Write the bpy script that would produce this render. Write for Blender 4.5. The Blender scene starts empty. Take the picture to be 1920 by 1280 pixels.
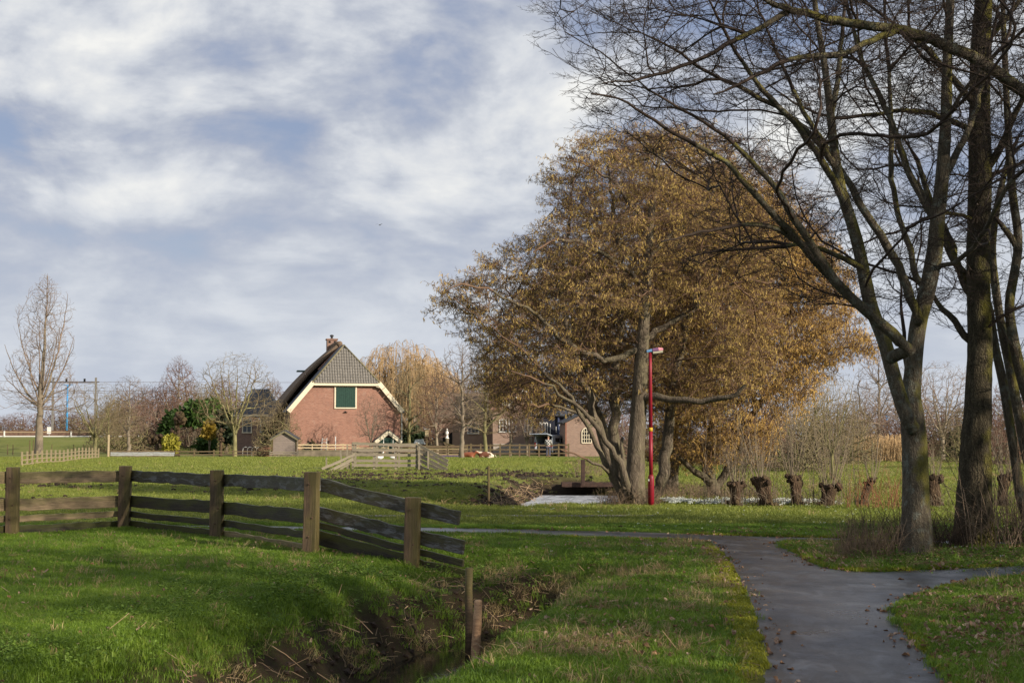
import bpy, math, random
import numpy as np
from mathutils import Vector, Matrix, Euler

# ------------------------------------------------------------------ camera, sky, sun
SC = bpy.context.scene
COL = SC.collection
EYE = 1.6
FPX = 2667.0                      # focal length in pixels of the 1920 px wide photograph (50 mm)
PITCH = math.atan(184.0 / FPX)
cam_data = bpy.data.cameras.new("camera")
cam_data.lens = 50.0
cam_data.sensor_width = 36.0
cam_data.clip_start = 0.1
cam_data.clip_end = 6000
cam = bpy.data.objects.new("camera", cam_data)
COL.objects.link(cam)
cam.location = (0, 0, EYE)
cam.rotation_euler = (math.pi / 2 + PITCH, 0, 0)
SC.camera = cam

SUN_DIR = Vector((0.80, -0.60, 0.42)).normalized()      # towards the sun: behind the camera, to the right
SUN_EL = math.asin(SUN_DIR.z)
sun_data = bpy.data.lights.new("sun", 'SUN')
sun_data.energy = 4.7
sun_data.angle = math.radians(0.6)
sun_data.color = (1.0, 0.88, 0.72)
sun = bpy.data.objects.new("sun", sun_data)
COL.objects.link(sun)
sun.rotation_euler = (-SUN_DIR).to_track_quat('-Z', 'Y').to_euler()

SC.view_settings.view_transform = 'Standard'
SC.view_settings.look = 'None'
SC.view_settings.exposure = 0.50
SC.view_settings.gamma = 1.0
SC.view_settings.use_curve_mapping = False
SC.render.film_transparent = False
SC.cycles.max_bounces = 5
SC.cycles.diffuse_bounces = 2
SC.cycles.glossy_bounces = 2
SC.cycles.transmission_bounces = 3
SC.cycles.transparent_max_bounces = 4


def P(px, py, Y):
    """world point seen at photo pixel (px,py) at distance Y along the view axis on the ground plan"""
    a = (px - 960.0) / FPX
    b = (640.0 - py) / FPX
    c, s = math.cos(PITCH), math.sin(PITCH)
    dy = c - b * s
    dz = s + b * c
    return Vector((a / dy * Y, Y, EYE + dz / dy * Y))


def G(px, py, z=0.0):
    """ground point (height z) seen at photo pixel"""
    a = (px - 960.0) / FPX
    b = (640.0 - py) / FPX
    c, s = math.cos(PITCH), math.sin(PITCH)
    dy = c - b * s
    dz = s + b * c
    Y = (z - EYE) / (dz / dy)
    return Vector((a / dy * Y, Y, z))


# ------------------------------------------------------------------ node helpers
def new_mat(name):
    m = bpy.data.materials.new(name)
    m.use_nodes = True
    nt = m.node_tree
    b = nt.nodes["Principled BSDF"]
    return m, nt, b


def L(nt, a, b):
    nt.links.new(a, b)


def ramp(nt, fac, stops, interp='LINEAR'):
    r = nt.nodes.new("ShaderNodeValToRGB")
    r.color_ramp.interpolation = interp
    while len(r.color_ramp.elements) < len(stops):
        r.color_ramp.elements.new(0.5)
    for e, (p, c) in zip(r.color_ramp.elements, stops):
        e.position = p
        e.color = (c[0], c[1], c[2], 1) if hasattr(c, '__len__') else (c, c, c, 1)
    L(nt, fac, r.inputs[0])
    return r.outputs[0]


def noise(nt, vec, scale, detail=4, rough=0.55, dist=0.0):
    n = nt.nodes.new("ShaderNodeTexNoise")
    n.inputs["Scale"].default_value = scale
    n.inputs["Detail"].default_value = detail
    n.inputs["Roughness"].default_value = rough
    n.inputs["Distortion"].default_value = dist
    if vec is not None:
        L(nt, vec, n.inputs["Vector"])
    return n.outputs["Fac"]


def mathn(nt, op, a, b=None, clamp=False):
    n = nt.nodes.new("ShaderNodeMath")
    n.operation = op
    n.use_clamp = clamp
    for i, v in enumerate((a, b)):
        if v is None:
            continue
        if isinstance(v, (int, float)):
            n.inputs[i].default_value = v
        else:
            L(nt, v, n.inputs[i])
    return n.outputs[0]


def mixc(nt, fac, a, b, mode='MIX'):
    n = nt.nodes.new("ShaderNodeMix")
    n.data_type = 'RGBA'
    n.blend_type = mode
    n.clamp_factor = True
    for idx, v in ((0, fac), (6, a), (7, b)):
        if isinstance(v, (int, float)):
            n.inputs[idx].default_value = v
        elif hasattr(v, '__len__'):
            n.inputs[idx].default_value = (v[0], v[1], v[2], 1)
        else:
            L(nt, v, n.inputs[idx])
    return n.outputs[2]


def mapping(nt, vec, scale=(1, 1, 1), loc=(0, 0, 0), rot=(0, 0, 0)):
    n = nt.nodes.new("ShaderNodeMapping")
    n.inputs["Scale"].default_value = scale
    n.inputs["Location"].default_value = loc
    n.inputs["Rotation"].default_value = rot
    L(nt, vec, n.inputs["Vector"])
    return n.outputs[0]


def bump(nt, bsdf, h, strength=0.5, dist=0.02):
    n = nt.nodes.new("ShaderNodeBump")
    n.inputs["Strength"].default_value = strength
    n.inputs["Distance"].default_value = dist
    L(nt, h, n.inputs["Height"])
    L(nt, n.outputs[0], bsdf.inputs["Normal"])


def coord(nt, kind="Object"):
    n = nt.nodes.new("ShaderNodeTexCoord")
    return n.outputs[kind]


def position(nt):
    return nt.nodes.new("ShaderNodeNewGeometry").outputs["Position"]


def objrand(nt):
    return nt.nodes.new("ShaderNodeObjectInfo").outputs["Random"]


def simple(name, c1, c2=None, scale=6.0, rough=0.8, bumpk=0.0, bdist=0.01, world=False, stretch=(1, 1, 1), rnd=0.0, spec=0.3, metal=0.0, detail=5):
    m, nt, b = new_mat(name)
    c2 = c2 or tuple(x * 0.7 for x in c1)
    v = position(nt) if world else coord(nt)
    v = mapping(nt, v, stretch)
    n = noise(nt, v, scale, detail)
    col = ramp(nt, n, [(0.3, c2), (0.7, c1)])
    if rnd:
        r = objrand(nt)
        f = mathn(nt, 'ADD', mathn(nt, 'MULTIPLY', r, 2 * rnd), 1 - rnd)
        cc = nt.nodes.new("ShaderNodeCombineColor")
        for i in range(3):
            L(nt, f, cc.inputs[i])
        col = mixc(nt, 1.0, col, cc.outputs[0], 'MULTIPLY')
    L(nt, col, b.inputs["Base Color"])
    b.inputs["Roughness"].default_value = rough
    b.inputs["Specular IOR Level"].default_value = spec
    b.inputs["Metallic"].default_value = metal
    if bumpk:
        bump(nt, b, n, bumpk, bdist)
    return m


# ------------------------------------------------------------------ world: Nishita sky behind broken winter cloud
W = bpy.data.worlds.new("World")
SC.world = W
W.use_nodes = True
wt = W.node_tree
wt.nodes.clear()
wout = wt.nodes.new("ShaderNodeOutputWorld")
wbg = wt.nodes.new("ShaderNodeBackground")
wbg.inputs["Strength"].default_value = 0.1
L(wt, wbg.outputs[0], wout.inputs[0])
sky = wt.nodes.new("ShaderNodeTexSky")
sky.sky_type = 'NISHITA'
sky.sun_disc = False
sky.sun_elevation = SUN_EL
sky.sun_rotation = math.atan2(SUN_DIR.x, SUN_DIR.y)
sky.air_density = 1.0
sky.dust_density = 1.0
tc = wt.nodes.new("ShaderNodeTexCoord").outputs["Generated"]
sep = wt.nodes.new("ShaderNodeSeparateXYZ")
L(wt, tc, sep.inputs[0])
zc = mathn(wt, 'ADD', mathn(wt, 'MAXIMUM', sep.outputs[2], 0.0), 0.16)
cmb = wt.nodes.new("ShaderNodeCombineXYZ")
L(wt, mathn(wt, 'DIVIDE', sep.outputs[0], zc), cmb.inputs[0])
L(wt, mathn(wt, 'DIVIDE', sep.outputs[1], zc), cmb.inputs[1])
cv = cmb.outputs[0]
n_big = noise(wt, mapping(wt, cv, (1.0, 0.8, 1), (3.1, 0.2, 0)), 1.25, 6, 0.52, 0.5)
n_mid = noise(wt, mapping(wt, cv, (1.0, 0.9, 1), (7.7, 2.4, 0)), 3.2, 7, 0.55, 0.35)
n_det = noise(wt, mapping(wt, tc, (1.0, 1.0, 1.9), (1.7, 5.2, 0)), 9.0, 8, 0.6, 0.6)


def blob(px, py, sx, sy, warp=0.6, hi=1.7, lo=-0.3):
    """soft patch centred on a direction of the sky; angular half-widths sx, sy in photo pixels"""
    d = P(px, py, 1.0) - Vector((0, 0, EYE))
    d.normalize()
    az, el = math.atan2(d.x, d.y), math.asin(d.z)
    m = mapping(wt, aedir, (FPX / sx, FPX / sy, 0), (-az * FPX / sx, -el * FPX / sy, 0))
    vl = wt.nodes.new("ShaderNodeVectorMath")
    vl.operation = 'LENGTH'
    L(wt, m, vl.inputs[0])
    r = mathn(wt, 'ADD', vl.outputs[1], mathn(wt, 'MULTIPLY', mathn(wt, 'SUBTRACT', n_det, 0.5), warp * 4))
    mr = wt.nodes.new("ShaderNodeMapRange")
    mr.interpolation_type = 'SMOOTHERSTEP'
    mr.inputs["From Min"].default_value = hi
    mr.inputs["From Max"].default_value = lo
    L(wt, r, mr.inputs["Value"])
    return mr.outputs[0]


azn = mathn(wt, 'ARCTAN2', sep.outputs[0], sep.outputs[1])
eln = mathn(wt, 'ARCSINE', sep.outputs[2])
ae = wt.nodes.new("ShaderNodeCombineXYZ")
L(wt, azn, ae.inputs[0])
L(wt, eln, ae.inputs[1])
aedir = ae.outputs[0]

# brightness of the cloud sheet
cl = mathn(wt, 'ADD', mathn(wt, 'MULTIPLY', n_big, 0.54), mathn(wt, 'MULTIPLY', n_mid, 0.46))
cl = mathn(wt, 'ADD', mathn(wt, 'MULTIPLY', mathn(wt, 'SUBTRACT', cl, 0.5), 1.25), 0.5)
cl = mathn(wt, 'ADD', cl, mathn(wt, 'MULTIPLY', mathn(wt, 'SUBTRACT', n_det, 0.5), 0.26))
emA = noise(wt, mapping(wt, tc, (1.0, 1.0, 1.75), (0.4, 2.2, 0.0)), 6.5, 8, 0.55, 0.35)
emB = noise(wt, mapping(wt, tc, (1.0, 1.0, 1.75), (0.385, 2.2, 0.045)), 6.5, 8, 0.55, 0.35)
emb = mathn(wt, 'SUBTRACT', emA, emB)
cl = mathn(wt, 'ADD', cl, mathn(wt, 'MULTIPLY', emb, 1.15))
cl = mathn(wt, 'ADD', cl, mathn(wt, 'MULTIPLY', mathn(wt, 'SUBTRACT', emA, 0.5), 0.22))
pos = [(255, 350, 125, 60, 0.24), (130, 90, 150, 90, 0.13), (280, 180, 190, 70, 0.10), (640, 370, 200, 34, 0.10),
       (490, 545, 90, 60, 0.12), (600, 145, 150, 60, 0.09), (230, 410, 190, 40, 0.08), (960, 300, 190, 130, 0.10),
       (1010, 120, 160, 80, 0.10), (30, 500, 120, 60, 0.05), (1750, 660, 160, 60, 0.10), (700, 640, 400, 70, 0.06)]
neg = [(420, 70, 150, 100, 0.11), (190, 240, 200, 50, 0.09), (480, 250, 120, 60, 0.09), (30, 210, 90, 70, 0.10),
       (190, 432, 170, 26, 0.12), (520, 500, 260, 22, 0.07), (900, 470, 260, 24, 0.06), (740, 320, 90, 55, 0.08), (740, 105, 90, 40, 0.11), (210, 45, 60, 50, 0.12),
       (560, 60, 200, 50, 0.07), (800, 40, 260, 40, 0.06), (420, 470, 330, 22, 0.04), (1000, 240, 90, 26, 0.08)]
for (x, y, sx, sy, k) in pos:
    cl = mathn(wt, 'ADD', cl, mathn(wt, 'MULTIPLY', blob(x, y, sx, sy), k))
for (x, y, sx, sy, k) in neg:
    cl = mathn(wt, 'SUBTRACT', cl, mathn(wt, 'MULTIPLY', blob(x, y, sx, sy), k))
# towards the horizon the sheet is a more even pale grey
hz = wt.nodes.new("ShaderNodeMapRange")
hz.inputs["From Min"].default_value = 0.02
hz.inputs["From Max"].default_value = 0.20
L(wt, sep.outputs[2], hz.inputs["Value"])
cl = mathn(wt, 'ADD', mathn(wt, 'MULTIPLY', mathn(wt, 'SUBTRACT', cl, 0.53), mathn(wt, 'ADD', mathn(wt, 'MULTIPLY', hz.outputs[0], 0.75), 0.25)), 0.53)
ccol = ramp(wt, cl, [(0.24, (1.95, 2.3, 3.4)), (0.38, (2.65, 2.98, 3.85)), (0.50, (3.6, 3.87, 4.45)), (0.61, (4.75, 4.95, 5.3)), (0.80, (6.4, 6.4, 6.25))])
# where the sheet is thin the blue sky comes through
thin = ramp(wt, cl, [(0.24, 1.0), (0.44, 0.0)])
skyc = mixc(wt, mathn(wt, 'MULTIPLY', thin, 0.22), ccol, sky.outputs[0])
hcol = mixc(wt, hz.outputs[0], (4.2, 4.7, 5.4), skyc)
hcol = mixc(wt, mathn(wt, 'MULTIPLY', mathn(wt, 'SUBTRACT', 1.0, hz.outputs[0]), 0.45), skyc, (4.6, 5.0, 5.6))
L(wt, hcol, wbg.inputs["Color"])

# ------------------------------------------------------------------ numeric noise
def _hash(ix, iy, iz, seed):
    h = (ix.astype(np.int64) * 374761393 + iy.astype(np.int64) * 668265263 + iz.astype(np.int64) * 2147483647 + seed * 974634777)
    h = (h ^ (h >> 13)) * 1274126177
    h = h ^ (h >> 16)
    return (h & 0xFFFFF) / float(0xFFFFF)


def vnoise(x, y, z=None, seed=0):
    x = np.asarray(x, float)
    y = np.asarray(y, float)
    z = np.zeros_like(x) if z is None else np.asarray(z, float)
    x0, y0, z0 = np.floor(x), np.floor(y), np.floor(z)
    fx, fy, fz = x - x0, y - y0, z - z0
    fx, fy, fz = fx * fx * (3 - 2 * fx), fy * fy * (3 - 2 * fy), fz * fz * (3 - 2 * fz)
    r = 0
    for dx in (0, 1):
        wx = fx if dx else 1 - fx
        for dy in (0, 1):
            wy = fy if dy else 1 - fy
            if not np.any(fz):
                r = r + wx * wy * _hash(x0 + dx, y0 + dy, z0, seed)
            else:
                for dz in (0, 1):
                    wz = fz if dz else 1 - fz
                    r = r + wx * wy * wz * _hash(x0 + dx, y0 + dy, z0 + dz, seed)
    return r * 2 - 1


def fbm(x, y, oct=4, seed=0):
    r, a, f, t = 0, 1.0, 1.0, 0
    for o in range(oct):
        r = r + a * vnoise(np.asarray(x) * f, np.asarray(y) * f, seed=seed + o)
        t += a
        a *= 0.5
        f *= 2.03
    return r / t


def sstep(a, b, x):
    t = np.clip((x - a) / (b - a), 0, 1)
    return t * t * (3 - 2 * t)


# ------------------------------------------------------------------ mesh builder and tagging
class MB:
    def __init__(self):
        self.v, self.f, self.n = [], [], 0

    def add(self, v, f):
        v = np.asarray(v, float).reshape(-1, 3)
        self.v.append(v)
        n = self.n
        self.f.extend([tuple(int(i) + n for i in q) for q in f])
        self.n += len(v)
        return self

    def box(self, c, s, rz=0.0, rx=0.0, ry=0.0):
        x, y, z = s[0] / 2, s[1] / 2, s[2] / 2
        v = np.array([(-x, -y, -z), (x, -y, -z), (x, y, -z), (-x, y, -z), (-x, -y, z), (x, -y, z), (x, y, z), (-x, y, z)])
        if rz or rx or ry:
            R = np.array(Euler((rx, ry, rz)).to_matrix())
            v = v @ R.T
        return self.add(v + np.array(c), [(0, 3, 2, 1), (4, 5, 6, 7), (0, 1, 5, 4), (1, 2, 6, 5), (2, 3, 7, 6), (3, 0, 4, 7)])

    def bar(self, p0, p1, w, t):
        """rectangular bar from p0 to p1, w high (world up), t thick"""
        p0, p1 = np.array(p0, float), np.array(p1, float)
        d = p1 - p0
        l = np.linalg.norm(d)
        d = d / l
        s = np.cross(d, (0, 0, 1.0))
        if np.linalg.norm(s) < 1e-3:
            s = np.array((1.0, 0, 0))
        s = s / np.linalg.norm(s)
        u = np.cross(s, d)
        v = []
        for p in (p0, p1):
            for a, b in ((-1, -1), (1, -1), (1, 1), (-1, 1)):
                v.append(p + s * a * t / 2 + u * b * w / 2)
        return self.add(v, [(0, 3, 2, 1), (4, 5, 6, 7), (0, 1, 5, 4), (1, 2, 6, 5), (2, 3, 7, 6), (3, 0, 4, 7)])

    def prism(self, poly, y0, y1, axis='y'):
        """poly of (u, z) pairs extruded along y (or x)"""
        n = len(poly)
        if axis == 'y':
            v = [(a, y0, b) for a, b in poly] + [(a, y1, b) for a, b in poly]
        elif axis == 'x':
            v = [(y0, a, b) for a, b in poly] + [(y1, a, b) for a, b in poly]
        else:
            v = [(a, b, y0) for a, b in poly] + [(a, b, y1) for a, b in poly]
        f = [tuple(range(n)), tuple(range(2 * n - 1, n - 1, -1))]
        f += [(i, i + n, (i + 1) % n + n, (i + 1) % n) for i in range(n)]
        return self.add(v, f)

    def slab(self, quad, t):
        """thick sheet: quad = 3 or 4 corners (ccw seen from outside), t thickness inwards"""
        q = np.array(quad, float)
        nrm = np.cross(q[1] - q[0], q[2] - q[0])
        nrm /= np.linalg.norm(nrm)
        n = len(q)
        v = np.vstack([q, q - nrm * t])
        f = [tuple(range(n)), tuple(range(2 * n - 1, n - 1, -1))] + [(i, i + n, (i + 1) % n + n, (i + 1) % n) for i in range(n)]
        return self.add(v, f)

    def tube(self, pts, rad, k=8, cap=True):
        pts = np.array(pts, float)
        if np.isscalar(rad):
            rad = [rad] * len(pts)
        n = len(pts)
        tan = np.gradient(pts, axis=0)
        tan /= np.linalg.norm(tan, axis=1)[:, None] + 1e-9
        ref = np.array((0.31, 0.77, 0.55)) if abs(tan[0][1]) < 0.7 else np.array((0.9, 0.1, 0.3))
        a = np.cross(tan, ref)
        a /= np.linalg.norm(a, axis=1)[:, None] + 1e-9
        b = np.cross(tan, a)
        th = np.arange(k) * 2 * np.pi / k
        v = []
        for i in range(n):
            v.append(pts[i] + rad[i] * (np.cos(th)[:, None] * a[i] + np.sin(th)[:, None] * b[i]))
        f = []
        for i in range(n - 1):
            for j in range(k):
                j2 = (j + 1) % k
                f.append((i * k + j, i * k + j2, (i + 1) * k + j2, (i + 1) * k + j))
        if cap:
            f.append(tuple(range(k - 1, -1, -1)))
            f.append(tuple((n - 1) * k + j for j in range(k)))
        return self.add(np.vstack(v), f)

    def lathe(self, prof, c=(0, 0, 0), k=16, wob=0.0, seed=0):
        v = []
        for i, (r, z) in enumerate(prof):
            for j in range(k):
                t = 2 * math.pi * j / k
                rr = r
                if wob:
                    rr = r * (1 + wob * float(vnoise(math.cos(t) * 2.3 + 10, math.sin(t) * 2.3 + 10, z * 6 + 3.3, seed)))
                v.append((c[0] + rr * math.cos(t), c[1] + rr * math.sin(t), c[2] + z))
        f = []
        for i in range(len(prof) - 1):
            for j in range(k):
                j2 = (j + 1) % k
                f.append((i * k + j, i * k + j2, (i + 1) * k + j2, (i + 1) * k + j))
        f.append(tuple(range(k - 1, -1, -1)))
        f.append(tuple((len(prof) - 1) * k + j for j in range(k)))
        return self.add(v, f)

    def ellipsoid(self, c, r, ku=10, kv=7, wob=0.0, seed=0):
        v = [(c[0], c[1], c[2] - r[2])]
        for i in range(1, kv):
            ph = -math.pi / 2 + math.pi * i / kv
            for j in range(ku):
                t = 2 * math.pi * j / ku
                d = (math.cos(ph) * math.cos(t), math.cos(ph) * math.sin(t), math.sin(ph))
                q = 1 + (wob * float(vnoise(d[0] * 2 + 9, d[1] * 2 + 9, d[2] * 2 + 9.1, seed)) if wob else 0)
                v.append((c[0] + r[0] * d[0] * q, c[1] + r[1] * d[1] * q, c[2] + r[2] * d[2] * q))
        v.append((c[0], c[1], c[2] + r[2]))
        f = [(0, 1 + (j + 1) % ku, 1 + j) for j in range(ku)]
        for i in range(kv - 2):
            for j in range(ku):
                j2 = (j + 1) % ku
                f.append((1 + i * ku + j, 1 + i * ku + j2, 1 + (i + 1) * ku + j2, 1 + (i + 1) * ku + j))
        top = len(v) - 1
        o = 1 + (kv - 2) * ku
        f += [(o + j, o + (j + 1) % ku, top) for j in range(ku)]
        return self.add(v, f)

    def mesh(self, name, mat=None, smooth=False, bevel=0):
        me = bpy.data.meshes.new(name)
        me.from_pydata(np.vstack(self.v).tolist() if self.v else [], [], self.f)
        me.update()
        if smooth:
            me.polygons.foreach_set("use_smooth", [True] * len(me.polygons))
        if mat:
            me.materials.append(mat)
        return me

    def build(self, name, mat, parent=None, smooth=False, bevel=0.0):
        o = bpy.data.objects.new(name, self.mesh(name, mat, smooth))
        COL.objects.link(o)
        if parent is not None:
            o.parent = parent
        if bevel:
            m = o.modifiers.new("bevel", 'BEVEL')
            m.width = bevel
            m.segments = 2
            m.limit_method = 'ANGLE'
        return o


def tag(o, label=None, cat=None, group=None, kind=None):
    if label:
        o["label"] = label
    if cat:
        o["category"] = cat
    if group:
        o["group"] = group
    if kind:
        o["kind"] = kind
    return o


def thing(name, label, cat, loc=(0, 0, 0), rz=0.0, group=None):
    o = bpy.data.objects.new(name, None)
    o.empty_display_size = 0.2
    COL.objects.link(o)
    o.location = loc
    o.rotation_euler = (0, 0, rz)
    return tag(o, label, cat, group)


def copy_tree(o, parent=None):
    c = o.copy()
    COL.objects.link(c)
    if parent is not None:
        c.parent = parent
        c.matrix_parent_inverse = o.matrix_parent_inverse.copy()
    for ch in list(o.children):
        copy_tree(ch, c)
    return c


def big_mesh(name, V, F, mat, smooth=False):
    """fast numpy mesh: V (n,3), F (m,k)"""
    me = bpy.data.meshes.new(name)
    V = np.asarray(V, dtype=np.float32)
    F = np.asarray(F, dtype=np.int32)
    m, k = F.shape
    me.vertices.add(len(V))
    me.vertices.foreach_set("co", V.ravel())
    me.loops.add(m * k)
    me.loops.foreach_set("vertex_index", F.ravel())
    me.polygons.add(m)
    me.polygons.foreach_set("loop_start", np.arange(0, m * k, k, dtype=np.int32))
    me.polygons.foreach_set("loop_total", np.full(m, k, dtype=np.int32))
    if smooth:
        me.polygons.foreach_set("use_smooth", np.ones(m, dtype=bool))
    me.update(calc_edges=True)
    me.materials.append(mat)
    return me


# ------------------------------------------------------------------ scatter by geometry nodes (only for uncountable stuff)
def proto_collection(name, meshes):
    c = bpy.data.collections.new(name)
    for i, me in enumerate(meshes):
        o = bpy.data.objects.new("%s_%02d" % (name, i), me)
        c.objects.link(o)
    return c


def scatter(name, pts, rots, scl, coll, nproto, parent=None, seed=0):
    me = bpy.data.meshes.new(name)
    n = len(pts)
    me.vertices.add(n)
    me.vertices.foreach_set("co", np.asarray(pts, dtype=np.float32).ravel())
    a = me.attributes.new("rot", 'FLOAT_VECTOR', 'POINT')
    a.data.foreach_set("vector", np.asarray(rots, dtype=np.float32).ravel())
    s = np.asarray(scl, dtype=np.float32)
    if s.ndim == 1:
        s = np.repeat(s[:, None], 3, 1)
    a = me.attributes.new("scl", 'FLOAT_VECTOR', 'POINT')
    a.data.foreach_set("vector", s.ravel())
    rs = np.random.RandomState(seed + 5)
    a = me.attributes.new("idx", 'INT', 'POINT')
    a.data.foreach_set("value", rs.randint(0, nproto, n).astype(np.int32))
    me.update()
    o = bpy.data.objects.new(name, me)
    COL.objects.link(o)
    if parent is not None:
        o.parent = parent
    ng = bpy.data.node_groups.new("scatter_" + name, 'GeometryNodeTree')
    ng.interface.new_socket("Geometry", in_out='INPUT', socket_type='NodeSocketGeometry')
    ng.interface.new_socket("Geometry", in_out='OUTPUT', socket_type='NodeSocketGeometry')
    gi = ng.nodes.new("NodeGroupInput")
    go = ng.nodes.new("NodeGroupOutput")
    ip = ng.nodes.new("GeometryNodeInstanceOnPoints")
    ci = ng.nodes.new("GeometryNodeCollectionInfo")
    ci.inputs["Collection"].default_value = coll
    ci.inputs["Separate Children"].default_value = True
    ci.inputs["Reset Children"].default_value = True

    def attr(nm, dt):
        q = ng.nodes.new("GeometryNodeInputNamedAttribute")
        q.data_type = dt
        q.inputs["Name"].default_value = nm
        return [s_ for s_ in q.outputs if s_.enabled and s_.name == "Attribute"][0]
    e2r = ng.nodes.new("FunctionNodeEulerToRotation")
    ng.links.new(attr("rot", 'FLOAT_VECTOR'), e2r.inputs[0])
    ng.links.new(gi.outputs[0], ip.inputs["Points"])
    ng.links.new(ci.outputs[0], ip.inputs["Instance"])
    ip.inputs["Pick Instance"].default_value = True
    ng.links.new(attr("idx", 'INT'), ip.inputs["Instance Index"])
    ng.links.new(e2r.outputs[0], ip.inputs["Rotation"])
    ng.links.new(attr("scl", 'FLOAT_VECTOR'), ip.inputs["Scale"])
    ng.links.new(ip.outputs[0], go.inputs[0])
    md = o.modifiers.new("scatter", 'NODES')
    md.node_group = ng
    return o
# ------------------------------------------------------------------ layout of the ground
def smooth_poly(pts, it=2):
    p = np.array(pts, float)
    for _ in range(it):
        q = 0.75 * p + 0.25 * np.roll(p, -1, 0)
        r = 0.25 * p + 0.75 * np.roll(p, -1, 0)
        p = np.empty((2 * len(q), 2))
        p[0::2] = q
        p[1::2] = r
    return p


def poly_sdf(x, y, poly):
    """negative inside"""
    x, y = np.asarray(x, float), np.asarray(y, float)
    d = np.full(x.shape, 1e9)
    ins = np.zeros(x.shape, bool)
    n = len(poly)
    for i in range(n):
        ax, ay = poly[i]
        bx, by = poly[(i + 1) % n]
        ex, ey = bx - ax, by - ay
        wx, wy = x - ax, y - ay
        t = np.clip((wx * ex + wy * ey) / (ex * ex + ey * ey + 1e-12), 0, 1)
        d = np.minimum(d, (wx - ex * t) ** 2 + (wy - ey * t) ** 2)
        c = ((ay > y) != (by > y)) & (x < (bx - ax) * (y - ay) / (by - ay + 1e-12) + ax)
        ins ^= c
    d = np.sqrt(d)
    return np.where(ins, -d, d)


def gl(*pp):
    return [tuple(G(a, b)[:2]) for a, b in pp]


near_edge = gl((1446, 1290), (1420, 1190), (1398, 1120), (1370, 1062), (1345, 1028), (1318, 1016), (1270, 1012), (1200, 1012), (1120, 1010), (1040, 1006), (960, 1003), (800, 1000), (600, 996), (400, 992), (100, 990))
far_edge = gl((100, 983), (400, 985), (600, 987), (800, 989), (960, 991), (1040, 994), (1120, 995), (1200, 997), (1330, 1002), (1450, 1006), (1540, 1008), (1700, 1012), (1990, 1018))
right_far = gl((1990, 1027), (1700, 1020), (1540, 1015), (1475, 1015), (1462, 1021), (1490, 1036), (1535, 1060), (1580, 1070), (1640, 1072), (1740, 1068), (1830, 1064), (2050, 1054))
right_near = gl((2050, 1070), (1920, 1080), (1800, 1095), (1725, 1115), (1688, 1135), (1684, 1152), (1705, 1190), (1750, 1240), (1800, 1290))
tailp = [(2.4, 5.0), (1.55, 5.0)]
tailp = [(right_near[-1][0] - 1.0, 4.5), (near_edge[0][0] - 0.9, 4.5)]
PATH = np.array(near_edge + far_edge + right_far + right_near + tailp)
PATH = smooth_poly(PATH, 1)
TRACK = np.array(gl((100, 966), (380, 965), (600, 965), (850, 966), (1200, 965), (1300, 964)) + gl((1300, 967), (1200, 968), (850, 969), (600, 968), (380, 968), (100, 969)))

DITCH = [(-3.6, 4.0), (-2.2, 8.0), (-1.35, 11.0), (-0.85, 13.4), (-0.45, 15.5), (-0.1, 16.7), (0.35, 17.4)]
DITCH2 = [(0.9, 37.4), (1.6, 42.0), (2.3, 49.5), (3.2, 59.2)]


def line_dist(x, y, pl):
    d = np.full(np.shape(x), 1e9)
    side = np.zeros(np.shape(x))
    for (ax, ay), (bx, by) in zip(pl[:-1], pl[1:]):
        ex, ey = bx - ax, by - ay
        wx, wy = x - ax, y - ay
        t = np.clip((wx * ex + wy * ey) / (ex * ex + ey * ey), 0, 1)
        dx, dy = wx - ex * t, wy - ey * t
        dd = np.sqrt(dx * dx + dy * dy)
        cr = ex * wy - ey * wx          # >0 left of the line
        side = np.where(dd < d, np.sign(cr), side)
        d = np.minimum(d, dd)
    return d, side


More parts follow.
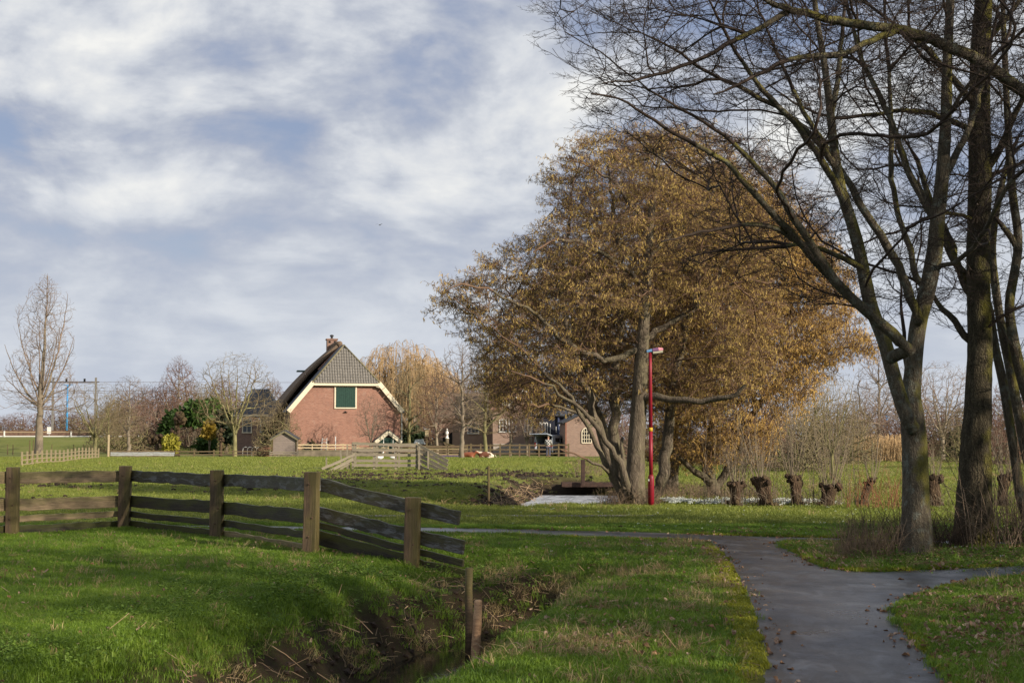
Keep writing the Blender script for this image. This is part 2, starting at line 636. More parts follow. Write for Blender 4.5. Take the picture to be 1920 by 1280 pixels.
def terrain(x, y):
    """height and masks (mud, dry, moss) of the ground"""
    x, y = np.asarray(x, float), np.asarray(y, float)
    far = sstep(50, 90, y)
    z = 0.030 * fbm(x * 0.5, y * 0.5, 3, 3) + 0.022 * fbm(x * 2.2, y * 2.2, 3, 9) * (1 - far)
    z = z + 0.06 * fbm(x * 0.11, y * 0.11, 2, 21) * sstep(24, 40, y)
    # paddock beyond the muddy ground is a little higher
    edge = 72 + 1.5 * fbm(x * 0.15, y * 0, 2, 5)
    z = z + 0.16 * sstep(edge - 5, edge + 5, y)
    z = z + 0.10 * np.exp(-((y - 100) / 9.0) ** 2) * sstep(2, -6, x)
    # railway embankment at the far left
    e = sstep(152, 168, y) * sstep(-20, -34, x + 0.0 * y)
    z = z + e * 1.75
    # lawn beside the near ditch slopes a little
    d, side = line_dist(x, y, DITCH)
    wl = np.where(side > 0, 1.95, 1.30) + 0.25 * fbm(x * 0.9, y * 0.9, 2, 33)
    depth = 1.15 * sstep(wl, np.where(side > 0, 0.30, 0.12), d)
    # head of the ditch: a wide hollow under the broken end of the fence
    hol = 0.32 * np.exp(-((x + 0.75) / 1.25) ** 2 - ((y - 18.6) / 1.5) ** 2) + 0.18 * np.exp(-((x - 0.9) / 1.0) ** 2 - ((y - 17.9) / 0.9) ** 2)
    depth = np.maximum(depth, hol)
    d2, s2 = line_dist(x, y, DITCH2)
    wl2 = np.where(s2 > 0, 3.6, 2.2) + 0.4 * fbm(x * 0.5, y * 0.5, 2, 35)
    depth2 = 1.0 * sstep(wl2, 1.15, d2)
    bankn = 0.5 * fbm(x * 3.1, y * 3.1, 3, 41)
    inb = np.clip(depth, 0, 1) * np.clip(1.1 - depth, 0, 1) * 4
    inb2 = np.clip(depth2, 0, 1) * np.clip(1.1 - depth2, 0, 1) * 4
    z = z - depth - depth2 + (inb * 0.07 + inb2 * 0.14) * bankn
    sp = poly_sdf(x, y, PATH)
    spt = poly_sdf(x, y, TRACK)
    spn = sp + 0.10 * fbm(x * 3.2, y * 3.2, 3, 77)
    on = sstep(0.06, -0.10, spn)
    z = z * (1 - sstep(0.35, -0.05, sp) * 0.9) + 0.022 * (1 - on) * sstep(0.5, 0.0, sp) - 0.03 * on
    ont = sstep(0.05, -0.05, spt)
    z = z * (1 - 0.8 * ont) - 0.012 * ont
    # masks
    f1 = fbm(x * 1.3, y * 1.3, 4, 51)
    f2 = fbm(x * 0.45, y * 0.9, 4, 57)
    mud = sstep(0.10, 0.40, depth + 0.18 * f1) * 0.95 * np.where(side > 0, 1.0, 0.75)
    mud = np.maximum(mud, sstep(0.12, 0.35, depth2 + 0.2 * f1) * np.where(s2 > 0, 1.0, 0.7))
    fld = sstep(40, 46, y) * sstep(74, 66, y) * sstep(-12, -7, x) * sstep(4.5, 1.0, x)
    fld = fld * sstep(-0.12, 0.30, f2 + 0.35 * sstep(52, 66, y) - 0.10)
    mud = np.maximum(mud, fld)
    fl2 = sstep(36, 40, y) * sstep(60, 50, y) * sstep(-5, -9, x) * sstep(0.10, 0.40, fbm(x * 0.5, y * 1.6, 4, 63)) * 0.7
    mud = np.maximum(mud, fl2)
    mud = np.maximum(mud, np.exp(-((x - (G(1260, 1050).x)) / 0.28) ** 2 - ((y - G(1260, 1060).y) / 0.9) ** 2) * sstep(-0.3, 0.2, f1) * 0.9)
    lit = G(1820, 1180)
    leafy = sstep(2.3, 3.2, x) * sstep(21, 17, y) * sstep(0.1, 0.6, sp)
    mud = np.maximum(mud, leafy * sstep(-0.1, 0.5, f1) * 0.75)
    shr = sstep(4.4, 5.6, x) * sstep(17.6, 18.6, y) * sstep(24, 22.4, y)
    mud = np.maximum(mud, shr * sstep(-0.5, 0.3, f1) * 0.85)
    dry = np.exp(-((x - 0.72) / 0.75) ** 2 - ((y - 10.9) / 1.0) ** 2) * sstep(-0.35, 0.25, f1)
    dry = np.maximum(dry, sstep(31, 34, y) * sstep(40, 37, y) * sstep(3, 0, np.abs(x - 0.0) - 1) * sstep(-0.2, 0.3, f1) * 0.7)
    rf = sstep(2.5, 4.5, x) * sstep(36, 40, y) * sstep(110, 80, y) * sstep(-0.3, 0.25, fbm(x * 0.35, y * 0.22, 4, 71)) * 0.5
    dry = np.maximum(dry, rf)
    dry = np.maximum(dry, 0.75 * sstep(0.05, 0.5, fbm(x * 1.7, y * 1.7, 4, 91)) * sstep(-1.4, 0.2, x) * sstep(24, 19, y))
    dry = np.maximum(dry, sstep(0.35, 0.0, np.abs(spt)) * sstep(-0.3, 0.4, f1) * 0.5)
    moss = np.exp(-((sp - 0.06) / 0.17) ** 2) * sstep(22.5, 20, y) * (x < 2.3 + (y - 9.4) * 0.1) * sstep(8, 9, y)
    field = sstep(28, 60, y)
    return z, mud, dry, moss, on, field, depth, depth2, sp, spt


def axis(segs):
    out = []
    for a, b, st in segs:
        out.append(np.arange(a, b, st))
    return np.concatenate(out)


gx = np.concatenate([-np.geomspace(16, 900, 60)[::-1], axis([(-15.5, -4.2, 0.25), (-4.2, 4.6, 0.085), (4.6, 15.6, 0.2)]), np.geomspace(16, 900, 60)])
gy = np.concatenate([axis([(-40, 4, 4), (4, 9, 0.4), (9, 27, 0.085), (27, 52, 0.25), (52, 80, 0.5), (80, 180, 1.6)]), np.geomspace(180, 2500, 40)])
XX, YY = np.meshgrid(gx, gy)
zz, mud, dry, moss, onp, fieldm, dep1, dep2, sp_, spt_ = terrain(XX.ravel(), YY.ravel())
nx, ny = len(gx), len(gy)
idx = np.arange(nx * ny).reshape(ny, nx)
Fq = np.stack([idx[:-1, :-1], idx[:-1, 1:], idx[1:, 1:], idx[1:, :-1]], -1).reshape(-1, 4)

m_ground, nt, b = new_mat("ground_grass_and_soil")
at = nt.nodes.new("ShaderNodeAttribute")
at.attribute_name = "mask"
sepm = nt.nodes.new("ShaderNodeSeparateColor")
L(nt, at.outputs["Color"], sepm.inputs[0])
at2 = nt.nodes.new("ShaderNodeAttribute")
at2.attribute_name = "mask2"
sepm2 = nt.nodes.new("ShaderNodeSeparateColor")
L(nt, at2.outputs["Color"], sepm2.inputs[0])
pos_ = position(nt)
n1 = noise(nt, pos_, 2.2, 6, 0.65)
n2 = noise(nt, pos_, 26.0, 5, 0.7)
n3 = noise(nt, mapping(nt, pos_, (0.16, 0.35, 1)), 1.0, 5, 0.6)
nearc = mixc(nt, mathn(nt, 'ADD', mathn(nt, 'MULTIPLY', n2, 0.6), mathn(nt, 'MULTIPLY', n1, 0.4)), (0.045, 0.075, 0.010), (0.115, 0.165, 0.022))
farc = ramp(nt, n3, [(0.25, (0.085, 0.115, 0.022)), (0.5, (0.155, 0.168, 0.045)), (0.75, (0.235, 0.215, 0.085))])
farc = mixc(nt, mathn(nt, 'MULTIPLY', n1, 0.8), farc, mixc(nt, n2, (0.075, 0.10, 0.018), (0.22, 0.23, 0.06)))
gcol = mixc(nt, sepm2.outputs[0], nearc, farc)
dryc = mixc(nt, n2, (0.12, 0.085, 0.035), (0.27, 0.20, 0.10))
gcol = mixc(nt, mathn(nt, 'MULTIPLY', sepm.outputs[1], 0.85), gcol, dryc)
mossc = mixc(nt, n2, (0.055, 0.06, 0.008), (0.14, 0.14, 0.02))
gcol = mixc(nt, sepm.outputs[2], gcol, mossc)
mudc = mixc(nt, n2, (0.012, 0.008, 0.005), (0.055, 0.036, 0.022))
mfac = mathn(nt, 'MULTIPLY', sepm.outputs[0], mathn(nt, 'ADD', n2, 0.5), clamp=True)
gcol = mixc(nt, mfac, gcol, mudc)
L(nt, gcol, b.inputs["Base Color"])
b.inputs["Roughness"].default_value = 0.95
b.inputs["Specular IOR Level"].default_value = 0.15
bump(nt, b, mathn(nt, 'ADD', n2, mathn(nt, 'MULTIPLY', n1, 0.6)), 0.7, 0.05)

ground_me = big_mesh("ground", np.stack([XX.ravel(), YY.ravel(), zz], -1), Fq, m_ground, True)
for nm, cols in (("mask", (mud, dry, moss)), ("mask2", (fieldm, onp, dep1))):
    ca = ground_me.color_attributes.new(nm, 'FLOAT_COLOR', 'POINT')
    arr = np.ones((len(mud), 4), np.float32)
    for i in range(3):
        arr[:, i] = np.clip(cols[i], 0, 1)
    ca.data.foreach_set("color", arr.ravel())
ground = bpy.data.objects.new("ground", ground_me)
COL.objects.link(ground)
tag(ground, "grass field with muddy patches and ditch banks", None, kind='structure')


def gz(x, y):
    return float(terrain(np.array([x]), np.array([y]))[0][0])


# ------------------------------------------------------------------ asphalt path
m_asph, nt, b = new_mat("damp_asphalt")
pos_ = position(nt)
n1 = noise(nt, pos_, 1.1, 5, 0.6)
n2 = noise(nt, pos_, 160, 3, 0.7)
n3 = noise(nt, pos_, 9.0, 5, 0.6)
at = nt.nodes.new("ShaderNodeAttribute")
at.attribute_name = "older"
vor = nt.nodes.new("ShaderNodeTexVoronoi")
vor.inputs["Scale"].default_value = 75
L(nt, pos_, vor.inputs["Vector"])
stone = ramp(nt, vor.outputs["Color"], [(0.55, 0.0), (0.75, 1.0)])
base = ramp(nt, n1, [(0.3, (0.026, 0.030, 0.040)), (0.7, (0.062, 0.071, 0.092))])
base = mixc(nt, mathn(nt, 'MULTIPLY', stone, 0.45), base, (0.17, 0.175, 0.185))
base = mixc(nt, mathn(nt, 'MULTIPLY', n2, 0.5), base, (0.02, 0.02, 0.022))
base = mixc(nt, mathn(nt, 'MULTIPLY', at.outputs["Fac"], 0.85), base, ramp(nt, n3, [(0.3, (0.024, 0.019, 0.014)), (0.7, (0.05, 0.043, 0.034))]))
n5 = noise(nt, pos_, 0.55, 6, 0.7, 0.6)
n6 = noise(nt, mapping(nt, pos_, (1.0, 0.45, 1)), 3.6, 7, 0.75, 0.8)
base = mixc(nt, ramp(nt, n5, [(0.42, 0.0), (0.58, 0.75)]), base, (0.022, 0.023, 0.027))
base = mixc(nt, ramp(nt, n6, [(0.48, 0.0), (0.60, 0.8)]), base, (0.10, 0.11, 0.13))
vc = nt.nodes.new("ShaderNodeTexVoronoi")
vc.feature = 'DISTANCE_TO_EDGE'
vc.inputs["Scale"].default_value = 0.75
vw = nt.nodes.new("ShaderNodeVectorMath")
vw.operation = 'MULTIPLY_ADD'
vn = nt.nodes.new("ShaderNodeTexNoise")
vn.inputs["Scale"].default_value = 3.0
vn.inputs["Detail"].default_value = 6
L(nt, pos_, vn.inputs["Vector"])
L(nt, vn.outputs["Color"], vw.inputs[0])
vw.inputs[1].default_value = (0.5, 0.5, 0.5)
L(nt, pos_, vw.inputs[2])
L(nt, vw.outputs[0], vc.inputs["Vector"])
cr = mathn(nt, 'MULTIPLY', ramp(nt, vc.outputs["Distance"], [(0.0, 1.0), (0.010, 0.0)]), ramp(nt, n1, [(0.48, 0.0), (0.6, 0.8)]))
base = mixc(nt, cr, base, (0.008, 0.008, 0.008))
L(nt, base, b.inputs["Base Color"])
rr = ramp(nt, n1, [(0.35, 0.27), (0.65, 0.42)])
L(nt, rr, b.inputs["Roughness"])
b.inputs["Specular IOR Level"].default_value = 0.45
bump(nt, b, mathn(nt, 'ADD', n2, mathn(nt, 'MULTIPLY', stone, 0.4)), 0.35, 0.006)


def strip_sheet(name, poly, mat, grow, z, step, attrf=None, kind='structure', label=None):
    x0, y0 = poly.min(0) - 0.5
    x1, y1 = poly.max(0) + 0.5
    xs, ys = np.arange(x0, x1, step), np.arange(y0, y1, step)
    X, Y = np.meshgrid(xs, ys)
    sd = poly_sdf(X.ravel(), Y.ravel(), poly).reshape(X.shape)
    keep = (sd[:-1, :-1] < grow) & (sd[:-1, 1:] < grow) & (sd[1:, 1:] < grow) & (sd[1:, :-1] < grow)
    id_ = np.arange(X.size).reshape(X.shape)
    F = np.stack([id_[:-1, :-1], id_[:-1, 1:], id_[1:, 1:], id_[1:, :-1]], -1)[keep]
    used = np.unique(F)
    rem = -np.ones(X.size, int)
    rem[used] = np.arange(len(used))
    F = rem[F]
    xv, yv = X.ravel()[used], Y.ravel()[used]
    zv = z + 0.004 * fbm(xv * 0.8, yv * 0.8, 2, 88)
    me = big_mesh(name, np.stack([xv, yv, zv], -1), F, mat, True)
    if attrf:
        ca = me.attributes.new("older", 'FLOAT', 'POINT')
        ca.data.foreach_set("value", attrf(xv, yv, sd.ravel()[used]).astype(np.float32))
    o = bpy.data.objects.new(name, me)
    COL.objects.link(o)
    return tag(o, label, None, kind=kind)


jy = G(1450, 1097).y


def older(x, y, sd):
    j = sstep(0.10, 0.0, np.abs(y - (jy + 0.20 * (x - 2.4) ** 2 * 0.25))) * sstep(1.0, 1.6, x)
    edge = sstep(-0.28, -0.02, sd + 0.12 * fbm(x * 3, y * 3, 3, 14))
    mos = sstep(1.2, 0.0, np.abs(y - jy + 0.2)) * 0.45 * sstep(-0.3, 0.4, fbm(x * 1.2, y * 2, 3, 17))
    return np.clip(j * 0.9 + edge * 0.95 + mos, 0, 1)


strip_sheet("path", PATH, m_asph, 0.12, 0.002, 0.09, older, label="damp dark asphalt footpath branching at a junction")
m_track = simple("pale_gravel_track", (0.24, 0.21, 0.19), (0.12, 0.11, 0.08), 12, 0.9, world=True)
strip_sheet("footpath", TRACK, m_track, 0.1, 0.012, 0.3, None, label="narrow pale path crossing the field")

# ------------------------------------------------------------------ water
m_w1, nt, b = new_mat("dark_ditch_water")
pos_ = position(nt)
b.inputs["Base Color"].default_value = (0.010, 0.009, 0.006, 1)
b.inputs["Roughness"].default_value = 0.06
nn = noise(nt, mapping(nt, pos_, (1, 1.6, 1)), 5.0, 5, 0.6, 0.4)
foam = ramp(nt, noise(nt, mapping(nt, pos_, (1.0, 2.6, 1)), 3.3, 7, 0.72, 1.4), [(0.60, 0.0), (0.66, 1.0)])
L(nt, mixc(nt, mathn(nt, 'MULTIPLY', foam, 0.5), (0.010, 0.009, 0.006), (0.10, 0.095, 0.085)), b.inputs["Base Color"])
bump(nt, b, nn, 0.12, 0.01)
m_w2, nt, b = new_mat("water_painted_sky_sheen")
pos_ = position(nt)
L(nt, ramp(nt, noise(nt, mapping(nt, pos_, (1.1, 0.42, 1), rot=(0, 0, 0.25)), 1.9, 6, 0.75, 1.2), [(0.40, (0.16, 0.17, 0.19)), (0.54, (0.72, 0.75, 0.80))]), b.inputs["Base Color"])  # pale streaks paint the sky's reflection on the ripples into the colour
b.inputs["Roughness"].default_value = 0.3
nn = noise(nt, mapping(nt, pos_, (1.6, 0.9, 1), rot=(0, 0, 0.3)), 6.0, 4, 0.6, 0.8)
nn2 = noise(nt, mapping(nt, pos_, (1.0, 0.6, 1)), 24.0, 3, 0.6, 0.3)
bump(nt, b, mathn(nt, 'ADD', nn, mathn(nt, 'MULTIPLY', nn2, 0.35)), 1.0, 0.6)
for nm, pl, w, zw, mm, lb in (("ditch_water", DITCH, 1.6, -0.84, m_w1, "dark still water in the near ditch"), ("canal_water", DITCH2, 3.2, -0.70, m_w2, "far ditch water with sky reflections painted in as pale streaks")):
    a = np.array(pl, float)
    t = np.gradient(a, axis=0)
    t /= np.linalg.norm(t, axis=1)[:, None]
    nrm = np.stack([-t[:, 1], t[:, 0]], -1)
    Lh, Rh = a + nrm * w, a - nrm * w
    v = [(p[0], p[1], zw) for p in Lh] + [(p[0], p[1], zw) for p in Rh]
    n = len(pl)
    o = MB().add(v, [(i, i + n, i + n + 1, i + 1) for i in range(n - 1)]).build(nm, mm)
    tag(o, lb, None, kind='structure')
# ------------------------------------------------------------------ bark, twig and leaf materials
def bark_mat(name, c1, c2, moss=None, mossk=0.5, sc=14.0, bk=0.9, bd=0.03, dirn=(0.75, -0.2, 0.5), lich=None):
    m, nt, b = new_mat(name)
    v = position(nt)
    vs = mapping(nt, v, (1, 1, 0.28))
    n1 = noise(nt, vs, sc, 6, 0.65, 0.4)
    n2 = noise(nt, v, 1.7, 4, 0.6)
    vor = nt.nodes.new("ShaderNodeTexVoronoi")
    vor.feature = 'DISTANCE_TO_EDGE'
    vor.inputs["Scale"].default_value = sc * 2.4
    vor.inputs["Randomness"].default_value = 1.0
    wv = nt.nodes.new("ShaderNodeTexNoise")
    wv.inputs["Scale"].default_value = sc * 0.5
    wv.inputs["Detail"].default_value = 4
    L(nt, v, wv.inputs["Vector"])
    vd = nt.nodes.new("ShaderNodeVectorMath")
    vd.operation = 'MULTIPLY_ADD'
    L(nt, wv.outputs["Color"], vd.inputs[0])
    vd.inputs[1].default_value = (0.12, 0.12, 0.3)
    L(nt, v, vd.inputs[2])
    L(nt, mapping(nt, vd.outputs[0], (1, 1, 0.22)), vor.inputs["Vector"])
    crack = ramp(nt, vor.outputs["Distance"], [(0.0, 0.0), (0.30, 1.0)])
    col = ramp(nt, n1, [(0.3, c2), (0.68, c1)])
    col = mixc(nt, mathn(nt, 'MULTIPLY', mathn(nt, 'SUBTRACT', 1.0, crack), 0.38), col, tuple(x * 0.45 for x in c2))
    if lich:
        n4 = noise(nt, v, 7.0, 5, 0.7)
        col = mixc(nt, ramp(nt, n4, [(0.52, 0.0), (0.66, 0.75)]), col, lich)
    if moss:
        geo = nt.nodes.new("ShaderNodeNewGeometry")
        dp = nt.nodes.new("ShaderNodeVectorMath")
        dp.operation = 'DOT_PRODUCT'
        L(nt, geo.outputs["Normal"], dp.inputs[0])
        dp.inputs[1].default_value = dirn
        f = mathn(nt, 'ADD', mathn(nt, 'MULTIPLY', dp.outputs["Value"], 0.55), mathn(nt, 'MULTIPLY', mathn(nt, 'SUBTRACT', n2, 0.5), 2.2))
        f = mathn(nt, 'ADD', f, mathn(nt, 'MULTIPLY', mathn(nt, 'SUBTRACT', n1, 0.5), 0.8))
        f = ramp(nt, f, [(0.15, 0.0), (0.55, 1.0)])
        col = mixc(nt, mathn(nt, 'MULTIPLY', f, mossk), col, moss)
    L(nt, col, b.inputs["Base Color"])
    b.inputs["Roughness"].default_value = 0.9
    b.inputs["Specular IOR Level"].default_value = 0.2
    bump(nt, b, mathn(nt, 'ADD', mathn(nt, 'MULTIPLY', crack, 0.35), n1), bk, bd)
    return m


M_bark_near = bark_mat("mossy_dark_bark", (0.170, 0.145, 0.105), (0.062, 0.050, 0.036), (0.150, 0.135, 0.020), 0.75, 16, 0.8, 0.03, lich=(0.17, 0.185, 0.155))
M_bark_big = bark_mat("furrowed_mossy_bark", (0.125, 0.105, 0.066), (0.040, 0.032, 0.020), (0.135, 0.125, 0.018), 0.85, 15, 1.0, 0.06)
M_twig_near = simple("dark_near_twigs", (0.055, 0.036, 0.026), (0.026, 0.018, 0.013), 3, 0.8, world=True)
M_bark_alder = bark_mat("grey_brown_alder_bark", (0.21, 0.17, 0.125), (0.08, 0.063, 0.045), (0.12, 0.12, 0.05), 0.3, 10, 0.8, 0.03)
M_bark_olive = bark_mat("olive_branch_bark", (0.17, 0.135, 0.075), (0.065, 0.05, 0.03), (0.11, 0.11, 0.03), 0.45, 10, 0.6, 0.02)
M_twig_alder = simple("red_brown_alder_twigs", (0.22, 0.135, 0.085), (0.11, 0.066, 0.043), 2.0, 0.8, world=True, rnd=0.25)
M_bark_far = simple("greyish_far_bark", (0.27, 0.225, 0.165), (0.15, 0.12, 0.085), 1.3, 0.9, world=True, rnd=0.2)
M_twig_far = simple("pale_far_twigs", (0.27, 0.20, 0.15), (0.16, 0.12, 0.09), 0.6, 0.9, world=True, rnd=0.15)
M_bark_green = simple("greenish_bark", (0.24, 0.22, 0.10), (0.12, 0.11, 0.05), 2.5, 0.9, world=True, rnd=0.15)
M_twig_tan = simple("tan_twigs", (0.27, 0.215, 0.12), (0.15, 0.115, 0.065), 0.8, 0.9, world=True, rnd=0.15)
M_twig_red = simple("red_brown_twigs", (0.22, 0.13, 0.095), (0.13, 0.075, 0.055), 0.7, 0.9, world=True, rnd=0.2)
M_willow = simple("golden_willow_twigs", (0.48, 0.33, 0.17), (0.30, 0.20, 0.10), 0.6, 0.85, world=True, rnd=0.15)
M_willow_bark = simple("willow_bark", (0.33, 0.24, 0.13), (0.20, 0.14, 0.08), 1.5, 0.9, world=True)


def leafmat(name, c1, c2, rnd=0.35, trans=0.25, sc=1.5):
    m, nt, b = new_mat(name)
    n = noise(nt, position(nt), sc, 4)
    r = objrand(nt)
    f = mathn(nt, 'ADD', mathn(nt, 'MULTIPLY', n, 0.6), mathn(nt, 'MULTIPLY', r, 0.4))
    col = ramp(nt, f, [(0.3, c2), (0.7, c1)])
    L(nt, col, b.inputs["Base Color"])
    b.inputs["Roughness"].default_value = 0.65
    b.inputs["Specular IOR Level"].default_value = 0.25
    if trans:
        out = nt.nodes["Material Output"]
        t = nt.nodes.new("ShaderNodeBsdfTranslucent")
        L(nt, col, t.inputs[0])
        mx = nt.nodes.new("ShaderNodeMixShader")
        mx.inputs[0].default_value = trans
        L(nt, b.outputs[0], mx.inputs[1])
        L(nt, t.outputs[0], mx.inputs[2])
        L(nt, mx.outputs[0], out.inputs[0])
    return m


M_catkin = leafmat("ochre_catkins", (0.68, 0.49, 0.15), (0.34, 0.24, 0.075), sc=0.8)
M_catkin_o = leafmat("orange_catkins", (0.72, 0.48, 0.14), (0.38, 0.24, 0.08), sc=0.7)
M_ever = leafmat("evergreen_leaves", (0.050, 0.095, 0.020), (0.014, 0.032, 0.008))
M_yew = leafmat("dark_evergreen", (0.030, 0.048, 0.018), (0.010, 0.016, 0.006))
M_yellow = leafmat("yellow_shrub_leaves", (0.62, 0.55, 0.08), (0.30, 0.28, 0.04))
M_gold = leafmat("golden_shrub_leaves", (0.50, 0.36, 0.05), (0.22, 0.16, 0.03))
M_laurel = leafmat("laurel_leaves", (0.13, 0.22, 0.04), (0.035, 0.075, 0.015))


# ------------------------------------------------------------------ growth by connecting targets to a skeleton
class Tree:
    def __init__(self, seed):
        self.rs = np.random.RandomState(seed)
        self.p, self.d, self.par, self.fix = [], [], [], []

    def trunk(self, pts, radii, parent=-1, step=None, wob=0.0):
        """explicit limb: points and radii, resampled"""
        pts = np.array([tuple(p) for p in pts], float)
        rad = np.array(radii, float)
        seg = np.linalg.norm(np.diff(pts, axis=0), axis=1)
        s = np.concatenate([[0], np.cumsum(seg)])
        step = step or s[-1] / 12
        n = max(3, int(s[-1] / step) + 1)
        q = np.linspace(0, s[-1], n)
        # catmull-like smoothing by interpolating and averaging
        P_ = np.stack([np.interp(q, s, pts[:, i]) for i in range(3)], -1)
        for _ in range(3):
            P_[1:-1] = 0.25 * P_[:-2] + 0.5 * P_[1:-1] + 0.25 * P_[2:]
        if wob:
            w = self.rs.normal(0, wob, (n, 3))
            w[0] = 0
            P_ += w
        R_ = np.interp(q, s, rad)
        ids = []
        last = parent
        if parent == -2:      # attach to nearest existing node
            A = np.array(self.p)
            last = int(np.argmin(((A - P_[0]) ** 2).sum(1)))
        for i in range(n):
            dvec = P_[min(i + 1, n - 1)] - P_[max(i - 1, 0)]
            dvec /= np.linalg.norm(dvec) + 1e-9
            self.p.append(P_[i])
            self.d.append(dvec)
            self.par.append(last)
            self.fix.append(R_[i])
            last = len(self.p) - 1
            ids.append(last)
        return ids

    def grow(self, targets, seg=0.4, up=0.25, align=0.9, jit=0.06, minz=0.0, downpen=0.6, maxlen=None, wander=0.10, droop=0.0):
        rs = self.rs
        cap = len(self.p) + len(targets) * 14 + 100
        A = np.zeros((cap, 3))
        D = np.zeros((cap, 3))
        n = len(self.p)
        A[:n] = self.p
        D[:n] = self.d
        ok = np.ones(cap, bool)
        ok[:n] = A[:n, 2] >= minz
        par, fix = self.par, self.fix
        for t in targets:
            v = t - A[:n]
            dist = np.sqrt((v * v).sum(1)) + 1e-6
            ca = (v * D[:n]).sum(1) / dist
            vz = v[:, 2] / dist
            cost = dist * (1 + align * (1 - ca)) * (1 + downpen * np.maximum(0, -vz + 0.1)) + (~ok[:n]) * 1e3
            i = int(np.argmin(cost))
            l = dist[i]
            if maxlen and l > maxlen:
                t = A[i] + v[i] / l * maxlen
                l = maxlen
            if l < seg * 0.35:
                continue
            m = max(2, int(l / seg + 0.5))
            if n + m >= cap:
                break
            dd = (t - A[i]) / l
            t0 = D[i] * 0.45 + dd * 0.75
            t1 = dd + np.array((0, 0, up)) + rs.normal(0, 0.12, 3)
            t0 = t0 / np.linalg.norm(t0) * l
            t1 = t1 / np.linalg.norm(t1) * l
            u = (np.arange(1, m + 1) / m)[:, None]
            h = (2 * u ** 3 - 3 * u ** 2 + 1) * A[i] + (u ** 3 - 2 * u ** 2 + u) * t0 + (-2 * u ** 3 + 3 * u ** 2) * t + (u ** 3 - u ** 2) * t1
            w = rs.normal(0, jit * seg, (m, 3))
            h = h + w
            if wander:
                ph = rs.uniform(0, 6.28, 3)
                h = h + (np.sin(u * 5 + ph) - np.sin(ph)) * wander * l * 0.12 * np.sin(u * 3.14)
            if droop:
                h[:, 2] -= droop * l * (u[:, 0] ** 2)
            last = i
            for k in range(m):
                A[n] = h[k]
                e = h[k] - A[last]
                D[n] = e / (np.linalg.norm(e) + 1e-9)
                par.append(last)
                fix.append(0.0)
                last = n
                n += 1
        self.p = list(A[:n])
        self.d = list(D[:n])

    def radii(self, tip=0.004, power=2.4, maxfrac=0.7):
        n = len(self.p)
        acc = np.zeros(n)
        r = np.zeros(n)
        par = np.array(self.par)
        fix = np.array(self.fix)
        order = range(n - 1, -1, -1)
        for i in order:
            v = max(acc[i], tip ** power * 1.0)
            r[i] = v ** (1 / power)
            if fix[i] > 0:
                r[i] = fix[i]
            if par[i] >= 0 and par[i] < i:
                # slight thickening along the shoot
                acc[par[i]] += (r[i] ** power if fix[i] == 0 else 0) * 1.0
        # second pass: cap by parent
        for i in range(n):
            if par[i] >= 0 and fix[i] == 0:
                r[i] = min(r[i] * 1.0, r[par[i]] * (maxfrac if fix[par[i]] > 0 else 1.0))
        self.r = r
        return r

    def meshes(self, split, kthick=12, kmid=6, kthin=3, noise_amp=0.10):
        """returns (V,F) of thick wood and of thin wood"""
        p = np.array(self.p)
        par = np.array(self.par)
        r = self.r
        n = len(p)
        # main child
        main = -np.ones(n, int)
        best = np.zeros(n)
        for i in range(n):
            q = par[i]
            if q >= 0 and r[i] > best[q]:
                best[q] = r[i]
                main[q] = i
        tan = np.zeros((n, 3))
        has = par >= 0
        inc = np.zeros((n, 3))
        inc[has] = p[has] - p[par[has]]
        tan += inc
        hm = main >= 0
        tan[hm] += p[main[hm]] - p[hm]
        tan /= np.linalg.norm(tan, axis=1)[:, None] + 1e-9
        ref = np.array((0.41, 0.77, 0.35))
        ref /= np.linalg.norm(ref)

        def frame(t):
            a = np.cross(t, ref)
            a /= np.linalg.norm(a, axis=1)[:, None] + 1e-9
            return a, np.cross(t, a)
        e = np.where(has)[0]
        pa = par[e]
        ismain = main[pa] == e
        ta = np.where(ismain[:, None], tan[pa], inc[e] / (np.linalg.norm(inc[e], axis=1)[:, None] + 1e-9))
        ra = np.where(ismain, r[pa], np.minimum(r[pa], r[e] * 1.15))
        out = []
        for cls, sel in (("thick", r[e] >= split), ("thin", r[e] < split)):
            VV, FF, off = [], [], 0
            for k, lo, hi in (((kthick, split * 2.6, 9), (kmid, split, split * 2.6)) if cls == "thick" else ((4, split * 0.45, split), (kthin, 0, split * 0.45))):
                s = sel & (r[e] >= lo) & (r[e] < hi)
                if not s.any():
                    continue
                th = np.arange(k) * 2 * np.pi / k
                c, sn = np.cos(th)[None, :, None], np.sin(th)[None, :, None]
                a1, b1 = frame(ta[s])
                a2, b2 = frame(tan[e[s]])
                R1 = p[pa[s]][:, None] + ra[s][:, None, None] * (c * a1[:, None] + sn * b1[:, None])
                R2 = p[e[s]][:, None] + r[e[s]][:, None, None] * (c * a2[:, None] + sn * b2[:, None])
                m = s.sum()
                V = np.concatenate([R1, R2], 1)          # m, 2k, 3
                if cls == "thick" and noise_amp:
                    cen = np.concatenate([np.repeat(p[pa[s]][:, None], k, 1), np.repeat(p[e[s]][:, None], k, 1)], 1)
                    q = V.reshape(-1, 3)
                    rr = np.linalg.norm(V - cen, axis=2).reshape(-1)
                    f = 2.2
                    nz = vnoise(q[:, 0] * f / 0.3, q[:, 1] * f / 0.3, q[:, 2] * f, 3) * 0.6 + vnoise(q[:, 0] * 14, q[:, 1] * 14, q[:, 2] * 6, 8) * 0.4
                    V = cen + (V - cen) * (1 + noise_amp * nz.reshape(m, 2 * k))[:, :, None]
                j = np.arange(k)
                j2 = (j + 1) % k
                f = np.stack([j, j2, k + j2, k + j], -1)
                F = (np.arange(m) * 2 * k)[:, None, None] + f[None]
                VV.append(V.reshape(-1, 3))
                FF.append(F.reshape(-1, 4) + off)
                off += m * 2 * k
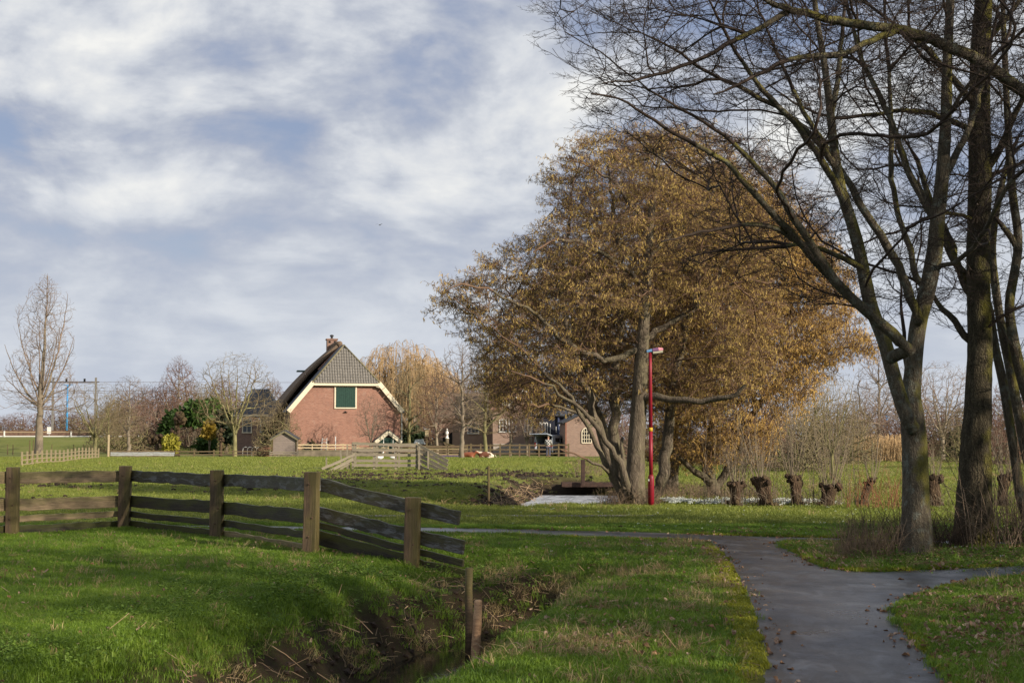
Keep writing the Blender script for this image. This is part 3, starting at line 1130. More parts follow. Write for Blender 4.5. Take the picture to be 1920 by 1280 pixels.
            if VV:
                out.append((np.concatenate(VV), np.concatenate(FF)))
            else:
                out.append((np.zeros((0, 3)), np.zeros((0, 4), int)))
        return out

    def tips(self, rmax):
        r = self.r
        i = np.where(r <= rmax)[0]
        return np.array(self.p)[i], np.array(self.d)[i]


def weld(me, d=0.0005):
    import bmesh
    bm = bmesh.new()
    bm.from_mesh(me)
    bmesh.ops.remove_doubles(bm, verts=bm.verts, dist=d)
    bm.to_mesh(me)
    bm.free()
    me.polygons.foreach_set("use_smooth", [True] * len(me.polygons))
    me.update()


def tree_objects(T, root, split, m_trunk, m_twig, kth=12, base=None, weld_=True, amp=0.1, names=("trunk", "crown"), kmid=6):
    (V1, F1), (V2, F2) = T.meshes(split, kth, kmid, 3, amp)
    off = np.array(base if base is not None else root.location)
    res = []
    if len(V1):
        me = big_mesh(names[0], V1 - off, F1, m_trunk, True)
        if weld_:
            weld(me)
        o = bpy.data.objects.new(names[0], me)
        COL.objects.link(o)
        o.parent = root
        res.append(o)
    if len(V2):
        me = big_mesh(names[1], V2 - off, F2, m_twig, True)
        o = bpy.data.objects.new(names[1], me)
        COL.objects.link(o)
        o.parent = root
        res.append(o)
    return res


def px_targets(rs, poly, n, Y0, dY, edge=120, ymin=None):
    """random points of a crown volume whose outline seen from the front is poly (photo pixels);
    thin at the outline, dY deep in the middle"""
    poly = np.array(poly, float)
    out = []
    x0, y0 = poly.min(0)
    x1, y1 = poly.max(0)
    while len(out) < n:
        q = rs.uniform((x0, y0), (x1, y1), (4 * n, 2))
        sd = poly_sdf(q[:, 0], q[:, 1], poly)
        q, sd = q[sd < 0], sd[sd < 0]
        for (a, b), s in zip(q, sd):
            h = dY * math.sqrt(min(1.0, -s / edge) + 0.03)
            Y = Y0 + rs.uniform(-h, h)
            # keep size in the world: scale about the trunk distance
            w = P(a, b, Y0)
            out.append(np.array((w.x, Y, w.z)))
            if len(out) >= n:
                break
    return np.array(out)


# ------------------------------------------------------------------ spray prototypes
def spray_mesh(name, seed, size, side, catk, mt, mc, twig_r=0.004, cl=0.09, cr=0.008, droop=0.3, forks=2):
    rs = np.random.RandomState(seed)
    mb1, mb2 = MB(), MB()
    # main axis along +X, rising a little
    n = 5
    pts = []
    for i in range(n):
        u = i / (n - 1)
        pts.append((size * u, rs.normal(0, size * 0.03), size * (0.18 * u - droop * u * u) + rs.normal(0, size * 0.02)))
    pts = np.array(pts)
    mb1.tube(pts, [twig_r * 1.3, twig_r * 1.1, twig_r, twig_r * 0.8, twig_r * 0.5], 3, cap=False)
    tips = [pts[-1]]
    for s in range(side):
        u = rs.uniform(0.1, 0.95)
        b0 = np.array([np.interp(u * size, pts[:, 0], pts[:, i]) for i in range(3)])
        sg = 1 if s % 2 else -1
        ang = sg * rs.uniform(0.5, 1.1)
        l = size * rs.uniform(0.25, 0.55) * (1.1 - 0.5 * u)
        d = np.array((math.cos(ang), math.sin(ang), rs.uniform(-0.3, 0.6)))
        d /= np.linalg.norm(d)
        mid = b0 + d * l * 0.5 + rs.normal(0, l * 0.06, 3)
        end = b0 + d * l + np.array((0, 0, rs.uniform(-0.1, 0.25) * l))
        mb1.tube([b0, mid, end], [twig_r * 0.8, twig_r * 0.65, twig_r * 0.4], 3, cap=False)
        tips += [end, mid]
        for f in range(forks):
            e2 = mid + (end - mid) * rs.uniform(0, 0.6) + np.array((rs.normal(0, 0.3), rs.normal(0, 0.3), rs.uniform(-0.15, 0.35))) * l * 0.6
            mb1.tube([mid, (mid + e2) / 2 + rs.normal(0, l * 0.04, 3), e2], [twig_r * 0.55, twig_r * 0.5, twig_r * 0.3], 3, cap=False)
            tips.append(e2)
    me1 = mb1
    nv = me1.n
    nf = len(me1.f)
    for c in range(catk):
        t = tips[rs.randint(len(tips))] + rs.normal(0, 0.012, 3)
        l = cl * rs.uniform(0.6, 1.25)
        r = cr * rs.uniform(0.8, 1.2)
        d = np.array((rs.normal(0, 0.18), rs.normal(0, 0.18), -1.0))
        a = rs.uniform(0, 6.28)
        v = [t]
        for q, rr in ((0.25, r), (0.75, r * 0.85)):
            for j in range(3):
                th = a + j * 2.094
                v.append(t + d * l * q + np.array((math.cos(th), math.sin(th), 0)) * rr)
        v.append(t + d * l)
        me1.add(v, [(0, 2, 1), (0, 3, 2), (0, 1, 3), (1, 2, 5, 4), (2, 3, 6, 5), (3, 1, 4, 6), (4, 5, 7), (5, 6, 7), (6, 4, 7)])
    me = me1.mesh(name, mt)
    if mc:
        me.materials.append(mc)
        mi = [0] * nf + [1] * (len(me.polygons) - nf)
        me.polygons.foreach_set("material_index", mi)
    return me


def spray_points(T, rmax, n, seed, scale=(0.7, 1.3), zmin=0.0, off=(0, 0, 0)):
    rs = np.random.RandomState(seed)
    p, d = T.tips(rmax)
    k = p[:, 2] > zmin
    p, d = p[k], d[k]
    i = rs.randint(0, len(p), n)
    p, d = p[i], d[i]
    az = np.arctan2(d[:, 1], d[:, 0]) + rs.normal(0, 0.7, n)
    pitch = -np.arcsin(np.clip(d[:, 2], -1, 1)) * 0.5
    rot = np.stack([rs.normal(0, 0.35, n), pitch + rs.normal(0, 0.25, n), az], -1)
    return p - np.array(off), rot, rs.uniform(scale[0], scale[1], n)


# ------------------------------------------------------------------ the near bare trees at the right
YN = 19.8


def pxl(lst, Y, dy=None):
    out = []
    for i, q in enumerate(lst):
        yy = Y if len(q) < 3 else q[2]
        out.append(P(q[0], q[1], yy))
    return out


def wpx(w, Y):
    """pixel width at distance Y -> radius in metres"""
    return w / 2.0 * Y / FPX


def near_tree_a():
    base = G(1718, 1044)
    base.z = gz(base.x, base.y) - 0.05
    T = Tree(11)
    Y = base.y
    k = Y / FPX / 2
    T.trunk([(base.x, Y, base.z - 0.1)] + pxl([(1719, 1020), (1717, 960), (1716, 890), (1714, 830), (1712, 790), (1708, 745), (1712, 700), (1716, 650), (1722, 600), (1740, 545), (1752, 480), (1758, 410), (1768, 320), (1774, 220), (1776, 120), (1782, 0), (1790, -120), (1800, -260)], Y),
            [x * k for x in (78, 62, 53, 49, 48, 46, 38, 34, 32, 31, 31, 30, 28, 25, 22, 19, 16, 12, 7)], step=0.09)
    # left stem
    T.trunk(pxl([(1708, 800), (1697, 775), (1684, 735), (1672, 690), (1660, 640), (1642, 600), (1628, 560), (1618, 500), (1602, 430), (1580, 370), (1566, 300), (1556, 200), (1546, 120), (1532, 40), (1520, -60), (1510, -180)], Y - 0.35),
            [x * k for x in (26, 28, 27, 27, 26, 26, 25, 24, 22, 20, 18, 15, 13, 11, 9, 5)], parent=-2, step=0.12)
    limbs = [
        ([(1706, 655), (1690, 640), (1668, 615), (1630, 590), (1600, 565), (1575, 540), (1545, 495), (1525, 460), (1500, 430), (1480, 395), (1455, 350), (1420, 310), (1380, 270), (1330, 235), (1280, 205), (1230, 180), (1190, 150), (1150, 115), (1100, 85), (1060, 60)], [22, 21, 20, 20, 19, 18, 16, 15, 14, 12, 10, 9, 8, 6, 5, 4, 3, 3, 2, 2], Y - 1.0, -2.2),
        ([(1575, 540), (1545, 510), (1520, 480), (1490, 440), (1450, 405), (1400, 345), (1360, 300), (1300, 270), (1240, 235), (1190, 200), (1150, 180), (1110, 175)], [17, 16, 16, 15, 13, 11, 9, 8, 6, 5, 4, 3], Y - 1.1, -2.5),
        ([(1530, 480), (1500, 450), (1450, 425), (1400, 418), (1340, 430), (1290, 440), (1240, 455)], [13, 12, 10, 8, 6, 5, 3], Y - 1.2, -2.0),
        ([(1620, 505), (1580, 480), (1530, 462), (1480, 455), (1420, 470), (1370, 465), (1300, 480)], [13, 11, 9, 8, 6, 5, 3], Y - 0.4, -1.0),
        ([(1724, 600), (1710, 560), (1685, 500), (1665, 460), (1640, 425), (1610, 380), (1585, 330), (1560, 290), (1520, 235), (1490, 180), (1470, 130), (1440, 60), (1420, 0)], [18, 18, 17, 17, 16, 15, 13, 12, 10, 8, 7, 5, 3], Y - 0.2, 0.6),
        ([(1742, 545), (1712, 530), (1715, 480), (1690, 430), (1670, 340), (1672, 250), (1668, 150), (1660, 60), (1655, -40)], [14, 14, 13, 12, 11, 10, 8, 7, 5], Y + 0.3, 1.6),
        ([(1756, 420), (1735, 380), (1700, 320), (1680, 250), (1650, 180), (1610, 100), (1590, 20), (1575, -60)], [16, 15, 14, 12, 11, 9, 7, 4], Y, 1.2),
        ([(1770, 330), (1800, 280), (1830, 210), (1850, 120), (1870, 20)], [16, 13, 11, 8, 5], Y, 0.8),
        ([(1600, 420), (1560, 330), (1500, 240), (1450, 190), (1400, 130), (1360, 60), (1330, 0)], [16, 14, 12, 10, 8, 6, 4], Y - 0.35, -1.2),
        ([(1566, 310), (1530, 260), (1480, 215), (1440, 190), (1380, 160), (1320, 135), (1270, 95), (1200, 60), (1140, 40)], [14, 12, 10, 9, 8, 6, 5, 3, 2], Y - 0.4, -1.5),
        ([(1556, 220), (1570, 150), (1580, 60), (1585, -20)], [13, 10, 8, 5], Y - 0.35, 0.2),
        ([(1700, 690), (1694, 640), (1694, 600), (1690, 540)], [9, 8, 7, 4], Y, 0.5),
    ]
    for pts, ws, y0, dy in limbs:
        n = len(pts)
        pp = [P(a, b, y0 + dy * (i / (n - 1)) ** 1.3) for i, (a, b) in enumerate(pts)]
        T.trunk(pp, [x * k for x in ws], parent=-2, step=0.16, wob=0.008)
    env = [(1010, 85), (1060, 130), (1090, 190), (1100, 235), (1190, 270), (1290, 330), (1330, 420), (1260, 460), (1250, 500), (1420, 520), (1540, 580), (1600, 560), (1690, 620), (1790, 560), (1870, 420), (1990, 300), (2050, 0), (2050, -420), (1300, -420), (1100, -150), (1040, -20)]
    tg = px_targets(T.rs, env, 3100, Y - 0.6, 3.4, 160)
    T.grow(tg, seg=0.20, up=0.30, align=1.3, jit=0.07, minz=base.z + 2.2, downpen=0.5, maxlen=2.6)
    T.radii(0.0038, 2.25)
    root = thing("bare_tree", "bare forked tree beside the path fork with mossy trunk and a long limb reaching left", "tree", base)
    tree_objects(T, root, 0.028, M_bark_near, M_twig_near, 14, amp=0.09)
    return T, root


TA, rootA = near_tree_a()
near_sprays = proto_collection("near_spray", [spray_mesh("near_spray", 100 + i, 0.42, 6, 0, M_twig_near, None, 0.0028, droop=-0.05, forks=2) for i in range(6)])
p_, r_, s_ = spray_points(TA, 0.009, 5600, 5, (0.6, 1.2), 2.0, off=rootA.location)
o = scatter("twigs", p_, r_, s_, near_sprays, 6, rootA, 1)
tag(o, kind="stuff")


def near_tree_b():
    base = G(1826, 1022)
    base.z = gz(base.x, base.y) - 0.05
    T = Tree(12)
    Y = base.y
    k = Y / FPX / 2
    T.trunk([(base.x, Y, base.z - 0.1)] + pxl([(1826, 1005), (1826, 960), (1828, 900), (1830, 820), (1836, 740), (1838, 650), (1836, 560), (1835, 470), (1836, 400), (1838, 300), (1836, 200), (1838, 100), (1844, 0), (1846, -150), (1850, -300)], Y),
            [x * k for x in (98, 78, 66, 58, 53, 50, 47, 45, 45, 43, 42, 39, 38, 34, 28, 18)], step=0.09)
    limbs = [
        ([(1822, 640), (1795, 610), (1770, 585), (1745, 545), (1735, 540)], [17, 15, 12, 8, 5], Y, 1.2),
        ([(1825, 560), (1800, 520), (1790, 470), (1770, 420), (1735, 380), (1720, 330)], [16, 16, 14, 12, 10, 6], Y, 1.6),
        ([(1840, 330), (1870, 290), (1900, 220), (1930, 150)], [16, 14, 11, 8], Y, -0.6),
        ([(1838, 210), (1790, 150), (1740, 95), (1700, 60), (1640, 50), (1560, 45), (1500, 20), (1430, 5)], [14, 13, 12, 10, 9, 7, 5, 3], Y, -1.8),
        ([(1838, 260), (1800, 230), (1740, 210), (1690, 205), (1620, 215), (1560, 225), (1500, 200), (1440, 160)], [12, 11, 10, 8, 7, 6, 4, 3], Y, -1.5),
        ([(1840, 90), (1880, 40), (1930, -20)], [14, 11, 8], Y, 0.6),
        ([(1838, 420), (1800, 400), (1750, 400), (1700, 430), (1640, 445), (1590, 470)], [9, 8, 7, 5, 4, 3], Y, -1.2),
    ]
    for pts, ws, y0, dy in limbs:
        n = len(pts)
        pp = [P(a, b, y0 + dy * (i / (n - 1)) ** 1.3) for i, (a, b) in enumerate(pts)]
        T.trunk(pp, [x * k for x in ws], parent=-2, step=0.16, wob=0.01)
    env = [(1400, 0), (1430, 170), (1560, 330), (1640, 480), (1700, 560), (1790, 640), (1900, 600), (2100, 420), (2150, 0), (2100, -450), (1600, -450), (1400, -200)]
    tg = px_targets(T.rs, env, 1500, Y + 0.3, 3.0, 160)
    T.grow(tg, seg=0.22, up=0.25, align=1.2, jit=0.07, minz=base.z + 3.2, downpen=0.5, maxlen=2.4)
    # thin whippy branch hanging low
    T.radii(0.0038, 2.3)
    root = thing("bare_tree", "thick straight trunk with deeply furrowed dark mossy bark, right of the forked tree", "tree", base)
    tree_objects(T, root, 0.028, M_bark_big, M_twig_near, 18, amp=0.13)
    return T, root


TB, rootB = near_tree_b()
p_, r_, s_ = spray_points(TB, 0.009, 2500, 6, (0.6, 1.25), 2.2, off=rootB.location)
tag(scatter("twigs", p_, r_, s_, near_sprays, 6, rootB, 2), kind="stuff")


def near_tree_c():
    base = Vector((8.35, 22.0, 0))
    base.z = gz(base.x, base.y) - 0.05
    T = Tree(13)
    Y = base.y
    k = Y / FPX / 2
    T.trunk([tuple(base)] + pxl([(1920, 965), (1912, 925), (1896, 810), (1879, 705), (1863, 640), (1854, 560), (1820, 520), (1790, 500), (1772, 450), (1745, 380), (1720, 300)], Y),
            [x * k for x in (24, 20, 18, 17, 17, 16, 15, 15, 14, 13, 12, 9, 5)][:12], step=0.14)
    T.trunk([tuple(base)] + pxl([(1950, 930), (1923, 850), (1909, 769), (1893, 688), (1876, 605), (1866, 535), (1858, 470), (1870, 380), (1890, 300)], Y + 0.4),
            [x * k for x in (26, 22, 20, 19, 18, 17, 16, 15, 13, 9)], parent=-2, step=0.14)
    T.trunk([tuple(base)] + pxl([(1985, 900), (1955, 820), (1924, 738), (1908, 675), (1897, 620), (1890, 570), (1905, 500), (1912, 450), (1900, 380), (1893, 300), (1888, 200), (1884, 100), (1880, 0), (1880, -200)], Y - 0.2),
            [x * k for x in (30, 26, 22, 21, 20, 19, 18, 17, 16, 15, 14, 12, 11, 9, 6)], parent=-2, step=0.14)
    T.trunk(pxl([(1912, 470), (1890, 430), (1860, 400)], Y - 0.2), [x * k for x in (14, 11, 6)], parent=-2, step=0.2)
    # long mossy limb crossing the top of the picture
    T.trunk([P(2150, 900, Y + 1)] + [P(a, b, yy) for a, b, yy in ((2120, 600, 21.5), (2060, 330, 20.5), (1980, 215, 19.2), (1920, 175, 18.6), (1870, 135, 18.2), (1830, 110, 18.0), (1780, 88, 17.8), (1730, 66, 17.6), (1680, 54, 17.4), (1600, 45, 17.2), (1530, 30, 17.0), (1470, 14, 16.8), (1440, 4, 16.6), (1400, -15, 16.4))],
            [x * k for x in (40, 36, 26, 22, 20, 19, 19, 18, 17, 15, 13, 11, 10, 8, 5)], parent=-2, step=0.16, wob=0.008)
    T.trunk([P(a, b, yy) for a, b, yy in ((1685, 55, 17.4), (1640, 75, 17.2), (1600, 95, 17.0), (1540, 106, 16.9), (1470, 112, 16.7), (1400, 150, 16.5), (1340, 178, 16.3), (1280, 120, 16.2), (1250, 130, 16.2))][:7], [x * k for x in (11, 10, 9, 8, 7, 5, 3)], parent=-2, step=0.16, wob=0.01)
    T.trunk([P(a, b, yy) for a, b, yy in ((1480, 20, 16.9), (1440, 45, 16.8), (1380, 75, 16.7), (1330, 105, 16.6), (1250, 135, 16.5), (1200, 150, 16.4), (1130, 155, 16.3))], [x * k for x in (9, 8, 7, 6, 5, 4, 2)], parent=-2, step=0.16, wob=0.01)
    env = [(1500, -50), (1560, 150), (1700, 300), (1760, 480), (1800, 560), (1860, 600), (1930, 760), (2060, 700), (2200, 300), (2200, -300), (1700, -300)]
    tg = px_targets(T.rs, env, 900, Y - 0.2, 3.2, 160)
    T.grow(tg, seg=0.24, up=0.25, align=1.2, jit=0.07, minz=base.z + 1.8, downpen=0.5, maxlen=2.4)
    env = [(1130, 10), (1130, 160), (1300, 190), (1500, 170), (1700, 160), (1950, 260), (1950, -80), (1400, -120)]
    T.grow(px_targets(T.rs, env, 500, 16.9, 1.0, 60), seg=0.2, up=0.1, align=1.2, jit=0.07, minz=4.0, downpen=0.1, maxlen=1.6)
    T.radii(0.0038, 2.3)
    root = thing("bare_tree", "leaning many stemmed bare tree at the right edge, behind the thick trunk", "tree", base)
    tree_objects(T, root, 0.028, M_bark_near, M_twig_near, 12, amp=0.09)
    return T, root


TC_, rootC = near_tree_c()
p_, r_, s_ = spray_points(TC_, 0.009, 2200, 7, (0.6, 1.2), 2.2, off=rootC.location)
tag(scatter("twigs", p_, r_, s_, near_sprays, 6, rootC, 3), kind="stuff")

# ------------------------------------------------------------------ the alder clump with catkins
alder_sprays = proto_collection("alder_spray", [spray_mesh("alder_spray", 200 + i, 0.55, 8, 14, M_twig_alder, M_catkin, 0.005, 0.085, 0.0062, 0.30, 3) for i in range(6)])
alder_sprays_o = proto_collection("alder_spray_o", [spray_mesh("alder_spray_o", 300 + i, 0.58, 8, 19, M_twig_alder, M_catkin_o, 0.0045, 0.10, 0.0068, 0.45, 2) for i in range(6)])
alder_bare = proto_collection("alder_bare", [spray_mesh("alder_bare", 400 + i, 0.6, 8, 1, M_twig_alder, M_catkin, 0.0048, 0.05, 0.012, 0.1, 3) for i in range(6)])


LAMP = G(1221, 949)


def clear_of_lamp(q, m=0.0):
    return ~((np.abs(q[:, 0] - LAMP.x - 0.1) < 1.0 + m) & (q[:, 1] < LAMP.y + 0.5 + m) & (q[:, 2] < 4.6))


def alder_one():
    base = G(1190, 946)
    base.z = gz(base.x, base.y) - 0.05
    Y = base.y
    k = Y / FPX / 2
    T = Tree(21)
    T.trunk([(base.x, Y, base.z - 0.15)] + pxl([(1190, 925), (1192, 880), (1194, 820), (1198, 760), (1201, 700), (1204, 650), (1208, 600), (1212, 540), (1215, 480), (1219, 420), (1226, 360), (1236, 300), (1240, 260)], Y),
            [x * k for x in (52, 42, 35, 31, 29, 27, 25, 22, 19, 17, 14, 11, 8, 4)], step=0.15)
    stems = [
        ([(1172, 935), (1160, 860), (1150, 800), (1155, 740), (1152, 690), (1162, 620), (1170, 540), (1160, 460), (1150, 380), (1140, 310)], [24, 22, 20, 18, 17, 15, 12, 10, 8, 4], 0.7, 1.5),
        ([(1165, 925), (1150, 880), (1140, 850), (1118, 790), (1100, 740), (1088, 700), (1070, 640), (1050, 560), (1060, 470), (1070, 390)], [20, 18, 17, 15, 14, 12, 11, 9, 7, 4], 0.3, 0.2),
        ([(1180, 930), (1165, 870), (1138, 832), (1118, 800), (1096, 762), (1060, 748), (1030, 722), (1000, 704), (960, 700)], [14, 13, 11, 10, 8, 6, 5, 4, 3], -0.5, -2.0),
        ([(1168, 938), (1150, 900), (1128, 850), (1105, 810), (1085, 775), (1060, 730), (1020, 700), (985, 660), (940, 620), (890, 590), (850, 560)], [13, 12, 11, 9, 8, 7, 5, 4, 3, 2, 2], -0.3, -1.6),
        ([(1170, 915), (1165, 850), (1165, 820)], [9, 8, 6], -0.6, -0.3),
        ([(1204, 640), (1170, 672), (1135, 680), (1110, 668), (1080, 650), (1055, 640), (1030, 620), (1010, 590), (985, 570), (940, 560), (900, 535), (860, 530), (835, 545)], [13, 12, 11, 11, 10, 9, 8, 7, 6, 5, 4, 3, 2], 0, -2.0),
        ([(1198, 745), (1225, 738), (1260, 748), (1300, 752), (1340, 748), (1380, 745), (1400, 720)], [15, 14, 13, 12, 11, 9, 5], 0, -1.5),
        ([(1205, 640), (1240, 615), (1275, 600), (1320, 560), (1360, 500), (1390, 430)], [13, 12, 11, 9, 7, 4], 0, 0.8),
        ([(1212, 540), (1170, 500), (1130, 470), (1090, 450), (1040, 450), (1000, 470)], [11, 10, 8, 7, 5, 3], 0, -1.2),
        ([(1216, 480), (1260, 440), (1310, 400), (1350, 340), (1370, 290)], [10, 9, 7, 5, 3], 0, 0.6),
        ([(1219, 430), (1180, 380), (1150, 340), (1110, 310), (1070, 300)], [9, 8, 6, 4, 2], 0, -0.8),
        ([(1235, 920), (1248, 850), (1255, 790), (1262, 720), (1280, 640), (1300, 560), (1320, 480), (1330, 400), (1330, 320)], [24, 22, 20, 18, 15, 12, 9, 7, 4], 1.4, 2.2),
        ([(1120, 790), (1080, 770), (1040, 765), (1010, 748), (990, 760)], [7, 6, 5, 4, 2], -0.5, -1.8),
        ([(1140, 885), (1100, 858), (1075, 850), (1050, 846)], [6, 5, 4, 2], -0.8, -1.8),
    ]
    for pts, ws, a, b_ in stems:
        n = len(pts)
        pp = [P(u, v, Y + a + (b_ - a) * (i / (n - 1))) for i, (u, v) in enumerate(pts)]
        T.trunk(pp, [x * k for x in ws], parent=-2, step=0.22, wob=0.03)
    env = [(822, 540), (880, 520), (915, 490), (960, 470), (985, 440), (1025, 415), (1045, 380), (1028, 345), (1050, 300), (1075, 280), (1110, 258), (1180, 250), (1240, 245), (1310, 260), (1400, 330), (1450, 450), (1460, 600), (1430, 720), (1330, 780), (1240, 770), (1130, 740), (1060, 760), (990, 780), (950, 770), (905, 720), (890, 660), (862, 600), (825, 575)]
    tg = px_targets(T.rs, env, 4300, Y + 0.9, 2.9, 130)
    tg = tg[clear_of_lamp(tg)][:4000]
    T.grow(tg, seg=0.26, up=0.05, align=1.0, jit=0.10, minz=base.z + 1.6, downpen=0.15, maxlen=2.4, wander=0.3)
    T.radii(0.0045, 2.2)
    root = thing("alder_tree", "large alder with grey trunk behind the red lamp post, brown crown full of catkins", "tree", base)
    tree_objects(T, root, 0.030, M_bark_alder, M_twig_alder, 12, amp=0.1)
    p, r, s = spray_points(T, 0.012, 6400, 31, (0.6, 1.15), 1.3, off=base)
    kq = clear_of_lamp(p + np.array(base), 0.45)
    p, r, s = p[kq], r[kq], s[kq]
    tag(scatter("catkins", p, r, s, alder_sprays, 6, root, 4), kind="stuff")
    return T, root


TD, rootD = alder_one()


def alder_mass(seed, pxb, Y, env, trunks, label, ntg, nsp, coll, dY, mt=M_bark_alder, sc=(0.7, 1.3), droop=0.1, z0=0.7, name="alder_tree"):
    base = P(pxb, 900, Y)
    base.z = gz(base.x, base.y) - 0.05
    k = Y / FPX / 2
    T = Tree(seed)
    first = True
    for pts, ws, a, b_ in trunks:
        n = len(pts)
        pp = [P(u, v, Y + a + (b_ - a) * (i / (n - 1))) for i, (u, v) in enumerate(pts)]
        if first:
            pp[0] = base
        T.trunk(pp, [x * k for x in ws], parent=-1 if first else -2, step=0.3, wob=0.02)
        first = False
    T.grow(px_targets(T.rs, env, ntg, Y, dY, 120), seg=0.32, up=0.0, align=0.9, jit=0.10, minz=base.z + 0.6, downpen=0.05, maxlen=2.6, wander=0.3, droop=droop)
    T.radii(0.005, 2.2)
    root = thing(name, label, "tree", base)
    tree_objects(T, root, 0.035, mt, M_twig_alder, 10, amp=0.1)
    p, r, s = spray_points(T, 0.014, nsp, seed + 50, sc, z0, off=base)
    tag(scatter("catkins", p, r, s, coll, 6, root, seed), kind="stuff")
    return T, root


alder_mass(22, 1345, 41.0,
           [(1230, 380), (1300, 330), (1400, 350), (1480, 400), (1540, 460), (1580, 520), (1600, 600), (1625, 660), (1560, 680), (1500, 740), (1450, 800), (1400, 850), (1330, 872), (1240, 860), (1230, 700), (1200, 500)],
           [([(1335, 915), (1322, 880), (1328, 830), (1345, 770), (1370, 700), (1400, 620), (1420, 540), (1430, 460)], [24, 20, 18, 16, 14, 11, 8, 4], 0, 0.5),
            ([(1345, 910), (1375, 870), (1385, 840), (1400, 790), (1450, 720), (1500, 680), (1560, 650), (1610, 650)], [16, 15, 13, 12, 10, 8, 5, 3], 0.2, -0.8),
            ([(1330, 905), (1300, 880), (1280, 865), (1255, 850), (1240, 810)], [14, 12, 10, 8, 4], -0.2, -1.5),
            ([(1345, 780), (1400, 690), (1450, 660), (1520, 640), (1570, 610)], [12, 11, 9, 7, 3], -0.5, -2.0),
            ([(1400, 620), (1460, 560), (1520, 510), (1550, 470)], [9, 8, 6, 3], 0.3, 0.5)],
           "wide alder right of the red lamp post, its golden catkin laden boughs hanging low", 2900, 5600, alder_sprays_o, 3.4)
alder_mass(23, 1255, 43.5,
           [(1060, 420), (1120, 330), (1200, 262), (1270, 238), (1350, 255), (1440, 300), (1520, 370), (1545, 450), (1500, 560), (1350, 700), (1200, 780), (1060, 720), (1010, 560)],
           [([(1262, 925), (1258, 850), (1262, 760), (1275, 660), (1290, 560), (1295, 450), (1300, 340)], [34, 28, 25, 21, 16, 11, 5], 0, 0.3),
            ([(1275, 670), (1330, 560), (1390, 460), (1440, 380)], [15, 12, 9, 4], 0, 1),
            ([(1265, 740), (1200, 620), (1140, 520), (1100, 420)], [15, 12, 9, 4], 0, 1)],
           "tall alder standing behind the grey trunk, upper crown dense and reddish brown", 2600, 5000, alder_bare, 3.0)
alder_mass(24, 1172, 47.0,
           [(905, 640), (960, 560), (1040, 480), (1130, 470), (1190, 560), (1190, 700), (1150, 790), (1060, 760), (985, 745), (925, 730)],
           [([(1172, 905), (1150, 850), (1122, 780), (1092, 695), (1075, 600), (1070, 520)], [22, 18, 15, 12, 9, 5], 0, 0.3),
            ([(1100, 780), (1040, 720), (990, 680), (940, 650)], [10, 9, 7, 3], 0, -1)],
           "small alder left of the clump, between the grey trunk and the brick farm buildings", 900, 1800, alder_sprays, 2.2, z0=1.6)
# ------------------------------------------------------------------ weathered wood
def wood_mat(name, light, dark, moss=(0.10, 0.11, 0.02), mossk=0.4, patch=None, rnd=0.15, wet=0.7):
    m, nt, b = new_mat(name)
    v = coord(nt)
    r = objrand(nt)
    off = nt.nodes.new("ShaderNodeCombineXYZ")
    L(nt, mathn(nt, 'MULTIPLY', r, 37.0), off.inputs[0])
    L(nt, mathn(nt, 'MULTIPLY', r, 11.0), off.inputs[2])
    add = nt.nodes.new("ShaderNodeVectorMath")
    add.operation = 'ADD'
    L(nt, v, add.inputs[0])
    L(nt, off.outputs[0], add.inputs[1])
    v = add.outputs[0]
    g = noise(nt, mapping(nt, v, (1.1, 14, 22)), 2.2, 6, 0.7, 0.6)
    g2 = noise(nt, mapping(nt, v, (2.5, 30, 60)), 2.0, 5, 0.7, 0.2)
    p = noise(nt, mapping(nt, v, (1.0, 2, 3)), 1.6, 5, 0.65)
    p2 = noise(nt, mapping(nt, v, (1.6, 3, 5)), 2.6, 6, 0.7, 0.5)
    col = ramp(nt, mathn(nt, 'ADD', mathn(nt, 'MULTIPLY', g, 0.6), mathn(nt, 'MULTIPLY', p, 0.4)), [(0.33, dark), (0.62, light)])
    col = mixc(nt, mathn(nt, 'MULTIPLY', ramp(nt, g2, [(0.35, 1.0), (0.5, 0.0)]), 0.6), col, tuple(x * 0.35 for x in dark))
    if patch:
        col = mixc(nt, ramp(nt, p2, [(0.50, 0.0), (0.60, 0.75)]), col, patch)
    sx = nt.nodes.new("ShaderNodeSeparateXYZ")
    L(nt, coord(nt, "Generated"), sx.inputs[0])
    top = mathn(nt, 'MULTIPLY', sx.outputs[2], 0.35)
    ms = ramp(nt, mathn(nt, 'ADD', mathn(nt, 'ADD', p, top), -0.12), [(0.48, 0.0), (0.66, 1.0)])
    col = mixc(nt, mathn(nt, 'MULTIPLY', ms, mossk), col, moss)
    L(nt, col, b.inputs["Base Color"])
    b.inputs["Roughness"].default_value = wet
    b.inputs["Specular IOR Level"].default_value = 0.3
    bump(nt, b, mathn(nt, 'ADD', g, mathn(nt, 'MULTIPLY', g2, 0.5)), 0.9, 0.008)
    return m


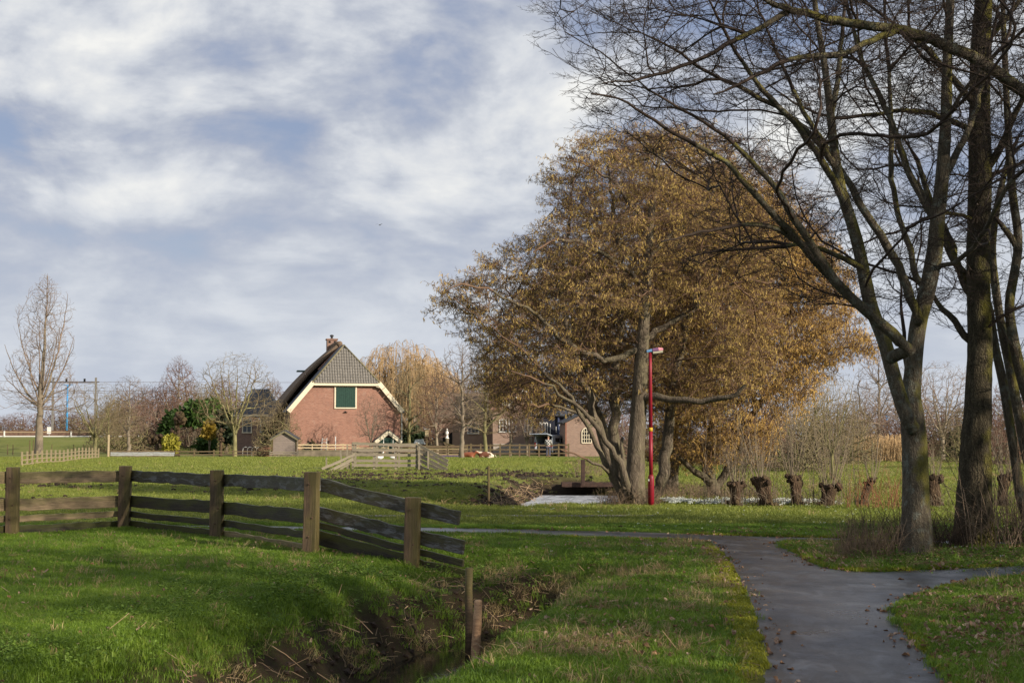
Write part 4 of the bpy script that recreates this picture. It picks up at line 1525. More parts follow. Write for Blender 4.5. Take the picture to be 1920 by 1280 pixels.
M_board_warm = wood_mat("weathered_brown_board", (0.40, 0.30, 0.18), (0.15, 0.105, 0.06), mossk=0.45)
M_board_dark = wood_mat("wet_blackened_board", (0.085, 0.075, 0.060), (0.020, 0.017, 0.014), (0.055, 0.055, 0.012), 0.5, (0.16, 0.165, 0.175), wet=0.5)
M_board_black = wood_mat("mossy_black_board", (0.060, 0.050, 0.036), (0.016, 0.013, 0.010), (0.055, 0.060, 0.010), 0.75, None, wet=0.55)
M_post_old = wood_mat("old_fence_post_wood", (0.17, 0.115, 0.068), (0.042, 0.029, 0.019), (0.085, 0.08, 0.016), 0.55)
M_wood_grey = wood_mat("grey_corral_wood", (0.34, 0.29, 0.225), (0.17, 0.14, 0.105), (0.16, 0.16, 0.05), 0.25)
M_wood_pale = wood_mat("pale_new_wood", (0.62, 0.50, 0.32), (0.36, 0.27, 0.16), mossk=0.1)
M_wood_brown = wood_mat("brown_rail_wood", (0.20, 0.14, 0.085), (0.09, 0.06, 0.04), mossk=0.25)
M_stake_pale = wood_mat("peeled_stake_wood", (0.60, 0.38, 0.22), (0.24, 0.13, 0.07), mossk=0.05)


def board(p0, p1, w, t, mat, parent, name="board", sag=0.006, origin=None, seed=0, bev=0.006, lean=0.0):
    """plank from p0 to p1 (centres of its ends) as an object with its own length axis"""
    p0, p1 = Vector(p0), Vector(p1)
    l = (p1 - p0).length
    rs = np.random.RandomState(seed + 17)
    n = max(2, min(14, int(l / 0.18)))
    xs = np.linspace(0, l, n + 1)
    v, f = [], []
    for i, x in enumerate(xs):
        dz = -sag * math.sin(math.pi * x / l) + rs.normal(0, 0.006)
        e1, e2 = rs.normal(0, 0.0035, 2)
        ex = rs.normal(0, 0.01) if i in (0, n) else 0
        for a, c in ((-1, -1), (1, -1), (1, 1), (-1, 1)):
            v.append((x + ex, a * t / 2, c * (w / 2 + (e1 if c > 0 else e2)) + dz))
    for i in range(n):
        for j in range(4):
            j2 = (j + 1) % 4
            f.append((i * 4 + j, (i + 1) * 4 + j, (i + 1) * 4 + j2, i * 4 + j2))
    f += [(0, 1, 2, 3), (n * 4 + 3, n * 4 + 2, n * 4 + 1, n * 4)]
    o = MB().add(v, f).build(name, mat, parent, bevel=bev)
    d = (p1 - p0).normalized()
    x = d
    up = Vector((0, 0, 1))
    y = up.cross(x).normalized()
    z = x.cross(y)
    M = Matrix((x, y, z)).transposed().to_4x4()
    M.translation = p0 - (Vector(origin) if origin is not None else Vector())
    o.matrix_local = M
    return o


def post(base, top, w, d, mat, parent, name="post", origin=None, seed=0, rz=0.0, bev=0.012):
    """vertical or leaning post"""
    base, top = Vector(base), Vector(top)
    l = (top - base).length
    rs = np.random.RandomState(seed + 3)
    v, f = [], []
    n = 6
    for i in range(n + 1):
        x = l * i / n
        q = 1 + rs.normal(0, 0.012)
        for a, c in ((-1, -1), (1, -1), (1, 1), (-1, 1)):
            v.append((x, a * d / 2 * q + rs.normal(0, 0.002), c * w / 2 * q + rs.normal(0, 0.002)))
    for i in range(n):
        for j in range(4):
            j2 = (j + 1) % 4
            f.append((i * 4 + j, (i + 1) * 4 + j, (i + 1) * 4 + j2, i * 4 + j2))
    f += [(0, 1, 2, 3), (n * 4 + 3, n * 4 + 2, n * 4 + 1, n * 4)]
    o = MB().add(v, f).build(name, mat, parent, bevel=bev)
    x = (top - base).normalized()
    z = Vector((math.cos(rz), math.sin(rz), 0))
    z = (z - x * z.dot(x)).normalized()
    y = z.cross(x)
    M = Matrix((x, y, z)).transposed().to_4x4()
    M.translation = base - (Vector(origin) if origin is not None else Vector())
    o.matrix_local = M
    return o


# ------------------------------------------------------------------ the heavy board fence in the foreground
PX = [(-190, 21.9), (25, 24.2), (234, 25.7), (408, 23.6), (583, 20.5), (772, 19.8)]
ptop = [1.13, 1.137, 1.13, 1.10, 1.14, 0.806]
fx = [P(a, 900, Y) for a, Y in PX]
F0 = Vector((fx[1].x, fx[1].y, 0))
fence = thing("board_fence", "heavy weathered board fence with four rows, sagging down to the near ditch", "fence", F0)
for i, ((a, Y), zt) in enumerate(zip(PX, ptop)):
    x = fx[i].x
    g = gz(x, Y)
    w = 0.20
    post((x, Y, min(g, zt - 1.1) - 0.25), (x + (0.01, -0.01, 0.012, -0.012, 0.02, 0.02)[i], Y, zt), w, 0.17, M_post_old, fence, origin=F0, seed=i, rz=(0, 0.1, 0.0, -0.1, -0.2, -0.15)[i])
rows = [[(1.056, 0.86), (0.60, 0.39), (0.316, 0.21), (0.147, -0.04)]] * 5
rowz = {  # (centre height, width) of the four rows at each post
    0: [(0.955, .20), (0.50, .205), (0.265, .105), (0.055, .19)],
    1: [(0.955, .20), (0.50, .205), (0.265, .105), (0.055, .19)],
    2: [(0.955, .20), (0.495, .205), (0.265, .105), (0.055, .19)],
    3: [(0.93, .20), (0.475, .205), (0.225, .105), (0.015, .19)],
    4: [(0.965, .20), (0.49, .205), (0.22, .105), (-0.01, .22)],
}
bt = 0.045
M_bolt = simple('rusty_bolt', (0.10, 0.06, 0.04))
mats = {0: M_board_warm, 1: M_board_warm, 2: M_board_dark, 3: M_board_dark}
sd = 0
for i in range(4):
    a, c = fx[i], fx[i + 1]
    dirn = Vector((c.x - a.x, c.y - a.y, 0)).normalized()
    back = Vector((-dirn.y, dirn.x, 0)) * 0.115
    for rI in range(4):
        sd += 1
        z0, w = rowz[i][rI]
        z1, _ = rowz[i + 1][rI]
        mt = mats[i]
        if i >= 2 and rI in (1, 2, 3):
            mt = M_board_black if rI != 3 or i == 2 else M_board_warm
        if i < 2 and rI == 3:
            mt = M_board_black
        p0 = Vector((a.x, a.y, z0)) + back - dirn * 0.02
        p1 = Vector((c.x, c.y, z1)) + back + dirn * 0.02
        board(p0, p1, w, bt, mt, fence, origin=F0, seed=sd)
# broken last span dropping to the ditch, boards run past the last post
ends = [(853, 958, 985, 19.45), (862, 1014, 1041, 19.4), (862, 1051, 1063, 19.4), (873, 1073, 1101, 19.3)]
starts = [(597, 897, 925), (597, 949, 977), (597, 979, 994), (597, 994, 1024)]
for rI in range(4):
    xe, t, bo, Ye = ends[rI]
    xs_, ts, bs = starts[rI]
    p0t, p0b = P(xs_, ts, 20.6), P(xs_, bs, 20.6)
    p1t, p1b = P(xe, t, Ye), P(xe, bo, Ye)
    c0, c1 = (p0t + p0b) / 2, (p1t + p1b) / 2
    off = Vector((0.05, 0.12, 0))
    mid = c0.lerp(c1, 0.60)
    wv = ((p0t - p0b).length + (p1t - p1b).length) / 2 * 0.95
    board(c0 + off - (c1 - c0).normalized() * 0.1, c1 + off, wv, bt, M_board_dark if rI < 2 else M_board_black, fence, origin=F0, seed=40 + rI, sag=0.01)
for i in range(1, 6):     # carriage bolts through the posts
    for rI in range(3):
        zc = rowz[min(i, 4)][rI][0] - (0.33 if i == 5 else 0)
        MB().ellipsoid((fx[i].x - F0.x + (0.03 if rI % 2 else -0.02), fx[i].y - F0.y - 0.092, zc), (0.014, 0.01, 0.014), 6, 4).build("bolt", M_bolt, fence)

# stakes in the ditch
s0 = P(879, 1200, 16.35)
st = thing("wooden_stake", "tall thin dark stake in the ditch beside the broken end of the board fence", "stake", (s0.x, s0.y, -1.0))
MB().tube([(0, 0, 0), (0.005, 0, 0.5), (-0.003, 0.0, 0.9), (0.004, 0, 1.145)], [0.046, 0.047, 0.044, 0.045], 10).build("shaft", M_post_old, st, True)
s1 = P(896, 1213, 15.75)
st = thing("wooden_stake", "short pale peeled stake standing in the dark ditch water", "stake", (s1.x - 0.015, s1.y, -1.0))
MB().tube([(-0.02, 0, 0), (-0.01, 0, 0.3), (0.008, 0.0, 0.6), (0.018, 0, 0.835), (0.018, 0, 0.85)], [0.046, 0.052, 0.049, 0.043, 0.034], 12).build("shaft", M_stake_pale, st, True)

# ------------------------------------------------------------------ red lamp post
lp = G(1221, 949)
lp.z = gz(lp.x, lp.y)
M_cream0 = simple("pale_sticker", (0.6, 0.6, 0.55))
M_red = simple("red_lamp_paint", (0.30, 0.010, 0.028), (0.17, 0.010, 0.018), 5, 0.5, spec=0.4, stretch=(1, 1, 0.35))
lamp = thing("street_lamp", "slim red street lamp with a yellow band, standing before the grey alder trunk", "street lamp", lp)
kk = lp.y / FPX
zb = lambda py: EYE + (824 - py) * kk - lp.z
MB().lathe([(0.074, -0.1), (0.074, zb(897)), (0.070, zb(893)), (0.048, zb(889))], k=20).build("base", M_red, lamp, True)
m = MB().lathe([(0.047, zb(890)), (0.046, zb(808.5))], k=16)
m.build("lower_pole", M_red, lamp, True)
MB().lathe([(0.046, zb(801.5)), (0.041, zb(700)), (0.038, zb(660))], k=16).build("upper_pole", M_red, lamp, True)
MB().lathe([(0.0475, zb(808.5)), (0.0475, zb(801.5))], k=16).build("yellow_band", simple("yellow_band_paint", (0.72, 0.42, 0.03), rough=0.5), lamp, True)
MB().box((0.0, -0.077, zb(905)), (0.05, 0.01, 0.09)).build("service_hatch", M_red, lamp, bevel=0.003)
MB().box((-0.055, -0.052, zb(899)), (0.03, 0.012, 0.045)).build("sticker", M_cream0, lamp)
# head: tapered housing in three colours, tilted upwards to the right
head_tilt = math.radians(8)
def hp(x0, x1, h0, h1, w0, w1, dz=0.0):
    v = []
    for x, h, w in ((x0, h0, w0), (x1, h1, w1)):
        for a, c in ((-1, 0), (-1, 0.55), (-0.6, 1), (0.6, 1), (1, 0.55), (1, 0)):
            y = a * w / 2
            z = c * h + dz
            v.append((x * math.cos(head_tilt) - z * math.sin(head_tilt), y, x * math.sin(head_tilt) + z * math.cos(head_tilt)))
    f = [tuple(range(5, -1, -1)), tuple(range(6, 12))] + [(i, (i + 1) % 6, (i + 1) % 6 + 6, i + 6) for i in range(6)]
    return v, f
hb = zb(660)
def headpart(name, mat, x0, x1, h0, h1, w0, w1, dz=0.0):
    v, f = hp(x0, x1, h0, h1, w0, w1, dz)
    v = [(a, b_, c + hb) for a, b_, c in v]
    return MB().add(v, f).build(name, mat, lamp, bevel=0.006)
headpart("bracket_cap", simple("blue_lamp_paint", (0.16, 0.32, 0.55), rough=0.4), -0.085, 0.055, 0.055, 0.075, 0.10, 0.13)
headpart("housing", simple("purple_lamp_paint", (0.22, 0.11, 0.22), rough=0.4), 0.057, 0.20, 0.078, 0.085, 0.15, 0.17)
headpart("end_cap", simple("pink_lamp_paint", (0.72, 0.30, 0.36), rough=0.4), 0.202, 0.315, 0.085, 0.055, 0.17, 0.14)
m_lens, nt, b = new_mat("milky_lamp_lens")
b.inputs["Base Color"].default_value = (0.55, 0.52, 0.40, 1)
b.inputs["Roughness"].default_value = 0.25
v, f = hp(0.06, 0.30, -0.055, -0.06, 0.12, 0.11, -0.002)
MB().add([(a, b_, c + hb) for a, b_, c in v], [q[::-1] for q in f]).build("lens", m_lens, lamp, bevel=0.006)

# ------------------------------------------------------------------ posts and plank bridge at the far ditch
pw = G(916, 945)
g = 0.0
o = thing("wire_fence_post", "lone thin grey wire post on the near bank of the far ditch", "post", (pw.x, pw.y, g))
MB().lathe([(0.034, -1.0), (0.033, 0.5), (0.032, 0.945)], k=10).build("shaft", M_post_old, o, True)
M_bp = simple("black_plastic", (0.02, 0.02, 0.02), rough=0.4)
for zq in (0.90, 0.55):
    MB().box((-0.045, 0, zq), (0.05, 0.03, 0.03)).build("insulator", M_bp, o)

bx0, bx1 = P(1064, 907, 60), P(1152, 907, 60)
br = thing("plank_bridge", "dark red brown plank footbridge across the far ditch", "bridge", ((bx0.x + bx1.x) / 2, 60, -0.25))
M_rust = simple("dark_red_beam", (0.070, 0.040, 0.030), (0.035, 0.022, 0.018), 8, 0.8, rnd=0.1)
wbr = bx1.x - bx0.x + 0.5
for i in range(3):
    board((-wbr / 2, (i - 1) * 0.36, 0.0), (wbr / 2, (i - 1) * 0.36, 0.0), 0.09, 0.33, M_rust, br, "deck_plank", seed=i)
board((-wbr / 2, -0.56, -0.02), (wbr / 2, -0.56, -0.02), 0.18, 0.07, M_rust, br, "side_beam", seed=7)
board((-wbr / 2, 0.56, -0.02), (wbr / 2, 0.56, -0.02), 0.18, 0.07, M_rust, br, "side_beam", seed=8)
MB().box((-0.1, 0.75, -0.30), (wbr + 0.6, 0.12, 0.50)).build("sheet_piling", simple("dark_piling", (0.055, 0.040, 0.028), (0.03, 0.022, 0.016), 6), br)
pp = P(1093, 905, 59.3)
o = thing("gate_post", "square rust brown post standing beside the plank bridge", "post", (pp.x, 59.2, -0.3))
MB().box((0, 0, 0.54), (0.17, 0.17, 1.08)).build("shaft", M_rust, o, bevel=0.02)

# ------------------------------------------------------------------ grey wooden corral in the field
CY = 72.0
co = P(720, 883, CY)
corral = thing("livestock_corral", "grey plank livestock corral with sloping side wings in the sunlit field", "corral", (co.x, CY, 0))
CO = Vector((co.x, CY, 0))
def pb(a, b_, Ya, Yb, w, seed, mat=M_wood_grey, name="board", t=0.04):
    return board(P(a[0], a[1], Ya), P(b_[0], b_[1], Yb), w, t, mat, corral, name, origin=CO, seed=seed, bev=0)
for i, (ya, yb_) in enumerate(((831, 834), (843, 843.5), (851.5, 853), (863, 863.5), (871.5, 872), (881, 881.5))):
    pb((660, ya), (783, yb_ if i else 835), CY, CY, 0.14, i)
for i, y in enumerate((832, 844)):
    pb((662, y), (786, y + 1), CY + 2.6, CY + 2.6, 0.11, 20 + i)
for i, x in enumerate((661, 701, 742, 781)):
    b0 = P(x, 884, CY)
    post((b0.x, CY + 0.07, -0.1), (b0.x, CY + 0.07, EYE + (824 - 829) * CY / FPX), 0.11, 0.08, M_wood_grey, corral, origin=CO, seed=60 + i, bev=0)
for i, x in enumerate((666, 706, 748, 788)):
    b0 = P(x, 884, CY + 2.6)
    post((b0.x, CY + 2.67, -0.1), (b0.x, CY + 2.67, EYE + (824 - 833) * CY / FPX), 0.10, 0.08, M_wood_grey, corral, origin=CO, seed=70 + i, bev=0)
for i, (a, c) in enumerate((((784, 834), (840, 864)), ((784, 843), (840, 872)), ((784, 852.5), (839, 881)), ((784, 862), (833, 884)), ((784, 872), (812, 885)), ((784, 880), (795, 885)))):
    pb(a, c, CY - 0.1, CY - 0.9, 0.16, 30 + i)
for i, (x, y0, y1) in enumerate(((803, 845, 884), (822, 855, 884), (786, 836, 885))):
    b0 = P(x, y1, CY - 0.4)
    post((b0.x, CY - 0.42, -0.1), (b0.x, CY - 0.42, EYE + (824 - y0) * CY / FPX), 0.08, 0.06, M_wood_grey, corral, origin=CO, seed=80 + i, bev=0)
pb((666, 851), (603, 879), CY - 0.1, CY - 0.6, 0.13, 50)
pb((662, 860), (614, 885), CY - 0.1, CY - 0.5, 0.15, 51)
pb((655, 868), (630, 884), CY + 0.1, CY, 0.10, 52)
for i, (x, x2, y0) in enumerate(((612, 612, 857), (643, 638, 843), (651, 651, 833), (655, 655, 866))):
    b0, t0 = P(x, 885, CY + 0.1), P(x2, y0, CY + 0.1)
    post((b0.x, CY + 0.15, -0.1), tuple(t0), 0.075, 0.06, M_wood_grey, corral, origin=CO, seed=90 + i, bev=0)

# ------------------------------------------------------------------ two white geese behind the corral
M_goose = simple("white_feathers", (0.80, 0.80, 0.78), (0.66, 0.66, 0.66), 12, 0.8)
M_beak = simple("orange_beak", (0.75, 0.25, 0.04), rough=0.5)
def goose(px, label, face=1):
    p = P(px, 862, 90.0)
    g0 = gz(p.x, 90)
    o = thing("white_goose", label, "goose", (p.x, 90, g0), group="white geese behind the grey corral")
    m = MB()
    m.tube([(-0.34 * face, 0, 0.20), (-0.27 * face, 0, 0.24), (-0.12 * face, 0, 0.27), (0.06 * face, 0, 0.28), (0.17 * face, 0, 0.33), (0.20 * face, 0, 0.42), (0.19 * face, 0, 0.53), (0.22 * face, 0, 0.60), (0.27 * face, 0, 0.60)],
           [0.015, 0.07, 0.135, 0.145, 0.10, 0.05, 0.035, 0.045, 0.03], 10)
    m.build("body", M_goose, o, True)
    MB().add([(0.28 * face, -0.02, 0.60), (0.28 * face, 0.02, 0.60), (0.28 * face, 0, 0.63), (0.36 * face, 0, 0.59)], [(0, 1, 2), (0, 3, 1), (1, 3, 2), (2, 3, 0)]).build("beak", M_beak, o)
    for s in (-1, 1):
        MB().tube([(0.0, s * 0.05, 0.16), (0.0, s * 0.05, 0.02)], 0.012, 5).box((0.03 * face, s * 0.05, 0.01), (0.09, 0.06, 0.015)).build("leg", M_beak, o)
        MB().ellipsoid((-0.06 * face, s * 0.10, 0.28), (0.20, 0.05, 0.09), 8, 6).build("wing", M_goose, o, True)
goose(712, "white goose with its tail to the left, left one of the pair behind the corral", 1)
goose(738, "white goose standing front on, right one of the pair behind the corral", 0.45)
# ------------------------------------------------------------------ materials of the buildings
def brick_mat(name, c1, c2, mortar, stain=0.3, row=0.07, wid=0.23):
    m, nt, b = new_mat(name)
    v = coord(nt)
    sp = nt.nodes.new("ShaderNodeSeparateXYZ")
    L(nt, v, sp.inputs[0])
    cb = nt.nodes.new("ShaderNodeCombineXYZ")
    L(nt, mathn(nt, 'ADD', sp.outputs[0], sp.outputs[1]), cb.inputs[0])
    L(nt, sp.outputs[2], cb.inputs[1])
    br = nt.nodes.new("ShaderNodeTexBrick")
    br.inputs["Scale"].default_value = 1.0
    br.inputs["Brick Width"].default_value = wid
    br.inputs["Row Height"].default_value = row
    br.inputs["Mortar Size"].default_value = 0.008
    br.inputs["Color1"].default_value = (*c1, 1)
    br.inputs["Color2"].default_value = (*c2, 1)
    br.inputs["Mortar"].default_value = (*mortar, 1)
    L(nt, cb.outputs[0], br.inputs["Vector"])
    n1 = noise(nt, mapping(nt, v, (0.8, 0.8, 2.2)), 1.0, 6, 0.65)
    n2 = noise(nt, mapping(nt, v, (1, 1, 5)), 3.0, 5, 0.7)
    f = nt.nodes.new("ShaderNodeCombineColor")
    k = mathn(nt, 'ADD', mathn(nt, 'MULTIPLY', mathn(nt, 'ADD', n1, n2), stain), 1 - stain)
    for i in range(3):
        L(nt, k, f.inputs[i])
    col = mixc(nt, 1.0, br.outputs["Color"], f.outputs[0], 'MULTIPLY')
    lime = ramp(nt, noise(nt, v, 1.6, 6, 0.7, 0.5), [(0.56, 0.0), (0.72, 0.35)])
    col = mixc(nt, lime, col, (0.42, 0.33, 0.27))
    L(nt, col, b.inputs["Base Color"])
    b.inputs["Roughness"].default_value = 0.9
    b.inputs["Specular IOR Level"].default_value = 0.2
    bump(nt, b, br.outputs["Fac"], 0.3, -0.01)
    return m


M_brick = brick_mat("red_barn_brick", (0.31, 0.148, 0.105), (0.225, 0.10, 0.072), (0.34, 0.25, 0.20), stain=0.45)
M_brick_br = brick_mat("brown_brick", (0.26, 0.15, 0.115), (0.19, 0.11, 0.085), (0.28, 0.22, 0.18))
M_brick_lt = brick_mat("light_brown_brick", (0.30, 0.195, 0.15), (0.22, 0.145, 0.115), (0.34, 0.28, 0.23))
M_cream = simple("cream_paint", (0.74, 0.66, 0.50), (0.62, 0.54, 0.40), 6, 0.6)
M_white = simple("white_paint", (0.78, 0.77, 0.73), (0.66, 0.65, 0.62), 6, 0.55)
M_green = simple("dark_green_paint", (0.016, 0.055, 0.040), (0.010, 0.036, 0.028), 8, 0.5)
M_bluebl = simple("blue_black_boards", (0.030, 0.033, 0.052), (0.018, 0.02, 0.032), 8, 0.7)
M_slate = simple("dark_slate_tiles", (0.055, 0.060, 0.072), (0.032, 0.036, 0.044), 9, 0.55, 0.3)
M_thatch = simple("weathered_thatch", (0.20, 0.145, 0.10), (0.105, 0.073, 0.05), 5, 0.95, 0.7, 0.05, stretch=(4, 4, 1.0))
M_ridge = simple("lichen_ridge", (0.22, 0.19, 0.10), (0.12, 0.11, 0.08), 9, 0.9)
M_glass, nt, b = new_mat("dark_window_glass")
b.inputs["Base Color"].default_value = (0.015, 0.018, 0.022, 1)
b.inputs["Roughness"].default_value = 0.08
M_conc = simple("stained_concrete", (0.20, 0.165, 0.12), (0.10, 0.085, 0.06), 2.5, 0.95)
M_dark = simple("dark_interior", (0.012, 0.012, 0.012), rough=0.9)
m, nt, b = new_mat("grey_pantiles")
v = coord(nt)
n1 = noise(nt, v, 7.0, 5, 0.7)
L(nt, mixc(nt, ramp(nt, objrand(nt), [(0, 0), (1, 0)]), ramp(nt, n1, [(0.3, (0.085, 0.080, 0.072)), (0.7, (0.235, 0.215, 0.185))]), (0, 0, 0)), b.inputs["Base Color"])
b.inputs["Roughness"].default_value = 0.6
M_pan = m


def win(parent, cx, cz, y, w, h, mat=M_white, nx_=1, nz_=1, out=-1, arch=False, label=None, thick=0.10):
    """window on a wall in the x-z plane of the parent: frame > pane"""
    m = MB()
    t = 0.09 if w > 0.7 else 0.07
    if arch:
        # arched frame
        r = w / 2
        pts = [(cx - r, cz - h / 2), (cx - r, cz + h / 2 - r)] + [(cx - r * math.cos(a), cz + h / 2 - r + r * math.sin(a)) for a in np.linspace(0.2, math.pi - 0.2, 7)] + [(cx + r, cz + h / 2 - r), (cx + r, cz - h / 2)]
        for (x0, z0), (x1, z1) in zip(pts, pts[1:] + pts[:1]):
            m.bar((x0, y, z0), (x1, y, z1), t, thick)
    else:
        m.box((cx, y, cz + h / 2 - t / 2), (w, thick, t)).box((cx, y, cz - h / 2 + t / 2), (w + 0.08, thick + 0.04, t))
        m.box((cx - w / 2 + t / 2, y, cz), (t, thick, h - 2 * t)).box((cx + w / 2 - t / 2, y, cz), (t, thick, h - 2 * t))
    o = m.build("window", mat, parent)
    if label:
        o["label"] = label
    y2 = y + 0.02 * -out
    if nx_ > 1 or nz_ > 1:
        g = MB()
        for i in range(1, nx_):
            g.box((cx - w / 2 + w * i / nx_, y + out * 0.012, cz), (0.045, thick * 0.6, h - 0.02))
        for i in range(1, nz_):
            g.box((cx, y + out * 0.014, cz - h / 2 + h * i / nz_), (w - 0.02, thick * 0.55, 0.045))
        g.build("glazing_bar", mat, o)
    if arch:
        r = w / 2 - 0.02
        pl = [(cx - r, cz - h / 2 + 0.02), (cx + r, cz - h / 2 + 0.02)] + [(cx + r * math.cos(a), cz + h / 2 - w / 2 + r * math.sin(a)) for a in np.linspace(0.0, math.pi, 8)]
        MB().prism(pl, y2, y2 + 0.01).build("pane", M_glass, o)
    else:
        MB().box((cx, y2, cz), (w - 0.02, 0.01, h - 0.02)).build("pane", M_glass, o)
    return o


# ------------------------------------------------------------------ the red brick barn
by = 125.0
bc = P(647.5, 840, by)
gb = gz(bc.x, by)
YAW = math.radians(14)
barn = thing("brick_barn", "red brick barn with cream trim, green loft hatch and tiled hip above", "barn", (bc.x, by, gb), YAW)
HW, EZ, CZ, CW, RZ = 4.85, 4.05, 6.35, 2.87, 9.72     # half width, eaves, clip height, half width at clip, ridge
k = (RZ - CZ) / CW
HIP = 1.5
prof = [(-HW, -0.3), (HW, -0.3), (HW, EZ), (CW, CZ), (-CW, CZ), (-HW, EZ)]
MB().prism(prof, 0, 0.3).build("front_wall", M_brick, barn)
MB().box((-HW + 0.15, 8.0, EZ / 2 - 0.15), (0.3, 15.4, EZ + 0.3)).box((HW - 0.15, 8.0, EZ / 2 - 0.15), (0.3, 15.4, EZ + 0.3)).box((0, 15.8, EZ / 2), (2 * HW, 0.2, EZ)).build("side_wall", M_brick_br, barn)
# tiled part of the roof, both sides
TL = 4.6
for s, nm in ((-1, "left"), (1, "right")):
    q = [(s * (HW + 0.25), -0.25, EZ - 0.28), (s * CW, -0.25, CZ + 0.02), (0, HIP, RZ), (0, TL, RZ), (s * (HW + 0.25), TL, EZ - 0.28)]
    if s > 0:
        q = q[::-1]
    o = MB().slab(q[::-1], 0.16).build("side_roof", M_slate, barn)
# hip of pantiles: base slab and rows of rounded tiles
hb0, hb1, ap = (-CW - 0.12, -0.35, CZ + 0.02), (CW + 0.12, -0.35, CZ + 0.02), (0, HIP, RZ)
MB().slab([hb0, hb1, ap], 0.10).build("hip_roof", M_slate, barn)
A, B, C_ = np.array(hb0), np.array(hb1), np.array(ap)
up = (C_ - (A + B) / 2)
Lh = np.linalg.norm(up)
up /= Lh
nn_ = np.cross(B - A, C_ - A)
nn_ /= np.linalg.norm(nn_)
tiles = MB()
tw, th_ = 0.225, 0.30
rows_ = int(Lh / th_)
rsx = np.random.RandomState(4)
cols = {}
for r in range(rows_):
    h0 = r * th_
    half = (CW + 0.12) * (1 - (h0 + th_ * 0.5) / Lh) - 0.06
    nct = int(half / tw)
    for c in range(-nct, nct + 1):
        cx = c * tw
        base_ = (A + B) / 2 + np.array((1.0, 0, 0)) * cx + up * h0
        v = []
        for u, lift in ((-0.02, 0.055), (th_ + 0.02, 0.012)):
            for a in (-0.5, -0.25, 0.0, 0.25, 0.5):
                hgt = lift + 0.055 * math.cos(a * math.pi * 1.0) ** 1 + rsx.normal(0, 0.002)
                v.append(base_ + np.array((1.0, 0, 0)) * a * tw * 0.98 + up * u + nn_ * hgt)
        for a in (-0.5, 0.5):
            v.append(base_ + np.array((1.0, 0, 0)) * a * tw * 0.98 + up * -0.02)
        tiles.add(v, [(i, i + 1, i + 6, i + 5) for i in range(4)] + [(10, 11, 4, 3, 2, 1, 0)])
o = tiles.build("roof_tiles", M_pan, barn)
tag(o, kind="stuff")
for s in (-1, 1):
    MB().tube([(s * (CW + 0.1), -0.36, CZ + 0.10), (0, HIP, RZ + 0.12)], 0.075, 8).build("hip_ridge", M_ridge, barn, True)
MB().tube([(0, HIP, RZ + 0.10), (0, TL, RZ + 0.10)], 0.10, 8).build("ridge_cap", M_slate, barn, True)
# thatched rear part, thicker and slightly higher
zt = RZ + 0.42
e = HW + 1.55
for s in (-1, 1):
    q = [(s * (e + 0.2), TL, EZ - 1.35), (s * 0.25, TL, zt), (s * 0.25, 11.5, zt - 0.1), (s * (e + 0.2), 16.6, EZ - 1.35)]
    # bulging thatch: subdivided and slightly convex
    q = [np.array(a) for a in q]
    nu, nv_ = 10, 8
    m = MB()
    n_ = np.cross(q[1] - q[0], q[3] - q[0])
    n_ /= np.linalg.norm(n_)
    if n_[2] < 0:
        n_ = -n_
    v = []
    for layer in (0, 1):
        for i in range(nu + 1):
            for j in range(nv_ + 1):
                a, c = i / nu, j / nv_
                p = (q[0] * (1 - a) + q[1] * a) * (1 - c) + (q[3] * (1 - a) + q[2] * a) * c
                bul = 0.38 * math.sin(math.pi * a) - 0.10 * (1 - a) ** 3
                p = p + n_ * (bul + 0.03 * float(vnoise(i * 0.9, j * 0.9 + 5, None, 3)) - 0.32 * layer)
                v.append(p)
    W_ = nv_ + 1
    f = []
    for i in range(nu):
        for j in range(nv_):
            a = i * W_ + j
            f.append((a, a + 1, a + W_ + 1, a + W_))
            b2 = a + (nu + 1) * W_
            f.append((b2, b2 + W_, b2 + W_ + 1, b2 + 1))
    L2 = (nu + 1) * W_
    for j in range(nv_):
        f.append((j, L2 + j, L2 + j + 1, j + 1))
    for i in range(nu):
        f.append((i * W_, (i + 1) * W_, L2 + (i + 1) * W_, L2 + i * W_))
        a = i * W_ + nv_
        f.append((a, L2 + a, L2 + a + W_, a + W_))
    m.add(v, f)
    m.build("thatched_roof", M_thatch, barn, True)
MB().slab([(-e - 0.2, 16.6, EZ - 1.35), (e + 0.2, 16.6, EZ - 1.35), (0.25, 11.5, zt - 0.1), (-0.25, 11.5, zt - 0.1)][::-1], 0.3).build("rear_hip", M_thatch, barn)
MB().tube([(0, TL - 0.05, zt + 0.02), (0, 7, zt + 0.1), (0, 9.5, zt + 0.08), (0, 11.6, zt)], [0.26, 0.30, 0.30, 0.26], 10).build("thatch_ridge", M_thatch, barn, True)
MB().prism([(-2.0, zt - 2.35), (2.0, zt - 2.35), (0, zt - 0.15)], TL - 0.12, TL + 0.1).build("brick_gable", M_brick, barn)
# chimney
ch = MB().box((-0.05, 10.3, zt + 0.20), (0.95, 0.8, 1.2)).box((-0.05, 10.3, zt + 0.80), (1.1, 0.94, 0.14)).build("chimney", M_brick_br, barn, bevel=0.015)
for xq in (-0.30, 0.2):
    MB().box((xq, 10.3 - 0.405, zt + 0.55), (0.2, 0.02, 0.2)).build("flue_opening", M_dark, ch)
MB().tube([(-0.05, 10.3, zt + 0.86), (-0.05, 10.3, zt + 1.10)], 0.12, 8).ellipsoid((-0.05, 10.3, zt + 1.16), (0.2, 0.2, 0.11), 8, 5).build("chimney_pot", simple("dark_pot", (0.05, 0.05, 0.055)), ch, True)
